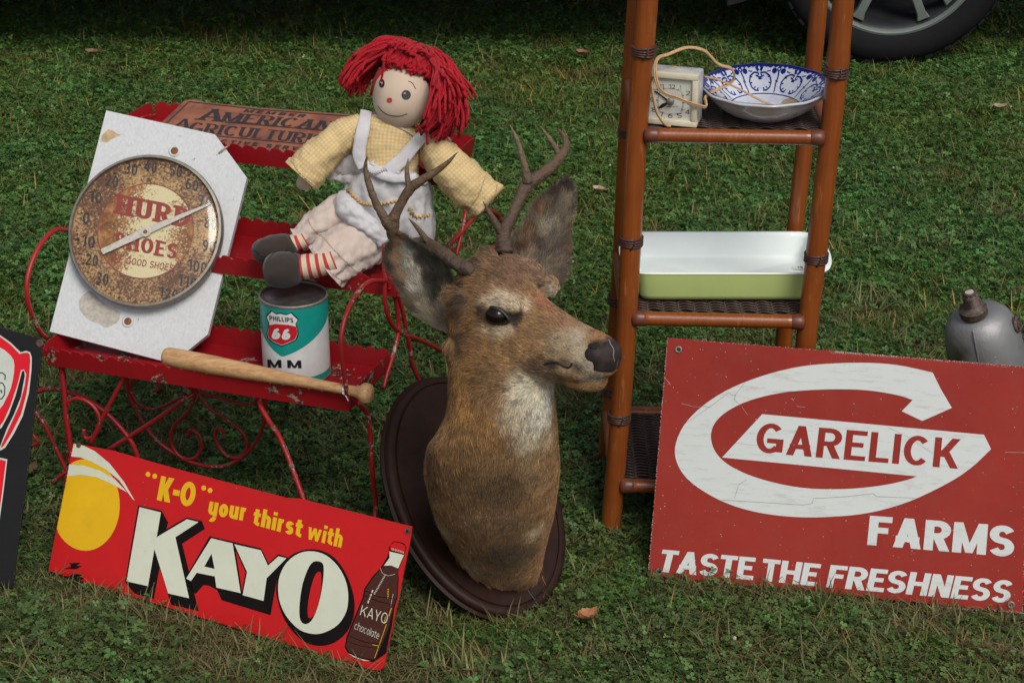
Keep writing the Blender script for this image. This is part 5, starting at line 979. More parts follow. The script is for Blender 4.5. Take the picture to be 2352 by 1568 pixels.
V, F, U = loft([[bpt(t, 1.) for t in TH], [bpt(t, 1.)+bx*.0015+(bu*math.cos(t)+bv*math.sin(t))*.0012 for t in TH], [bpo(t, 1)+(bu*math.cos(t)+bv*math.sin(t))*.0018 for t in TH], [bpo(t, .97) for t in TH], [bpo(t, .8) for t in TH], [bpo(t, .5) for t in TH], [bpo(t, .25) for t in TH], [bpo(t, .05) for t in TH], [bpo(t, 0)-bx*.002 for t in TH], [BC+(bu*math.cos(t)+bv*math.sin(t))*BR_*.42 for t in TH], [BC+(bu*math.cos(t)+bv*math.sin(t))*.001+bx*.003 for t in TH]], False); bo = obj('outer_face', V, F, M_chinaout, bowl)
mb = MB()
def bstroke(P, wd, off=.0006):
    r = ribbon([(a*BR_*.8, s*BR_*.75) for a, s in P], lambda d: wd*1.35)
    if r: mb.add([bpt(a/(BR_*.8), s/(BR_*.75), off) for a, s in r[0]], r[1])
rep = 9
for k in range(rep):
    t0 = math.pi/2+k*2*math.pi/rep; q = lambda P: [(t0+a, s) for a, s in P]
    for sg in (-1, 1):
        bstroke(q([(sg*a, s) for a, s in [(.02, .86), (.10, .87), (.19, .82), (.235, .72), (.22, .62), (.15, .565), (.06, .56)]]), .0016)
        bstroke(q([(sg*a, s) for a, s in [(.02, .86), (.04, .80), (.08, .82)]]), .0013)
        bstroke(q([(sg*a, s) for a, s in [(.02, .99), (.045, .94), (.02, .89)]]), .0026); bstroke(q([(sg*a, s) for a, s in [(.06, .97), (.13, .985), (.20, .96)]]), .0013)
        for a, s in ((.19, .80), (.215, .70), (.16, .60), (.09, .58)): bstroke(q([(sg*a, s), (sg*(a-.035), s+(.0 if s > .65 else .03))]), .0013)
        fx, fs = sg*.27, .905
        for j in range(5):
            a = j*1.257+.3; bstroke(q([(fx+.035*math.cos(a+d)*(1.0), fs+.038*math.sin(a+d)) if i not in (0, 4) else (fx+.012*math.cos(a), fs+.013*math.sin(a)) for i, d in enumerate((0, -.42, 0, .42, 0))]), .0011)
        bstroke(q([(fx*.75, fs), (fx*.5, fs-.02)]), .0011)
    bstroke(q([(0, .80), (0, .75)]), .0042)
    c = math.pi/rep; bstroke(q([(c, .90), (c-.012, .80), (c+.008, .68), (c-.006, .56)]), .0015); R_ = [(c+.028*math.cos(a), .935+.03*math.sin(a)) for a in np.linspace(0, 6.283, 9)]; bstroke(q(R_), .0012); bstroke(q([(c-.03, .72), (c+.03, .74)]), .0011); bstroke(q([(c-.012, .55), (c+.012, .55)]), .003)
    for j in range(9): bstroke(q([(j/9*2*c, .985), (j/9*2*c+.03, .965), (j/9*2*c+.05, .985)]), .0011)
bstroke([(t, .995) for t in np.linspace(0, 2*math.pi, 80)], .0016); bstroke([(t, .50) for t in np.linspace(0, 2*math.pi, 60)], .0010); mb.obj('blue_pattern', M_cobalt, bi, kind='stuff')
V, F, U = loft([[bpt(t, 1.)+bx*.0018-(bu*math.cos(t)+bv*math.sin(t))*.0012 for t in TH], [bpt(t, 1.)+bx*.0021+(bu*math.cos(t)+bv*math.sin(t))*.0012 for t in TH]], False); obj('blue_rim', V, F, M_cobalt, bi)
def bohit(x, y, off=0.):
    d = ray(x, y); lo = None
    for s in np.linspace(.1, .95, 30):
        for t in np.linspace(-2.6, -.6, 60):
            p = bpo(t, s); e = np.cross(p-CC, un(d)); m = np.linalg.norm(e)
            if lo is None or m < lo[0]: lo = (m, p, t)
    return lo[1]-d*.0012/np.linalg.norm(d)
mb = MB(); P = [bohit(*zR(x, y)) for x, y in ((1600, 1000), (1640, 950), (1665, 935), (1735, 938), (1730, 970), (1690, 985), (1660, 1000))]; cen = sum(P)/len(P); mb.add([cen]+P, [(0, i+1, (i+1) % len(P)+1) for i in range(len(P))]); mb.obj('blue_mark', M_cobalt, bo)
# ================================================================ LIME GREEN BAKING DISH
DX, DY, DZ = .3625, 3.254, TZ[1]+.0115; dish = thing('baking_dish', 'oblong lime green baking dish with white inside on the middle wicker tier', 'dish', (DX, DY, DZ))
M_lime = plain('lime_glaze', (.54, .66, .24), .25, spec=.35, var=.03); M_milk = plain('milk_glass', (.82, .88, .87), .35, spec=.25, var=.02)
def srect(hx, hy, z, n=120, e=16, hand=0.):
    R = []
    for t in np.linspace(0, 2*math.pi, n, endpoint=False):
        c, s = math.cos(t), math.sin(t); k = (abs(c)**e+abs(s)**e)**(-1/e); x, y = hx*c*k, hy*s*k
        if hand and abs(x) > hx*.93: x = math.copysign(abs(x)+hand*max(0, 1-(y/(hy*.9))**2)**.6, x)
        R.append(A(DX+x, DY+y, DZ+z))
    return R
hx, hy, hz = .158, .098, .053
V, F, U = loft([srect(.003, .003, .002), srect(hx-.018, hy-.016, .0), srect(hx-.012, hy-.010, .002), srect(hx-.008, hy-.006, .010), srect(hx-.002, hy-.001, hz-.006), srect(hx, hy, hz-.003, hand=.021), srect(hx+.0005, hy+.0008, hz-.001, hand=.0215)], False); obj('outer_wall', V, F, M_lime, dish, auto=60)
V, F, U = loft([srect(hx+.0005, hy+.0008, hz-.001, hand=.0215), srect(hx, hy, hz, hand=.021), srect(hx-.004, hy-.004, hz, hand=.0), srect(hx-.008, hy-.008, hz-.008), srect(hx-.011, hy-.011, .014), srect(hx-.018, hy-.018, .006), srect(.003, .003, .006)], False); obj('inner_wall', V, F, M_milk, dish, auto=60)
zD = zc(1450, 400, 3.136); q = PZ(*zD(1560, 795), DZ+.008); V, F = boxd(q, A(.009, -.001, 0), A(.001, .006, 0), A(0, 0, .0004)); st_ = obj('price_sticker', V, F, plain('sticker', (.72, .72, .72), .6), dish, smooth=False)
tp = Plane(q+A(-.008, -.005, .0006), (1, -.1, 0), (.1, 1, 0)); mb = MB()
for i, (V2, F2, _c) in enumerate(text_strips('$15', t=.16, gap=.2)): mb.add([tp.at(a*.016, .001+b_*.009, .0003) for a, b_ in V2], F2)
mb.obj('sticker_writing', M_ink, st_, smooth=False)
# ================================================================ CAST METAL HOUSING AT THE RIGHT EDGE
zM = zc(2200, 650, 5.227); HC = PD(*zM(1130, 1150), 3.50); hs = 3.74/FPX*.9408/5.227*1.0
hou = thing('metal_housing', 'grey cast metal housing with threaded pipe neck behind the right end of the dairy sign', 'machine part', A(HC[0], HC[1], 0))
b = NB('cast_aluminium'); v = b.co(); n = b.noise(v, 16, 5, .6); n2 = b.noise(v, 420, 3, .7); col = b.mix(n, (.17, .17, .17), (.36, .36, .37)); col = b.mix(b.ramp(b.noise(v, 10, 3), [(.55, 0.), (.68, 1.)]), col, (.12, .095, .075)); b.bump(b.math('ADD', b.math('MULTIPLY', n2, .3), n), .5, .004); M_cast = b.fin(col, .5, .6)
px = 1/5.227*.9408*3.74/FPX; ax = un(A(-.30, -.05, 1)); e1 = un(A(1, 0, .30)); prof = [(.001, .124), (.030, .123), (.046, .118), (.058, .106), (.066, .088), (.070, .06), (.072, .02), (.072, -.02), (.070, -.06), (.072, -.10)]
cB = HC+A(0, 0, -.02)
V, F, U = lathe(prof, cB, ax, (1, 0, 0), 64, False); ho = obj('body', V, F, M_cast, hou); mb = MB(); tube(mb, [cB+A(math.sin(-.35), -math.cos(-.35), 0)*(r_+.0004)+ax*h_ for r_, h_ in prof[3:8]], .0012, 6, 3); mb.obj('casting_seam', M_cast, hou)
V, F, U = lathe([(.072, -.08), (.088, -.078), (.090, -.070), (.088, -.064), (.074, -.055)], cB, ax, (1, 0, 0), 64, False); obj('flange', V, F, M_cast, hou, auto=40)
nk = PD(*zM(905, 480), 3.47); nt_ = PD(*zM(880, 350), 3.465); dn = un(nt_-nk); L_ = np.linalg.norm(nt_-nk)
pr = [(.026, -.022), (.026, -.010), (.021, -.007), (.0165, -.004)]
for k in range(9): pr += [(.0152, -.002+k*.0028), (.0136, -.0006+k*.0028)]
pr += [(.0125, L_-.001), (.0125, L_+.004), (.009, L_+.006), (.009, L_+.001), (.001, L_)]
V, F, U = lathe(pr, nk, dn, (1, 0, 0), 28, False); obj('threaded_neck', V, F, plain('rusty_pipe', (.10, .07, .06), .6, .5, var=.5, scale=150), hou, auto=50)
mb = MB(); tube(mb, [nt_-dn*.006, nt_, nt_+dn*.003], [.0118, .0128, .0110], 9); mb.obj('neck_cap', plain('chalky_cap', (.42, .40, .33), .8, var=.5, scale=200), hou, smooth=False)
q = PD(*zM(1490, 740), 3.47); V, F, U = lathe([(.014, -.012), (.0155, .0), (.012, .003), (.009, .001), (.0085, .004), (.001, .004)], q, un(A(.8, -.5, .35)), (0, 0, 1), 22, False); obj('side_plug', V, F, bpy.data.materials['rusty_pipe'], hou, auto=50)
q = PD(*zM(655, 950), 3.53); V, F, U = lathe([(.018, -.012), (.018, .004), (.012, .006), (.001, .006)], q, un(A(-1, -.3, 0)), (0, 0, 1), 22, False); obj('side_plug', V, F, M_steeledge, hou, auto=50)
mb = MB(); mb.add(*lathe([(.001, 0), (.085, 0), (.09, .01), (.088, .10), (.075, .115), (.001, .116)], A(HC[0]+.05, HC[1]+.03, -.002), (0, 0, 1), (1, 0, 0), 48, False)[:2]); mb.obj('painted_base', plain('green_hammer_paint', (.10, .17, .13), .4, var=.1), hou, auto=40)
# ================================================================ DEER HEAD MOUNT
from mathutils.bvhtree import BVHTree
deer = thing('deer_mount', 'antlered deer head trophy on a dark oval wooden plaque leaning in the grass', 'deer mount', (-.03, 2.95, 0))
# --- oval plaque
az, el, ro, pa, pb = .7078, .8633, -.2177, .158, .226; PC = A(-.0572, 3.0128, .1443)
PN = A(math.sin(az)*math.cos(el), -math.cos(az)*math.cos(el), math.sin(el)); s_ = un(np.cross((0, 0, 1), PN)); u_ = np.cross(PN, s_)
ps = math.cos(ro)*s_+math.sin(ro)*u_; pu = -math.sin(ro)*s_+math.cos(ro)*u_
b = NB('dark_walnut'); v = b.co(); mp = b.n('Mapping'); b.t.links.new(v, mp.inputs[0]); mp.inputs['Rotation'].default_value = (.5, .3, .9); mp.inputs['Scale'].default_value = (1, .12, 1)
n = b.noise(mp.outputs[0], 70, 5, .65); n2 = b.noise(v, 12, 4); col = b.mix(n, (.010, .0042, .0032), (.034, .014, .009)); col = b.mix(b.math('MULTIPLY', b.ramp(n2, [(.5, 0.), (.75, 1.)]), .5), col, (.030, .017, .014)); b.bump(n, .3, .0008); M_wal = b.fin(col, .5, spec=.18)
TH = np.linspace(0, 2*math.pi, 128, endpoint=False)
def oval(k, h): return [PC+ps*(pa+k)*math.cos(t)+pu*(pb+k)*math.sin(t)+PN*h for t in TH]
V, F, U = loft([oval(-.02, -.026), oval(-.004, -.026), oval(.000, -.022), oval(.001, -.016), oval(-.004, -.013), oval(-.003, -.006), oval(-.006, -.001), oval(-.012, .001), oval(-.0175, .0005), oval(-.0185, -.0025), oval(-.0205, -.003), oval(-.022, 0), oval(-.06, 0), oval(-.15, 0)], True); plq = obj('plaque', V, F, M_wal, deer, auto=45)
mb = MB(); tube(mb, [PC+ps*a+pu*h+PN*.0003 for a, h in ((.02, -.150), (.026, -.175), (.034, -.198), (.040, -.216))], .0012, 5, 4); mb.obj('crack', M_ink, plq)
# --- body: neck and head as one skin
yaw, pit, rol = math.radians(30), math.radians(5), math.radians(5)
HF = A(math.cos(yaw)*math.cos(pit), -math.sin(yaw)*math.cos(pit), -math.sin(pit)); HL = un(np.cross((0, 0, 1), HF)); HU = np.cross(HF, HL); HL = math.cos(rol)*HL-math.sin(rol)*HU; HU = np.cross(HF, HL)
HE = PD(1133, 727, 2.72)+.052*HL
def hd(x, y, z): return HE+HF*x+HL*y+HU*z
def sring(c, a, b_, n=40, e=2.3, topn=1.):
    out = []
    for t in np.linspace(0, 2*math.pi, n, endpoint=False):
        cc, ss = math.cos(t), math.sin(t); k = (abs(cc)**e+abs(ss)**e)**(-1/e); w_ = 1-(1-topn)*max(0, ss); out.append(c+a*cc*k*w_+b_*ss*k)
    return out
secs = [(-.088, .030, -.070, .026, .9), (-.076, .054, -.088, .040, .9), (-.054, .068, -.100, .052, .82), (-.025, .064, -.104, .058, .76), (0, .053, -.103, .055, .72), (.025, .042, -.100, .050, .72), (.05, .028, -.098, .043, .75), (.075, .019, -.095, .0365, .8), (.10, .012, -.089, .0325, .85), (.125, .007, -.081, .0305, .88), (.148, .004, -.071, .0300, .9), (.165, .000, -.062, .0275, .9), (.176, -.007, -.053, .022, .9), (.182, -.017, -.042, .014, .9)]
head = loft([sring(hd(x, 0, (zt+zb_)/2), HL*hw, HU*(zt-zb_)/2, 36, 2.25, tn) for x, zt, zb_, hw, tn in secs])
rows = [(640, 1085, 1200, 3.045, .05), (690, 1050, 1215, 3.055, .075), (760, 1040, 1232, 3.06, .088), (850, 1033, 1266, 3.07, .094), (930, 1031, 1275, 3.09, .10), (980, 1015, 1279, 3.115, .108), (1020, 992, 1281, 3.14, .115), (1080, 981, 1284, 3.18, .12), (1170, 998, 1273, 3.24, .12), (1230, 1026, 1258, 3.29, .11), (1290, 1066, 1243, 3.34, .09), (1330, 1105, 1225, 3.375, .065), (1348, 1140, 1196, 3.395, .03)]
rows = [tuple(q) for q in spline(np.array(rows, float), 3)]
neck = loft([sring(PW((a+c)/2, y, Z), RI*(c-a)/2/FPX*Z, FW*d, 44, 2.2) for y, a, c, Z, d in rows])
P_ = [head, neck]
def eld(x, y, z, a, b_, c, tilt=0): P_.append(ellipsoid(hd(x, y, z), HF*a, HL*b_, HU*c, 20, 12))
for s in (-1, 1):
    eld(.010, s*.036, .018, .028, .012, .012); eld(-.04, s*.030, -.075, .045, .020, .030); eld(-.015, s*.043, -.004, .026, .013, .022); eld(.152, s*.020, -.025, .018, .012, .017); eld(.11, s*.022, -.058, .040, .011, .014); (eld(-.062, .030, .048, .018, .014, .017), eld(-.01, .034, .046, .045, .022, .020)) if s > 0 else None
eld(.125, 0, -.076, .042, .022, .014); eld(.150, 0, -.069, .020, .019, .013); eld(.168, 0, -.019, .016, .021, .016); eld(.032, .046, .031, .020, .013, .017)
for s, y in ((-1, -.050), (1, .050)): P_.append(capsule([hd(-.058, y*.88, .004), hd(-.068, y*1.04, .012)], [.017, .013]))
def clip(V):
    d = (V-PC)@PN; k = d < -.004; V = V.copy(); V[k] -= np.outer(d[k]+.004, PN); return V
M_fur = NB('hide'); M_hide = M_fur.fin(M_fur.attr('col'), .85, spec=.15)
hold = {}
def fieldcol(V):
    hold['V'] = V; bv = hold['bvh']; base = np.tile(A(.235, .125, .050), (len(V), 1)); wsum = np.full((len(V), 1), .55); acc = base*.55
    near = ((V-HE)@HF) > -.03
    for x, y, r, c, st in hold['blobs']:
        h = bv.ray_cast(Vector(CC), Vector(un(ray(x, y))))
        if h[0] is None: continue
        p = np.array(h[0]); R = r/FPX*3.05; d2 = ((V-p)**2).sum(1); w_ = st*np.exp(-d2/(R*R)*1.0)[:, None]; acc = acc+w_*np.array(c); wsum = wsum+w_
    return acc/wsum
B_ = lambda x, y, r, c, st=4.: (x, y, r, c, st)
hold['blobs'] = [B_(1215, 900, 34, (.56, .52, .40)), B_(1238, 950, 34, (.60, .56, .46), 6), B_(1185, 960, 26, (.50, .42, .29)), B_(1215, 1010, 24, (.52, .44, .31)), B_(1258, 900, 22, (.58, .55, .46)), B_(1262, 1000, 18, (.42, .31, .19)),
 B_(1150, 1120, 44, (.125, .070, .030), 7), B_(1240, 1100, 30, (.26, .16, .075), 3), B_(1060, 1120, 34, (.17, .095, .04), 5), B_(1130, 1060, 30, (.30, .17, .07), 5), B_(1220, 1060, 26, (.30, .19, .09), 5), B_(1110, 1190, 30, (.28, .165, .075), 5), B_(1180, 1195, 22, (.20, .12, .055), 5), B_(1012, 1200, 24, (.38, .26, .15), 7), B_(1075, 1290, 30, (.36, .24, .13), 4), B_(1140, 1338, 20, (.40, .24, .11), 8), B_(1200, 1325, 22, (.30, .17, .07), 4), B_(1232, 1215, 20, (.46, .34, .20), 5), B_(1165, 1275, 38, (.095, .052, .022), 9), B_(1215, 1265, 20, (.10, .06, .028), 5),  # chest coat tones; the darker spots also have shading painted in
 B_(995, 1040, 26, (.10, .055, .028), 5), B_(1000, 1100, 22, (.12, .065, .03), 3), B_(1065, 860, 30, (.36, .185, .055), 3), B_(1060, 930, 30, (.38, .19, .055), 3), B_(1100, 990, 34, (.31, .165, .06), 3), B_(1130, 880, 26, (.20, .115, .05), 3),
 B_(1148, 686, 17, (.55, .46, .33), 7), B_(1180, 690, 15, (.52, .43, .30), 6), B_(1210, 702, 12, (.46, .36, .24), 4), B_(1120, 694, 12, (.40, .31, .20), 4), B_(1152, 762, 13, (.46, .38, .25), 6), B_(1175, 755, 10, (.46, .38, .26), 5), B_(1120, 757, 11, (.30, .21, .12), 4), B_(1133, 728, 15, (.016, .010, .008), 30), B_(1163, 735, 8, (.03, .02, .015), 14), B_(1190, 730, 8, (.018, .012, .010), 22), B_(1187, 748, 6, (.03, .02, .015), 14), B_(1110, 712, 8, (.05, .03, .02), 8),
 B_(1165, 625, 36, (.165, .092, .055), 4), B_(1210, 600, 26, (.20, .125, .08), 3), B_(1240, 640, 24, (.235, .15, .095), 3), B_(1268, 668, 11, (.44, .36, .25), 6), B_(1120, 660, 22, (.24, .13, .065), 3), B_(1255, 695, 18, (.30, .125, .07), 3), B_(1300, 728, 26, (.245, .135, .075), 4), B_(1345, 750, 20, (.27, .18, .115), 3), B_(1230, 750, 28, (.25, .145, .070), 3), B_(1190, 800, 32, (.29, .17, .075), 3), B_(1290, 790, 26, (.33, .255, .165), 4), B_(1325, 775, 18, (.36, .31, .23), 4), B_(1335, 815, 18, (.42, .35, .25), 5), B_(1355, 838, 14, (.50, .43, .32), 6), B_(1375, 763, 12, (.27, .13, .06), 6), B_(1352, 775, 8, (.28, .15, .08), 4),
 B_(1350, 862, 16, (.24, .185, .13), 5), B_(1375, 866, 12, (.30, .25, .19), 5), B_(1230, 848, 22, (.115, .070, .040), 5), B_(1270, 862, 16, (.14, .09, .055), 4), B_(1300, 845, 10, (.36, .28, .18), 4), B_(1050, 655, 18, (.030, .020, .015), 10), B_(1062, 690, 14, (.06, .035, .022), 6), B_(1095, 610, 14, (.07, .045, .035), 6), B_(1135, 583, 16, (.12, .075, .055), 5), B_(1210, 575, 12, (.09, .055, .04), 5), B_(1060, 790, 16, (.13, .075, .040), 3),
 B_(1300, 838, 9, (.07, .045, .03), 8), B_(1330, 846, 9, (.08, .055, .04), 6), B_(1270, 838, 8, (.05, .035, .025), 10), B_(1180, 733, 8, (.02, .013, .01), 24), B_(1195, 722, 6, (.02, .013, .01), 18), B_(1367, 797, 9, (.012, .009, .009), 24), B_(1393, 808, 15, (.030, .022, .024), 24), B_(1415, 800, 13, (.032, .024, .026), 24), B_(1403, 822, 12, (.035, .026, .027), 20), B_(1418, 820, 8, (.05, .04, .04), 12), B_(1405, 782, 8, (.05, .035, .035), 8)]  # first spots paint the lip groove's shade into the fur colour
me0 = MB()
for p_ in P_: me0.add(p_[0], p_[1])
_b = BVHTree.FromPolygons([tuple(x) for x in np.concatenate(me0.V)], me0.F); hold['bvh'] = _b
hold['voxel'] = 1
skin, SV, SN_, SF = blob('neck_and_head', P_, M_hide, deer, voxel=.0032, smooth=14, col=fieldcol, post=clip)
hold['bvh'] = BVHTree.FromPolygons([tuple(x) for x in SV], SF)
# --- hair strands
def furmat(name):
    b = NB(name); col = b.attr('col'); b.fin(col, .6, spec=.25); b.b.inputs['Sheen Weight'].default_value = .15; return b.m
M_strand = furmat('fur_strands')
def fur(name, V, F, n, lenf, flowf, colf, parent, lift=.32, wid=.00050, skip=None, seed=3, curl=.10, seg=3, clump=.55):
    r = np.random.default_rng(int(seed*10)); V = np.asarray(V); Ft = [];
    for f in F:
        for k in range(1, len(f)-1): Ft.append((f[0], f[k], f[k+1]))
    Ft = np.array(Ft); a, b_, c = V[Ft[:, 0]], V[Ft[:, 1]], V[Ft[:, 2]]; nr = np.cross(b_-a, c-a); ar = np.linalg.norm(nr, axis=1); nr = nr/(ar[:, None]+1e-12)
    face = np.einsum('ij,ij->i', nr, CC-a) > -.35*np.linalg.norm(CC-a, axis=1); pr = ar*np.where(face, 1., .12); pr = pr/pr.sum()
    idx = r.choice(len(Ft), n, p=pr); u = r.random((n, 2)); fl = u.sum(1) > 1; u[fl] = 1-u[fl]; P = a[idx]+(b_-a)[idx]*u[:, :1]+(c-a)[idx]*u[:, 1:]; N = nr[idx]
    if skip is not None: k = ~skip(P); P, N = P[k], N[k]
    n = len(P); D = flowf(P, N); D = D-(D*N).sum(1)[:, None]*N; D /= (np.linalg.norm(D, axis=1)[:, None]+1e-9)
    cell = np.floor(P/.010).astype(int); hsh = (cell[:, 0]*73856093 ^ cell[:, 1]*19349663 ^ cell[:, 2]*83492791) % 1000; cr = np.random.default_rng(1).normal(0, 1, (1000, 3))
    D = D+.22*clump*cr[hsh]+r.normal(0, .12, (n, 3)); D -= (D*N).sum(1)[:, None]*N*.9; D /= np.linalg.norm(D, axis=1)[:, None]
    L = lenf(P)*r.uniform(.65, 1.2, n); C = colf(P)*np.clip(r.normal(1, .30, n), .35, 2.0)[:, None]*(1+.17*cr[hsh][:, :1]); m = r.random(n); C[m < .07] *= .45; C[m > .95] *= 1.5; C = np.clip(C, .003, .85)
    G = lift; pts = np.empty((n, seg+1, 3))
    for i in range(seg+1): t = i/seg; pts[:, i] = P+D*(L*t)[:, None]+N*(L*G*(t-.55*t*t))[:, None]-N*.0004+r.normal(0, curl, (n, 3))*(L*t*.25)[:, None]
    hc = bpy.data.hair_curves.new(name); hc.add_curves([seg+1]*n); pts -= ROOT[parent.name]
    hc.attributes['position'].data.foreach_set('vector', pts.reshape(-1).astype(np.float32))
    ra = hc.attributes.get('radius') or hc.attributes.new('radius', 'FLOAT', 'POINT'); wv = np.tile(np.linspace(1, .15, seg+1), n)*wid; ra.data.foreach_set('value', wv.astype(np.float32))
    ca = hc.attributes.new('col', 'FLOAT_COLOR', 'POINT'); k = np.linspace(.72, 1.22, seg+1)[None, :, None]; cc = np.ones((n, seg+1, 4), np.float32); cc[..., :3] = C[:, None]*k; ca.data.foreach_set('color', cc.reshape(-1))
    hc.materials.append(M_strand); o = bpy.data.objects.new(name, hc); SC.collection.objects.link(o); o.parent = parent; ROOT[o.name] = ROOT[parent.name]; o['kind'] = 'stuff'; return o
def flow(P, N):
    x = (P-HE)@HF; up_ = (P-HE)@HU; wh = 1/(1+np.exp(-(x+.045+np.minimum(0, (up_+.06))*.6)/.016)); wh = wh*(1/(1+np.exp(-((P-HE)@HU+.115)/.012)))
    dn = A(-.10, -.02, -1.); side = (P-HE)@HL; back = -HF+.12*HU
    d = wh[:, None]*back+(1-wh)[:, None]*dn; k = (x < .02) & (up_ > .01); d[k] += -.5*HF+.25*A(0, 0, 1)*0; return d
def flen(P):
    x = (P-HE)@HF; u = (P-HE)@HU; L = .0065+.010/(1+np.exp((x+.03)/.02)); d = (P-PC)@PN; L = L+.016*np.exp(-(d/.045)**2)+.004/(1+np.exp((u+.16)/.03)); L = np.where(x > .10, .0042, L); return L
def nosemask(P):
    x = (P-HE)@HF; y = np.abs((P-HE)@HL); z = (P-HE)@HU
    f = np.minimum(x-(.1560+.45*np.maximum(0, z+.014)+.0012*np.sin(z*300)), np.minimum(z+.0445, (-.0010-z))); g = .0125-np.sqrt((x-.1530)**2+(z+.019)**2*1.1+np.maximum(0, .016-y)**2); return np.maximum(f, g)
eyeN, eyeF = hd(0, -.0435, 0), hd(0, .0435, 0)
def noskin(P): x = (P-HE)@HF; z = (P-HE)@HU; nose = nosemask(P) > .0004; eye = (np.linalg.norm(P-eyeN-HF*0, axis=1) < .0185) | (np.linalg.norm(P-eyeF, axis=1) < .0185); return nose | eye
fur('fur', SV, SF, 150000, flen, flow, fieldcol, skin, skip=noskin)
# --- eyes, nostrils, mouth
M_eye = NB('glass_eye'); M_eye = M_eye.fin((.010, .0045, .003), .10, spec=.28)
M_lid = plain('dark_skin', (.014, .010, .009), .45, var=.3, bump=.2); M_nose = plain('nose_leather', (.030, .021, .020), .65, spec=.2, var=.55, scale=90, bump=.5)
for s in (-1, 1):
    c = hd(.0, s*.0435, 0.); V, F, U = ellipsoid(c, HF*.0180, HL*.0150, HU*.0148, 24, 16); ey = obj('eye', V, F, M_eye, deer)
    mb = MB(); th = np.linspace(0, 2*math.pi, 33)[:-1]; tube(mb, [c+HF*(.0172*math.cos(t)+(.006*max(0, math.cos(t))**6))+HU*(.0124*math.sin(t)+.0008*math.cos(t)-.002*max(0, math.cos(t))**4)+HL*s*(.0065-.0035*abs(math.cos(t))) for t in th], [.0022+.0010*max(0, math.sin(t)) for t in th], 8, closed=True); mb.obj('eyelid', M_lid, ey)
    pass
z10 = zc(1080, 560, 3.92)
def onskin(x, y, off=.0):
    h = hold['bvh'].ray_cast(Vector(CC), Vector(un(ray(x, y)))); return None if h[0] is None else np.array(h[0])-un(ray(x, y))*off
def skinline(pts, r, name, mat, z=z10, n=4):
    P = [onskin(*z(*p), off=.0006) for p in spline(np.array(pts, float), n)]; P = [p for p in P if p is not None]
    if len(P) > 2: mb = MB(); tube(mb, np.array(P), r, 7); return mb.obj(name, mat, deer)
skinline([(975, 1290), (1040, 1272), (1100, 1275), (1160, 1305), (1205, 1322), (1232, 1300), (1246, 1278)], .0015, 'mouth_line', M_lid)
if 0: skinline([(1215, 1340), (1290, 1352), (1380, 1352), (1470, 1344), (1560, 1334), (1615, 1320)], .0010, 'mouth_line', M_lid)
skinline([(1592, 1050), (1612, 1100), (1640, 1150), (1636, 1210), (1650, 1262)], .0006, 'nose_crack', M_wprint if False else plain('lip_edge', (.30, .26, .22), .5))
nm = nosemask(SV); vn = np.zeros_like(SV)
for f in SF:
    c = np.cross(SV[f[1]]-SV[f[0]], SV[f[2]]-SV[f[0]])
    for i in f: vn[i] += c
vn /= np.linalg.norm(vn, axis=1)[:, None]+1e-12; sel = [f for f in SF if min(nm[list(f)]) > -.0005]; used = sorted({i for f in sel for i in f}); ix = {v: k for k, v in enumerate(used)}
NV = SV[used]; off_ = np.clip(nm[used]/.002, 0, 1)[:, None]*.0010-.0004; NV = NV+vn[used]*off_; NV = NV-vn[used]*(.0010*np.exp(-(((NV-HE)@HL)/.0012)**2))[:, None]
nose = obj('nose', NV, [tuple(ix[i] for i in f) for f in sel], M_nose, deer)
for V_, rx, ry in (((1362, 796), .0075, .0042),):
    p = onskin(*V_); i = np.argmin(((SV-p)**2).sum(1)); nn = vn[i]; e1 = un(HF-np.dot(HF, nn)*nn); e2 = np.cross(nn, e1); V, F, U = ellipsoid(p+nn*.0012, e1*rx, e2*ry, nn*.0016, 18, 10); obj('nostril', V, F, plain('nostril_dark', (.004, .003, .003), .8), nose)
mbn = MB(); nosep = [(1352, 1050), (1395, 1028), (1440, 1065), (1500, 1055), (1575, 1030), (1640, 1010), (1690, 1060), (1720, 1130), (1722, 1200), (1700, 1245), (1645, 1285), (1560, 1292), (1500, 1270), (1440, 1215), (1380, 1175), (1358, 1110)]
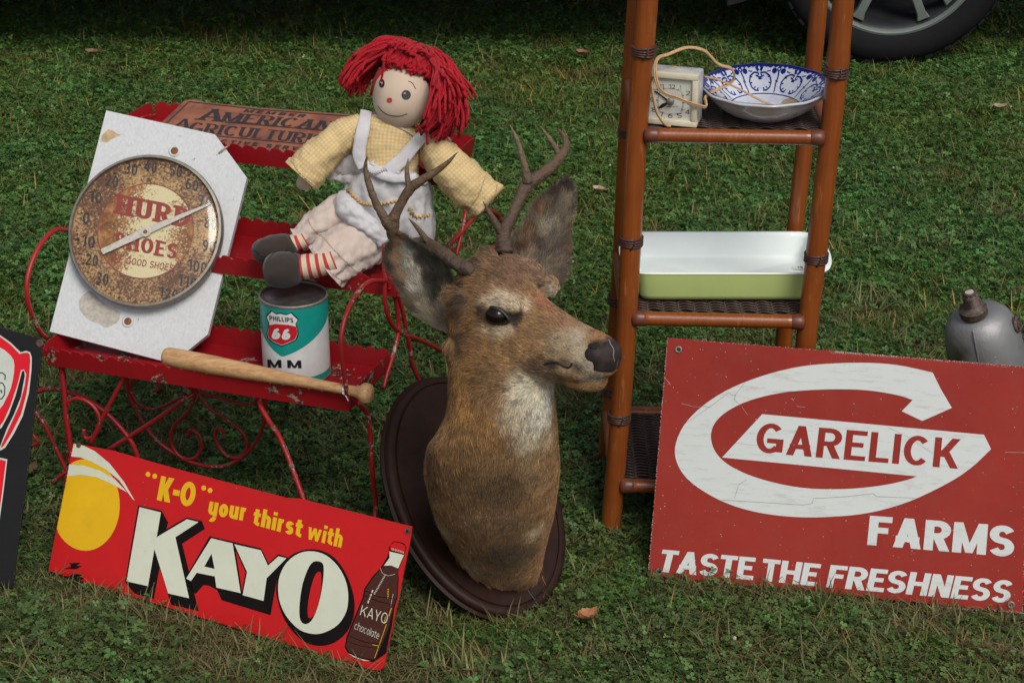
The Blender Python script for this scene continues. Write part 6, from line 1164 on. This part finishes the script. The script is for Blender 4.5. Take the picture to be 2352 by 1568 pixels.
# --- ears
def ear(name, Lb, Rb, zt, zb_, cup, inner, backc, seed, blobs=()):
    Lb, Rb = spline(np.array(Lb, float), 5), spline(np.array(Rb, float), 5); m = 22; ip = lambda Q, t: np.array([np.interp(t*(len(Q)-1), range(len(Q)), Q[:, i]) for i in (0, 1)])
    rings = []; us = np.linspace(-1, 1, 13)
    for i in range(m):
        t = i/(m-1); l, r_ = ip(Lb, t), ip(Rb, t); Z = zt+(zb_-zt)*t; w_ = np.linalg.norm(l-r_)/FPX*Z; fr_ = [PW(*((l+r_)/2+(r_-l)/2*u), Z)+FW*(cup*w_*(1-abs(u)**1.7)) for u in us]; bk_ = [p+FW*(.0045*(1-u**4)+.0012) for p, u in zip(fr_, us)]; rings.append(fr_+bk_[::-1])
    V, F, U = loft(rings); V = np.array(V); n = 26
    def cf(P):
        f = fbm(P, 45, 3, seed); tt = np.clip((P-PW(*ip(Rb, .0), zt))@un(PW(*((ip(Lb, 1)+ip(Rb, 1))/2), zb_)-PW(*((ip(Lb, 0)+ip(Rb, 0))/2), zt))/.14, 0, 1)
        c = np.outer(1-f*.6, inner); return np.clip(c*(.75+.5*np.sin(tt*7+seed)**2)[:, None], .01, .6)
    ebv = BVHTree.FromPolygons([tuple(x) for x in V], F); cen_ = []
    for x, y, r_, c in blobs:
        h = ebv.ray_cast(Vector(CC), Vector(un(ray(x, y))))
        if h[0] is not None: cen_.append((np.array(h[0]), r_/FPX*3.05, c))
    def cf(P):
        f = fbm(P, 60, 3, seed); acc = np.tile(np.array(inner)*.35, (len(P), 1)); ws = np.full((len(P), 1), .35)
        for p, R, c in cen_: w_ = 4*np.exp(-((P-p)**2).sum(1)/R**2)[:, None]; acc = acc+w_*np.array(c); ws = ws+w_
        return np.clip(acc/ws*(1-f*.45)[:, None], .008, .6)
    C = cf(V); o = obj(name, V, F, M_hide, deer, col=C)
    fi = [f for k, f in enumerate(F)]; frontfaces = []; backfaces = []
    for f in F:
        if len(f) != 4: continue
        (frontfaces if max(x % n for x in f) < 13 and (max(x % n for x in f)-min(x % n for x in f)) < 3 else backfaces).append(f)
    ax = un(PW(*((Lb[0]+Rb[0])/2), zt)-PW(*((Lb[-1]+Rb[-1])/2), zb_)); ctr = V.mean(0)
    fl = lambda P, N: ax*.8+1.1*(P-ctr-np.outer((P-ctr)@ax, ax))/.03
    Vf = V
    ff = [tuple(reversed(f)) for f in frontfaces]
    a = Vf[ff[0][0]]; nn = np.cross(Vf[ff[0][1]]-a, Vf[ff[0][2]]-a); 
    if np.dot(nn, FW) > 0: ff = frontfaces
    fur('ear_fur', Vf, ff, 13000, lambda P: np.full(len(P), .016), fl, cf, o, lift=.5, wid=.00028, seed=seed, curl=.3)
    ci = lambda P: np.clip(np.outer(1-fbm(P, 60, 2, seed+4)*.7, backc), .01, .5)
    bf = [tuple(reversed(f)) if np.dot(np.cross(V[f[1]]-V[f[0]], V[f[2]]-V[f[0]]), FW) < 0 else f for f in backfaces]
    edge = MB()
    fur('ear_back_fur', Vf, bf, 5000, lambda P: np.full(len(P), .010), lambda P, N: np.tile(ax, (len(P), 1)), ci, o, lift=.3, wid=.0003, seed=seed+9)
    # short dark fringe on the rim
    P = []; 
    for Q in (Lb, Rb):
        for i in range(len(Q)-1): P.append(i)
    return o
ear('ear', [(914, 538), (902, 546), (886, 572), (887, 609), (907, 645), (930, 688), (950, 720), (985, 742), (1025, 765)], [(914, 537), (930, 541), (955, 557), (988, 577), (1014, 597), (1034, 630), (1048, 669), (1056, 702), (1075, 735)], 3.045, 3.02, .42, (.155, .125, .09), (.10, .06, .035), 1.5, [(892, 575, 16, (.07, .04, .022)), (898, 620, 14, (.055, .032, .02)), (918, 665, 13, (.07, .042, .025)), (945, 712, 13, (.09, .055, .03)), (915, 555, 14, (.24, .13, .06)), (915, 600, 12, (.30, .19, .10)), (928, 640, 12, (.27, .17, .09)), (962, 735, 12, (.24, .14, .07)), (948, 590, 14, (.36, .34, .28)), (950, 625, 14, (.40, .38, .32)), (958, 665, 13, (.34, .32, .26)), (978, 705, 12, (.26, .22, .16)), (985, 610, 18, (.05, .045, .035)), (1000, 645, 18, (.045, .04, .032)), (1003, 685, 14, (.02, .018, .015)), (1030, 690, 12, (.36, .28, .19)), (1040, 725, 12, (.34, .25, .16)), (1010, 735, 12, (.20, .16, .11)), (1035, 655, 10, (.10, .075, .05))])
ear('ear', [(1299, 419), (1281, 424), (1254, 445), (1224, 476), (1200, 518), (1180, 548), (1166, 575), (1160, 605)], [(1299, 419), (1309, 424), (1316, 445), (1314, 486), (1306, 536), (1304, 586), (1298, 630), (1280, 670)], 3.14, 3.10, .34, (.20, .155, .11), (.14, .075, .04), 4.2, [(1292, 430, 14, (.04, .025, .018)), (1270, 452, 12, (.06, .035, .022)), (1240, 490, 14, (.16, .08, .04)), (1215, 540, 14, (.17, .085, .04)), (1198, 575, 14, (.13, .07, .035)), (1262, 490, 14, (.16, .125, .09)), (1250, 530, 16, (.28, .24, .18)), (1236, 570, 12, (.07, .05, .04)), (1270, 560, 16, (.20, .165, .12)), (1300, 470, 12, (.22, .18, .13)), (1305, 520, 12, (.28, .20, .13)), (1298, 570, 12, (.34, .23, .14)), (1285, 610, 14, (.22, .17, .12))])
# --- antlers
z8 = zc(850, 300, 2.613); KR = .9408/2.613/FPX
b = NB('antler'); v = b.co(); n = b.noise(v, 60, 6, .7); n2 = b.noise(v, 260, 3, .6); rg = b.n('Attribute'); rg.attribute_name = 'col'; col = b.mix(n, (.040, .026, .017), (.165, .112, .070)); col = b.mix(b.math('MULTIPLY', b.ramp(n2, [(.66, 0.), (.72, 1.)]), .5), col, (.22, .16, .10)); col = b.mix(1., col, rg.outputs['Color'], 'MULTIPLY'); b.bump(b.math('ADD', n, b.math('MULTIPLY', n2, .4)), 1., .005); M_ant = b.fin(col, .5, spec=.4)
def antler(name, parts):
    o = None
    for k, (pts, zs, c0, c1, rough) in enumerate(parts):
        P = np.array([np.append(PW(*z8(x, y), Z), w_/2*KR*Z) for (x, y, w_), Z in zip(pts, zs)]); Q = spline(P, 8); 
        V, F, U = tube_data(Q[:, :3], Q[:, 3], 14); m = len(Q); t = np.repeat(np.linspace(0, 1, m), 14)
        if rough: f = fbm(V, 110, 3, k+1.); cen = np.repeat(Q[:, :3], 14, 0); V = V+(V-cen)*(f*rough*(1-t))[:, None]
        C = (1-t)[:, None]*np.array(c0)+t[:, None]*np.array(c1)
        o2 = obj('antler' if k == 0 else 'tine', V, F, M_ant, deer if k == 0 else o, col=C)
        if k == 0: o = o2
    return o
dk, lt, gy_ = (.7, .7, .75), (2.1, 2.1, 2.0), (.8, .75, .85); zn = lambda n_, a, c: list(np.linspace(a, c, n_))
antler('antler', [([(800, 960, 70), (745, 925, 92), (680, 890, 90), (610, 835, 82), (545, 790, 80), (470, 765, 78), (380, 775, 75), (310, 755, 76), (285, 700, 82), (280, 640, 92), (305, 575, 66), (350, 490, 62), (400, 415, 66), (470, 365, 56), (560, 310, 44), (640, 248, 28), (697, 188, 5)], [2.985, 2.99, 3.0, 3.02, 3.05, 3.08, 3.09, 3.07, 3.05, 3.04, 3.03, 3.02, 3.01, 3.0, 2.99, 2.98, 2.97], dk, (1.5, 1.4, 1.25), .35),
 ([(262, 660, 70), (225, 600, 60), (175, 505, 50), (135, 400, 44), (112, 310, 32), (113, 250, 20), (122, 213, 4)], zn(7, 3.04, 2.98), (1, 1, 1), lt, .2), ([(395, 430, 44), (378, 350, 36), (376, 290, 26), (383, 228, 5)], zn(4, 3.01, 3.0), (1.1, 1.1, 1.1), (1.8, 1.8, 1.8), 0), ([(525, 790, 52), (480, 720, 40), (425, 650, 24), (384, 608, 5)], zn(4, 3.06, 3.03), dk, (1.7, 1.7, 1.7), .1)])
antler('antler', [([(1000, 830, 110), (998, 780, 108), (990, 730, 96), (995, 690, 96), (1030, 620, 78), (1075, 525, 76), (1115, 440, 84), (1160, 380, 88), (1240, 325, 78), (1320, 255, 74), (1375, 185, 62), (1392, 125, 44), (1368, 70, 26), (1338, 38, 6)], zn(14, 3.10, 3.16), gy_, (1.2, 1.1, 1.0), .3),
 ([(1145, 380, 70), (1130, 300, 52), (1105, 200, 40), (1075, 100, 26), (1035, 18, 5)], zn(5, 3.125, 3.10), (1, 1, 1), lt, .1), ([(1345, 200, 44), (1310, 140, 34), (1270, 80, 24), (1226, 22, 4)], zn(4, 3.145, 3.13), (1, 1, 1), lt, .1), ([(985, 715, 60), (945, 650, 50), (905, 580, 36), (862, 502, 6)], zn(4, 3.11, 3.08), gy_, (1.3, 1.2, 1.2), .1)])
# ================================================================ RAG DOLL (a plain one)
zd = zc(600, 50, 3.1357)
doll = thing('rag_doll', 'seated cloth rag doll with red yarn hair, yellow checked blouse and white apron', 'doll', PD(880, 560, 3.27))
def cloth(name, c, c2, rough=.9, wk=1.):
    b = NB(name); v = b.co(); n = b.noise(v, 34, 4, .55); n2 = b.noise(v, 900, 2); st = b.noise(v, 14, 3)
    col = b.mix(b.math('MULTIPLY', b.ramp(st, [(.48, 0.), (.7, 1.)]), .7), c, c2); b.bump(b.math('ADD', b.math('MULTIPLY', n, wk), b.math('MULTIPLY', n2, .12)), .55, .006); b.b.inputs['Sheen Weight'].default_value = .2; return b.fin(col, rough, spec=.15)
M_apron = cloth('apron_cotton', (.55, .54, .56), (.42, .39, .39)); M_bloom = cloth('aged_cotton', (.55, .46, .41), (.44, .33, .28)); M_felt = cloth('brown_felt', (.040, .030, .026), (.062, .050, .042), .95, .5); M_skin = cloth('muslin_skin', (.56, .44, .34), (.47, .36, .27), .9, .05)
b = NB('yellow_gingham'); uvn = b.co('UV'); sp = b.n('SeparateXYZ'); b.t.links.new(uvn, sp.inputs[0])
def stripe(s): return b.math('LESS_THAN', b.math('FRACT', b.math('DIVIDE', s, .0060)), .5)
su, sv = stripe(sp.outputs[0]), stripe(sp.outputs[1]); m = b.math('MULTIPLY', b.math('ADD', su, sv), .5); v = b.co(); n = b.noise(v, 30, 4, .6)
col = b.ramp(m, [(0., (.60, .55, .48)), (.5, (.62, .46, .20)), (1., (.66, .40, .075))]); col = b.mix(b.math('MULTIPLY', n, .25), col, (.42, .33, .22)); b.bump(n, .5, .006); M_ging = b.fin(col, .9, spec=.15)
b = NB('striped_sock'); uvn = b.co('UV'); sp = b.n('SeparateXYZ'); b.t.links.new(uvn, sp.inputs[0]); st = b.math('LESS_THAN', b.math('FRACT', b.math('DIVIDE', b.math('ADD', sp.outputs[1], .004), .0145)), .42); M_sock = b.fin(b.mix(st, (.56, .46, .33), (.42, .045, .055)), .9, spec=.15)
b = NB('red_yarn'); v = b.co(); n = b.noise(v, 420, 3, .7); n2 = b.noise(v, 30, 2); col = b.mix(n2, (.38, .003, .012), (.62, .006, .022)); b.bump(n, 1., .003); b.b.inputs['Sheen Weight'].default_value = .12; M_yarn = b.fin(b.mix(b.math('MULTIPLY', n, .5), col, (.22, .002, .008)), .9, spec=.1)
M_gold = plain('gold_rickrack', (.50, .28, .07), .8, var=.2, scale=200); M_thread = plain('beige_thread', (.42, .32, .22), .9, var=.3, scale=300)
BV = {}
def limb(name, z, rows, mat, n=48, sm=7, amp=.003, sc=38, flute=0, fa=0., parent=None, cap=True, e=2.1, seed=0., creases=0):
    Q = spline(np.array(rows, float), sm); P2 = np.array([z(x, y) for x, y in Q[:, :2]]); T = np.gradient(P2, axis=0); T /= np.linalg.norm(T, axis=1)[:, None]; k = abs(z(1, 0)[0]-z(0, 0)[0]); R = []
    for i, (p, t) in enumerate(zip(P2, T)):
        D, dr, hw = Q[i, 3], Q[i, 4], Q[i, 2]*k; c = PD(*p, D); Z = np.dot(c-CC, FW); a = (RI*t[1]+UPV*t[0])*hw/FPX*Z
        a = (RI*(-t[1])+UPV*(-t[0]))*(-1)*hw/FPX*Z; r = sring(c, a, FW*dr, n, e)
        if flute: r = [c+(q-c)*(1+fa*(i/len(P2))*math.sin(flute*2*math.pi*j/n+math.sin(i*.35+seed)*.9)) for j, q in enumerate(r)]
        R.append(r)
    V, F, U = loft(R, cap); V = np.array(V); C = np.repeat(np.array(R).mean(1), n, 0); N = V-C; N /= np.linalg.norm(N, axis=1)[:, None]+1e-9
    V = V+N*(fbm(V, sc, 3, seed)*amp)[:, None]
    if creases: V = V+N*(.0018*np.abs(np.sin(fbm(V, 26, 2, seed+3)*9)))[:, None]
    o = obj(name, V, F, mat, parent or doll, uv=U, col=(1, 1, 1)); BV[name+str(len(BV))] = o['_'] = 0; del o['_']
    o2 = BVHTree.FromPolygons([tuple(x) for x in V], F); return o, o2
def on(bvs, z):
    def f(x, y, off=0.):
        d = un(ray(*(z(x, y) if z else (x, y)))); best = None
        for bv in (bvs if isinstance(bvs, list) else [bvs]):
            h = bv.ray_cast(Vector(CC), Vector(d))
            if h[0] is not None and (best is None or h[3] < best[0]): best = (h[3], np.array(h[0])-d*off)
        return best[1] if best else PD(*(z(x, y) if z else (x, y)), 3.24)
    return f
torso, bT = limb('blouse', zd, [(1130, 735, 120, 3.285, .030), (1115, 790, 215, 3.28, .046), (1095, 880, 250, 3.275, .052), (1085, 1000, 248, 3.27, .055), (1090, 1100, 232, 3.265, .055), (1100, 1200, 220, 3.26, .055)], M_ging, creases=1)
skirt, bS = limb('apron_skirt', zd, [(1095, 1140, 222, 3.262, .056), (1085, 1200, 268, 3.262, .062), (1080, 1290, 318, 3.262, .066), (1110, 1400, 322, 3.265, .068), (1140, 1500, 300, 3.268, .068), (1165, 1610, 272, 3.27, .066), (1190, 1740, 235, 3.272, .06)], M_apron, n=120, flute=15, fa=.075, amp=.004, sc=24, seed=2., creases=1)
band, bB = limb('apron_band', zd, [(905, 1105, 30, 3.212, .006), (980, 1160, 34, 3.204, .006), (1080, 1195, 36, 3.200, .006), (1190, 1212, 36, 3.203, .006), (1310, 1200, 34, 3.215, .006)], M_apron, n=20, amp=.0015)
bib, bBb = limb('apron_bib', zd, [(960, 1085, 26, 3.214, .004), (1010, 1150, 30, 3.208, .005), (1090, 1165, 26, 3.206, .005), (1180, 1150, 24, 3.208, .004)], M_apron, n=20, amp=.004, sc=120, seed=4)
wrap, _ = limb('apron_band', zd, [(620, 1195, 16, 3.27, .005), (700, 1150, 60, 3.262, .010), (790, 1110, 80, 3.25, .014), (880, 1110, 70, 3.235, .014), (950, 1150, 50, 3.22, .010)], M_apron, n=28, amp=.004, sc=60, seed=6, creases=1)
wr2, _ = limb('apron_band', zd, [(640, 1215, 14, 3.262, .005), (740, 1205, 30, 3.25, .01), (850, 1220, 42, 3.232, .012), (960, 1235, 40, 3.212, .01)], M_apron, n=24, amp=.004, sc=60, seed=7)
th0 = np.linspace(0, 1, 2)
for rows in ([(925, 690, 46, 3.262, .004), (905, 780, 50, 3.236, .004), (885, 880, 52, 3.221, .004), (868, 980, 50, 3.216, .004), (872, 1060, 46, 3.213, .004), (900, 1130, 42, 3.210, .004)], [(1400, 860, 40, 3.262, .004), (1340, 900, 46, 3.238, .004), (1270, 980, 50, 3.222, .004), (1200, 1060, 52, 3.213, .004), (1120, 1130, 54, 3.207, .004), (1085, 1165, 54, 3.205, .004)]):
    limb('apron_strap', zd, rows, M_apron, n=16, amp=.0015)
sl, bSl = limb('sleeve', zd, [(900, 770, 62, 3.275, .032), (840, 815, 95, 3.268, .036), (750, 880, 120, 3.258, .038), (640, 970, 128, 3.248, .038), (540, 1070, 142, 3.238, .038), (465, 1150, 148, 3.230, .036), (425, 1195, 150, 3.226, .034)], M_ging, amp=.004, seed=8., creases=1)
sr, bSr = limb('sleeve', zd, [(1380, 930, 84, 3.275, .032), (1440, 990, 125, 3.262, .040), (1530, 1090, 150, 3.25, .044), (1640, 1200, 160, 3.24, .044), (1740, 1295, 166, 3.232, .040), (1800, 1345, 150, 3.230, .036), (1845, 1388, 156, 3.226, .036), (1868, 1408, 140, 3.225, .03)], M_ging, amp=.004, seed=9.5, creases=1)
limb('hand', zd, [(520, 1160, 62, 3.232, .02), (470, 1215, 66, 3.228, .022), (435, 1255, 55, 3.226, .02), (415, 1278, 32, 3.226, .012), (408, 1288, 8, 3.226, .004)], M_skin, n=24, amp=.001)
limb('hand', zd, [(1760, 1310, 70, 3.236, .02), (1830, 1375, 62, 3.232, .02), (1868, 1410, 40, 3.23, .014)], M_skin, n=24, amp=.001)
l1, b1 = limb('trouser_leg', z3, [(1000, 330, 130, 3.275, .05), (900, 320, 135, 3.268, .05), (800, 350, 130, 3.258, .046), (700, 405, 118, 3.246, .042), (600, 470, 98, 3.234, .036), (530, 517, 82, 3.226, .03), (506, 533, 84, 3.222, .028)], M_bloom, n=64, flute=9, fa=.05, amp=.005, seed=11., creases=1)
l2, b2 = limb('trouser_leg', z3, [(1110, 480, 150, 3.262, .05), (1030, 500, 180, 3.245, .052), (930, 540, 192, 3.228, .052), (830, 600, 188, 3.208, .050), (760, 655, 172, 3.19, .044), (715, 692, 160, 3.178, .04), (690, 712, 176, 3.170, .042)], M_bloom, n=72, flute=11, fa=.055, amp=.006, seed=13., creases=1)
limb('trouser_leg', z3, [(880, 200, 60, 3.262, .03), (860, 260, 95, 3.245, .036), (880, 330, 90, 3.228, .034), (960, 400, 70, 3.214, .026), (1040, 470, 60, 3.204, .02), (1110, 560, 46, 3.20, .015)], M_apron, n=40, flute=5, fa=.06, amp=.006, seed=15., creases=1)
limb('sock', z3, [(560, 520, 66, 3.214, .024), (520, 542, 68, 3.210, .024), (470, 560, 66, 3.205, .024), (430, 575, 60, 3.20, .022)], M_sock, n=30, amp=.0008)
limb('sock', z3, [(760, 668, 80, 3.165, .028), (700, 690, 84, 3.158, .029), (620, 706, 88, 3.150, .030), (560, 716, 90, 3.146, .030), (510, 722, 84, 3.143, .030)], M_sock, n=30, amp=.0008)
def pillow(name, z, rows, mat): o, bv = limb(name, z, rows, mat, n=40, amp=.0012, sc=50, e=2.); return o, bv
s1, bs1 = pillow('shoe', z3, [(478, 545, 66, 3.204, .025), (450, 560, 82, 3.200, .030), (390, 580, 92, 3.196, .034), (320, 598, 98, 3.193, .036), (255, 612, 88, 3.191, .033), (215, 622, 66, 3.190, .025), (196, 628, 34, 3.19, .014), (190, 630, 4, 3.19, .002)], M_felt)
s2, bs2 = pillow('shoe', z3, [(535, 718, 84, 3.146, .030), (505, 722, 104, 3.143, .036), (455, 730, 122, 3.140, .042), (390, 738, 128, 3.137, .044), (330, 742, 118, 3.135, .041), (290, 744, 90, 3.134, .032), (271, 745, 50, 3.134, .018), (264, 746, 4, 3.134, .002)], M_felt)
def seam(pts, bv, z, r, name, mat, par, zig=0., step=5., n=8, off=.0008):
    Q = spline(np.array(pts, float), n); L = np.concatenate([[0], np.cumsum(np.linalg.norm(np.diff(Q, axis=0), axis=1))]); k = max(3, int(L[-1]/step)); q = np.stack([np.interp(np.linspace(0, L[-1], k), L, Q[:, i]) for i in (0, 1)], 1)
    T = np.gradient(q, axis=0); T /= np.linalg.norm(T, axis=1)[:, None]; q = q+np.stack([-T[:, 1], T[:, 0]], 1)*(zig*np.where(np.arange(k) % 2, 1, -1))[:, None]; f = on(bv, z); P = np.array([f(x, y, off) for x, y in q]); mb = MB(); tube(mb, P, r, 5); return mb.obj(name, mat, par)
seam([(275, 700), (310, 650), (360, 610), (430, 603), (500, 640)], bs2, z3, .0007, 'stitching', M_ink, s2); seam([(200, 600), (270, 640), (350, 628), (430, 600)], bs1, z3, .0006, 'stitching', M_ink, s1)
for P, bv, par in (([(455, 470), (480, 520), (530, 560), (570, 590)], [b1, b2], l1), ([(575, 385), (610, 450), (680, 510), (715, 545)], [b1, b2], l1), ([(600, 590), (640, 650), (700, 720), (760, 780), (815, 815)], b2, l2), ([(690, 520), (740, 580), (800, 640), (850, 690), (905, 745)], b2, l2)): seam(P, bv, z3, .0008, 'stitching', M_thread, par, 4, 7, off=.0006)
for P in ([(775, 1290), (830, 1350), (900, 1400), (1000, 1410), (1090, 1395), (1160, 1380)], [(1250, 1430), (1290, 1500), (1350, 1500), (1410, 1490)]): seam(P, bS, zd, .0022, 'rickrack_trim', M_gold, skirt, 10, 13, off=.001)
seam([(1700, 1455), (1745, 1390), (1790, 1320), (1835, 1190)], bSr, zd, .0008, 'stitching', M_thread, sr, 3, 9); seam([(1760, 1500), (1830, 1440), (1900, 1360), (1925, 1260)], bSr, zd, .0007, 'stitching', M_thread, sr, 3, 9)
seam([(345, 1065), (400, 1150), (470, 1220), (540, 1275)], bSl, zd, .0007, 'stitching', M_thread, sl, 3, 9)
# ruffle of the neckline and of the bib
seam([(985, 725), (1050, 755), (1130, 790), (1220, 840), (1290, 880)], bT, zd, .0022, 'collar_ruffle', M_bloom, torso, 5, 9, off=.002)
seam([(930, 1140), (980, 1172), (1040, 1150), (1100, 1130)], [bBb, bB, bT], zd, .0016, 'bib_frill', M_apron, bib, 9, 8, off=.003)
# --- head
Hc = PD(*zd(1203, 568), 3.262); hs_ = 1/3.1357*.9408*3.39/FPX; tl_ = math.radians(20); hU = math.cos(tl_)*UPV+math.sin(tl_)*RI; hR = math.cos(tl_)*RI-math.sin(tl_)*UPV; hF = -FW
def hp(sx, sy, sz): return Hc+hR*sx+hU*sy+hF*sz
RX, RY, RZ = 232*hs_, 262*hs_, 215*hs_
V, F, U = loft([[hp(RX*math.sin(p)*math.cos(t)*(1+.04*math.cos(p)), RY*math.cos(p), RZ*math.sin(p)*math.sin(t)) for t in np.linspace(0, 2*math.pi, 48, endpoint=False)] for p in np.linspace(.02, math.pi-.02, 30)]); V = np.array(V); V = V+(V-Hc)*(fbm(V, 22, 2, 5.)*.02)[:, None]
hdo = obj('head', V, F, M_skin, doll); bH = BVHTree.FromPolygons([tuple(x) for x in V], F); fH = on(bH, zd); surfH = lambda x, y, off=0.: fH(x, y, off)
M_paintk = plain('black_fabric_paint', (.022, .022, .026), .6, var=.2); M_paintr = plain('red_fabric_paint', (.34, .040, .035), .7, var=.2)
for x, y, rx, ry in ((1041, 482, 22, 34), (1228, 571, 36, 37)):
    mb = MB(); fill(mb, surfH, [(x+rx*math.cos(t), y+ry*math.sin(t)) for t in np.linspace(0, 2*math.pi, 26, endpoint=False)], .0008, 10); mb.obj('eye', M_paintk, hdo)
    mb = MB(); fill(mb, surfH, [(x-rx*.3+rx*.2*math.cos(t), y-ry*.35+ry*.16*math.sin(t)) for t in np.linspace(0, 2*math.pi, 12, endpoint=False)], .0012, 4); mb.obj('eye_glint', M_bloom, hdo)
mb = MB(); fill(mb, surfH, [(1100+22*math.cos(t), 612+20*math.sin(t)) for t in np.linspace(0, 2*math.pi, 22, endpoint=False)], .0008, 10); mb.obj('nose', M_paintr, hdo)
for P in ([(1055, 392), (1068, 378), (1090, 388)], [(1245, 466), (1275, 480), (1300, 525)], [(1012, 655), (1050, 700), (1110, 728), (1180, 732), (1235, 715)]): seam(P, bH, zd, .00075, 'face_line', M_paintk, hdo, 0, 8, off=.0003)
# --- yarn hair
mb = MB(); rh = random.Random(21); ns = 0
face_dir = math.radians(-105)            # where the face looks, in the head's own right/front plane (0 = its right hand side seen from here)
for i in range(640):
    az = rh.uniform(0, 2*math.pi); cx, cz = math.cos(az), math.sin(az)          # cx to the right, cz towards us
    front = cz > .35 and -.86 < cx-(-.13) < .72
    lay = rh.random()
    if cz < -.55 and rh.random() < .45: continue
    x0, z0 = cx*rh.uniform(.02, .45), cz*rh.uniform(.02, .40); P = []
    if front and lay < .75:   # fringe
        tE = math.radians(rh.uniform(44, 56)); r0, r1, r2 = 1.04+.34*lay, 1.20+.42*lay, 1.09+.25*lay
    elif front: tE = math.radians(rh.uniform(30, 44)); r0, r1, r2 = 1.3, 1.72, rh.uniform(1.6, 1.75)
    else:
        low = cx > .25; tE = math.radians(rh.uniform(62, 130 if low else 108)); r0 = 1.15+.42*lay; r1 = 1.42+.50*lay; r2 = rh.uniform(1.6, 2.15)*(1.14 if cx > 0 else 1.0)
        if tE > 1.9: r2 *= .88
    tS = math.radians(rh.uniform(4, 26)); n = 8; wob = [rh.gauss(0, .035) for _ in range(3)]; ww = rh.uniform(0, 6)
    for k in range(n):
        t = k/(n-1); th_ = tS+(tE-tS)*t; rr = r0+(r1-r0)*math.sin(min(1, t*1.5)*math.pi/2) if t < .55 else r1+(r2-r1)*(t-.55)/.45; a2 = az+wob[0]*math.sin(t*4)+wob[1]*t*3
        sx, sz = math.sin(th_)*math.cos(a2), math.sin(th_)*math.sin(a2); yy = math.cos(th_)*(1-.10*t)
        if not front: yy -= .03*t*t
        P.append(hp(RX*rr*sx, RY*(rr*.92)*yy+.004, RZ*rr*sz)+hR*.0034*math.sin(ww+t*8)+hU*.0030*math.cos(ww*2+t*7)+hF*.002*math.sin(ww*3+t*9))
    V, F, U = tube_data(spline(np.array(P), 3), .00235*rh.uniform(.85, 1.1), 6); mb.add(V, F); ns += 1
for pts in ([(1060, 300), (1055, 340), (1048, 400), (1035, 468)], [(1300, 790), (1330, 830), (1345, 880)], [(1400, 760), (1385, 850), (1392, 950)]): P = [PD(*zd(x, y), 3.205) for x, y in pts]; V, F, U = tube_data(spline(np.array(P), 4), .0023, 6); mb.add(V, F)
mb.obj('yarn_hair', M_yarn, doll, kind='stuff')
V, F, U = ellipsoid(hp(0, RY*.16, -RZ*.10), hR*RX*1.10, hU*RY*.98, hF*RZ*.92, 30, 20); obj('hair_cap', V, F, M_yarn, doll)
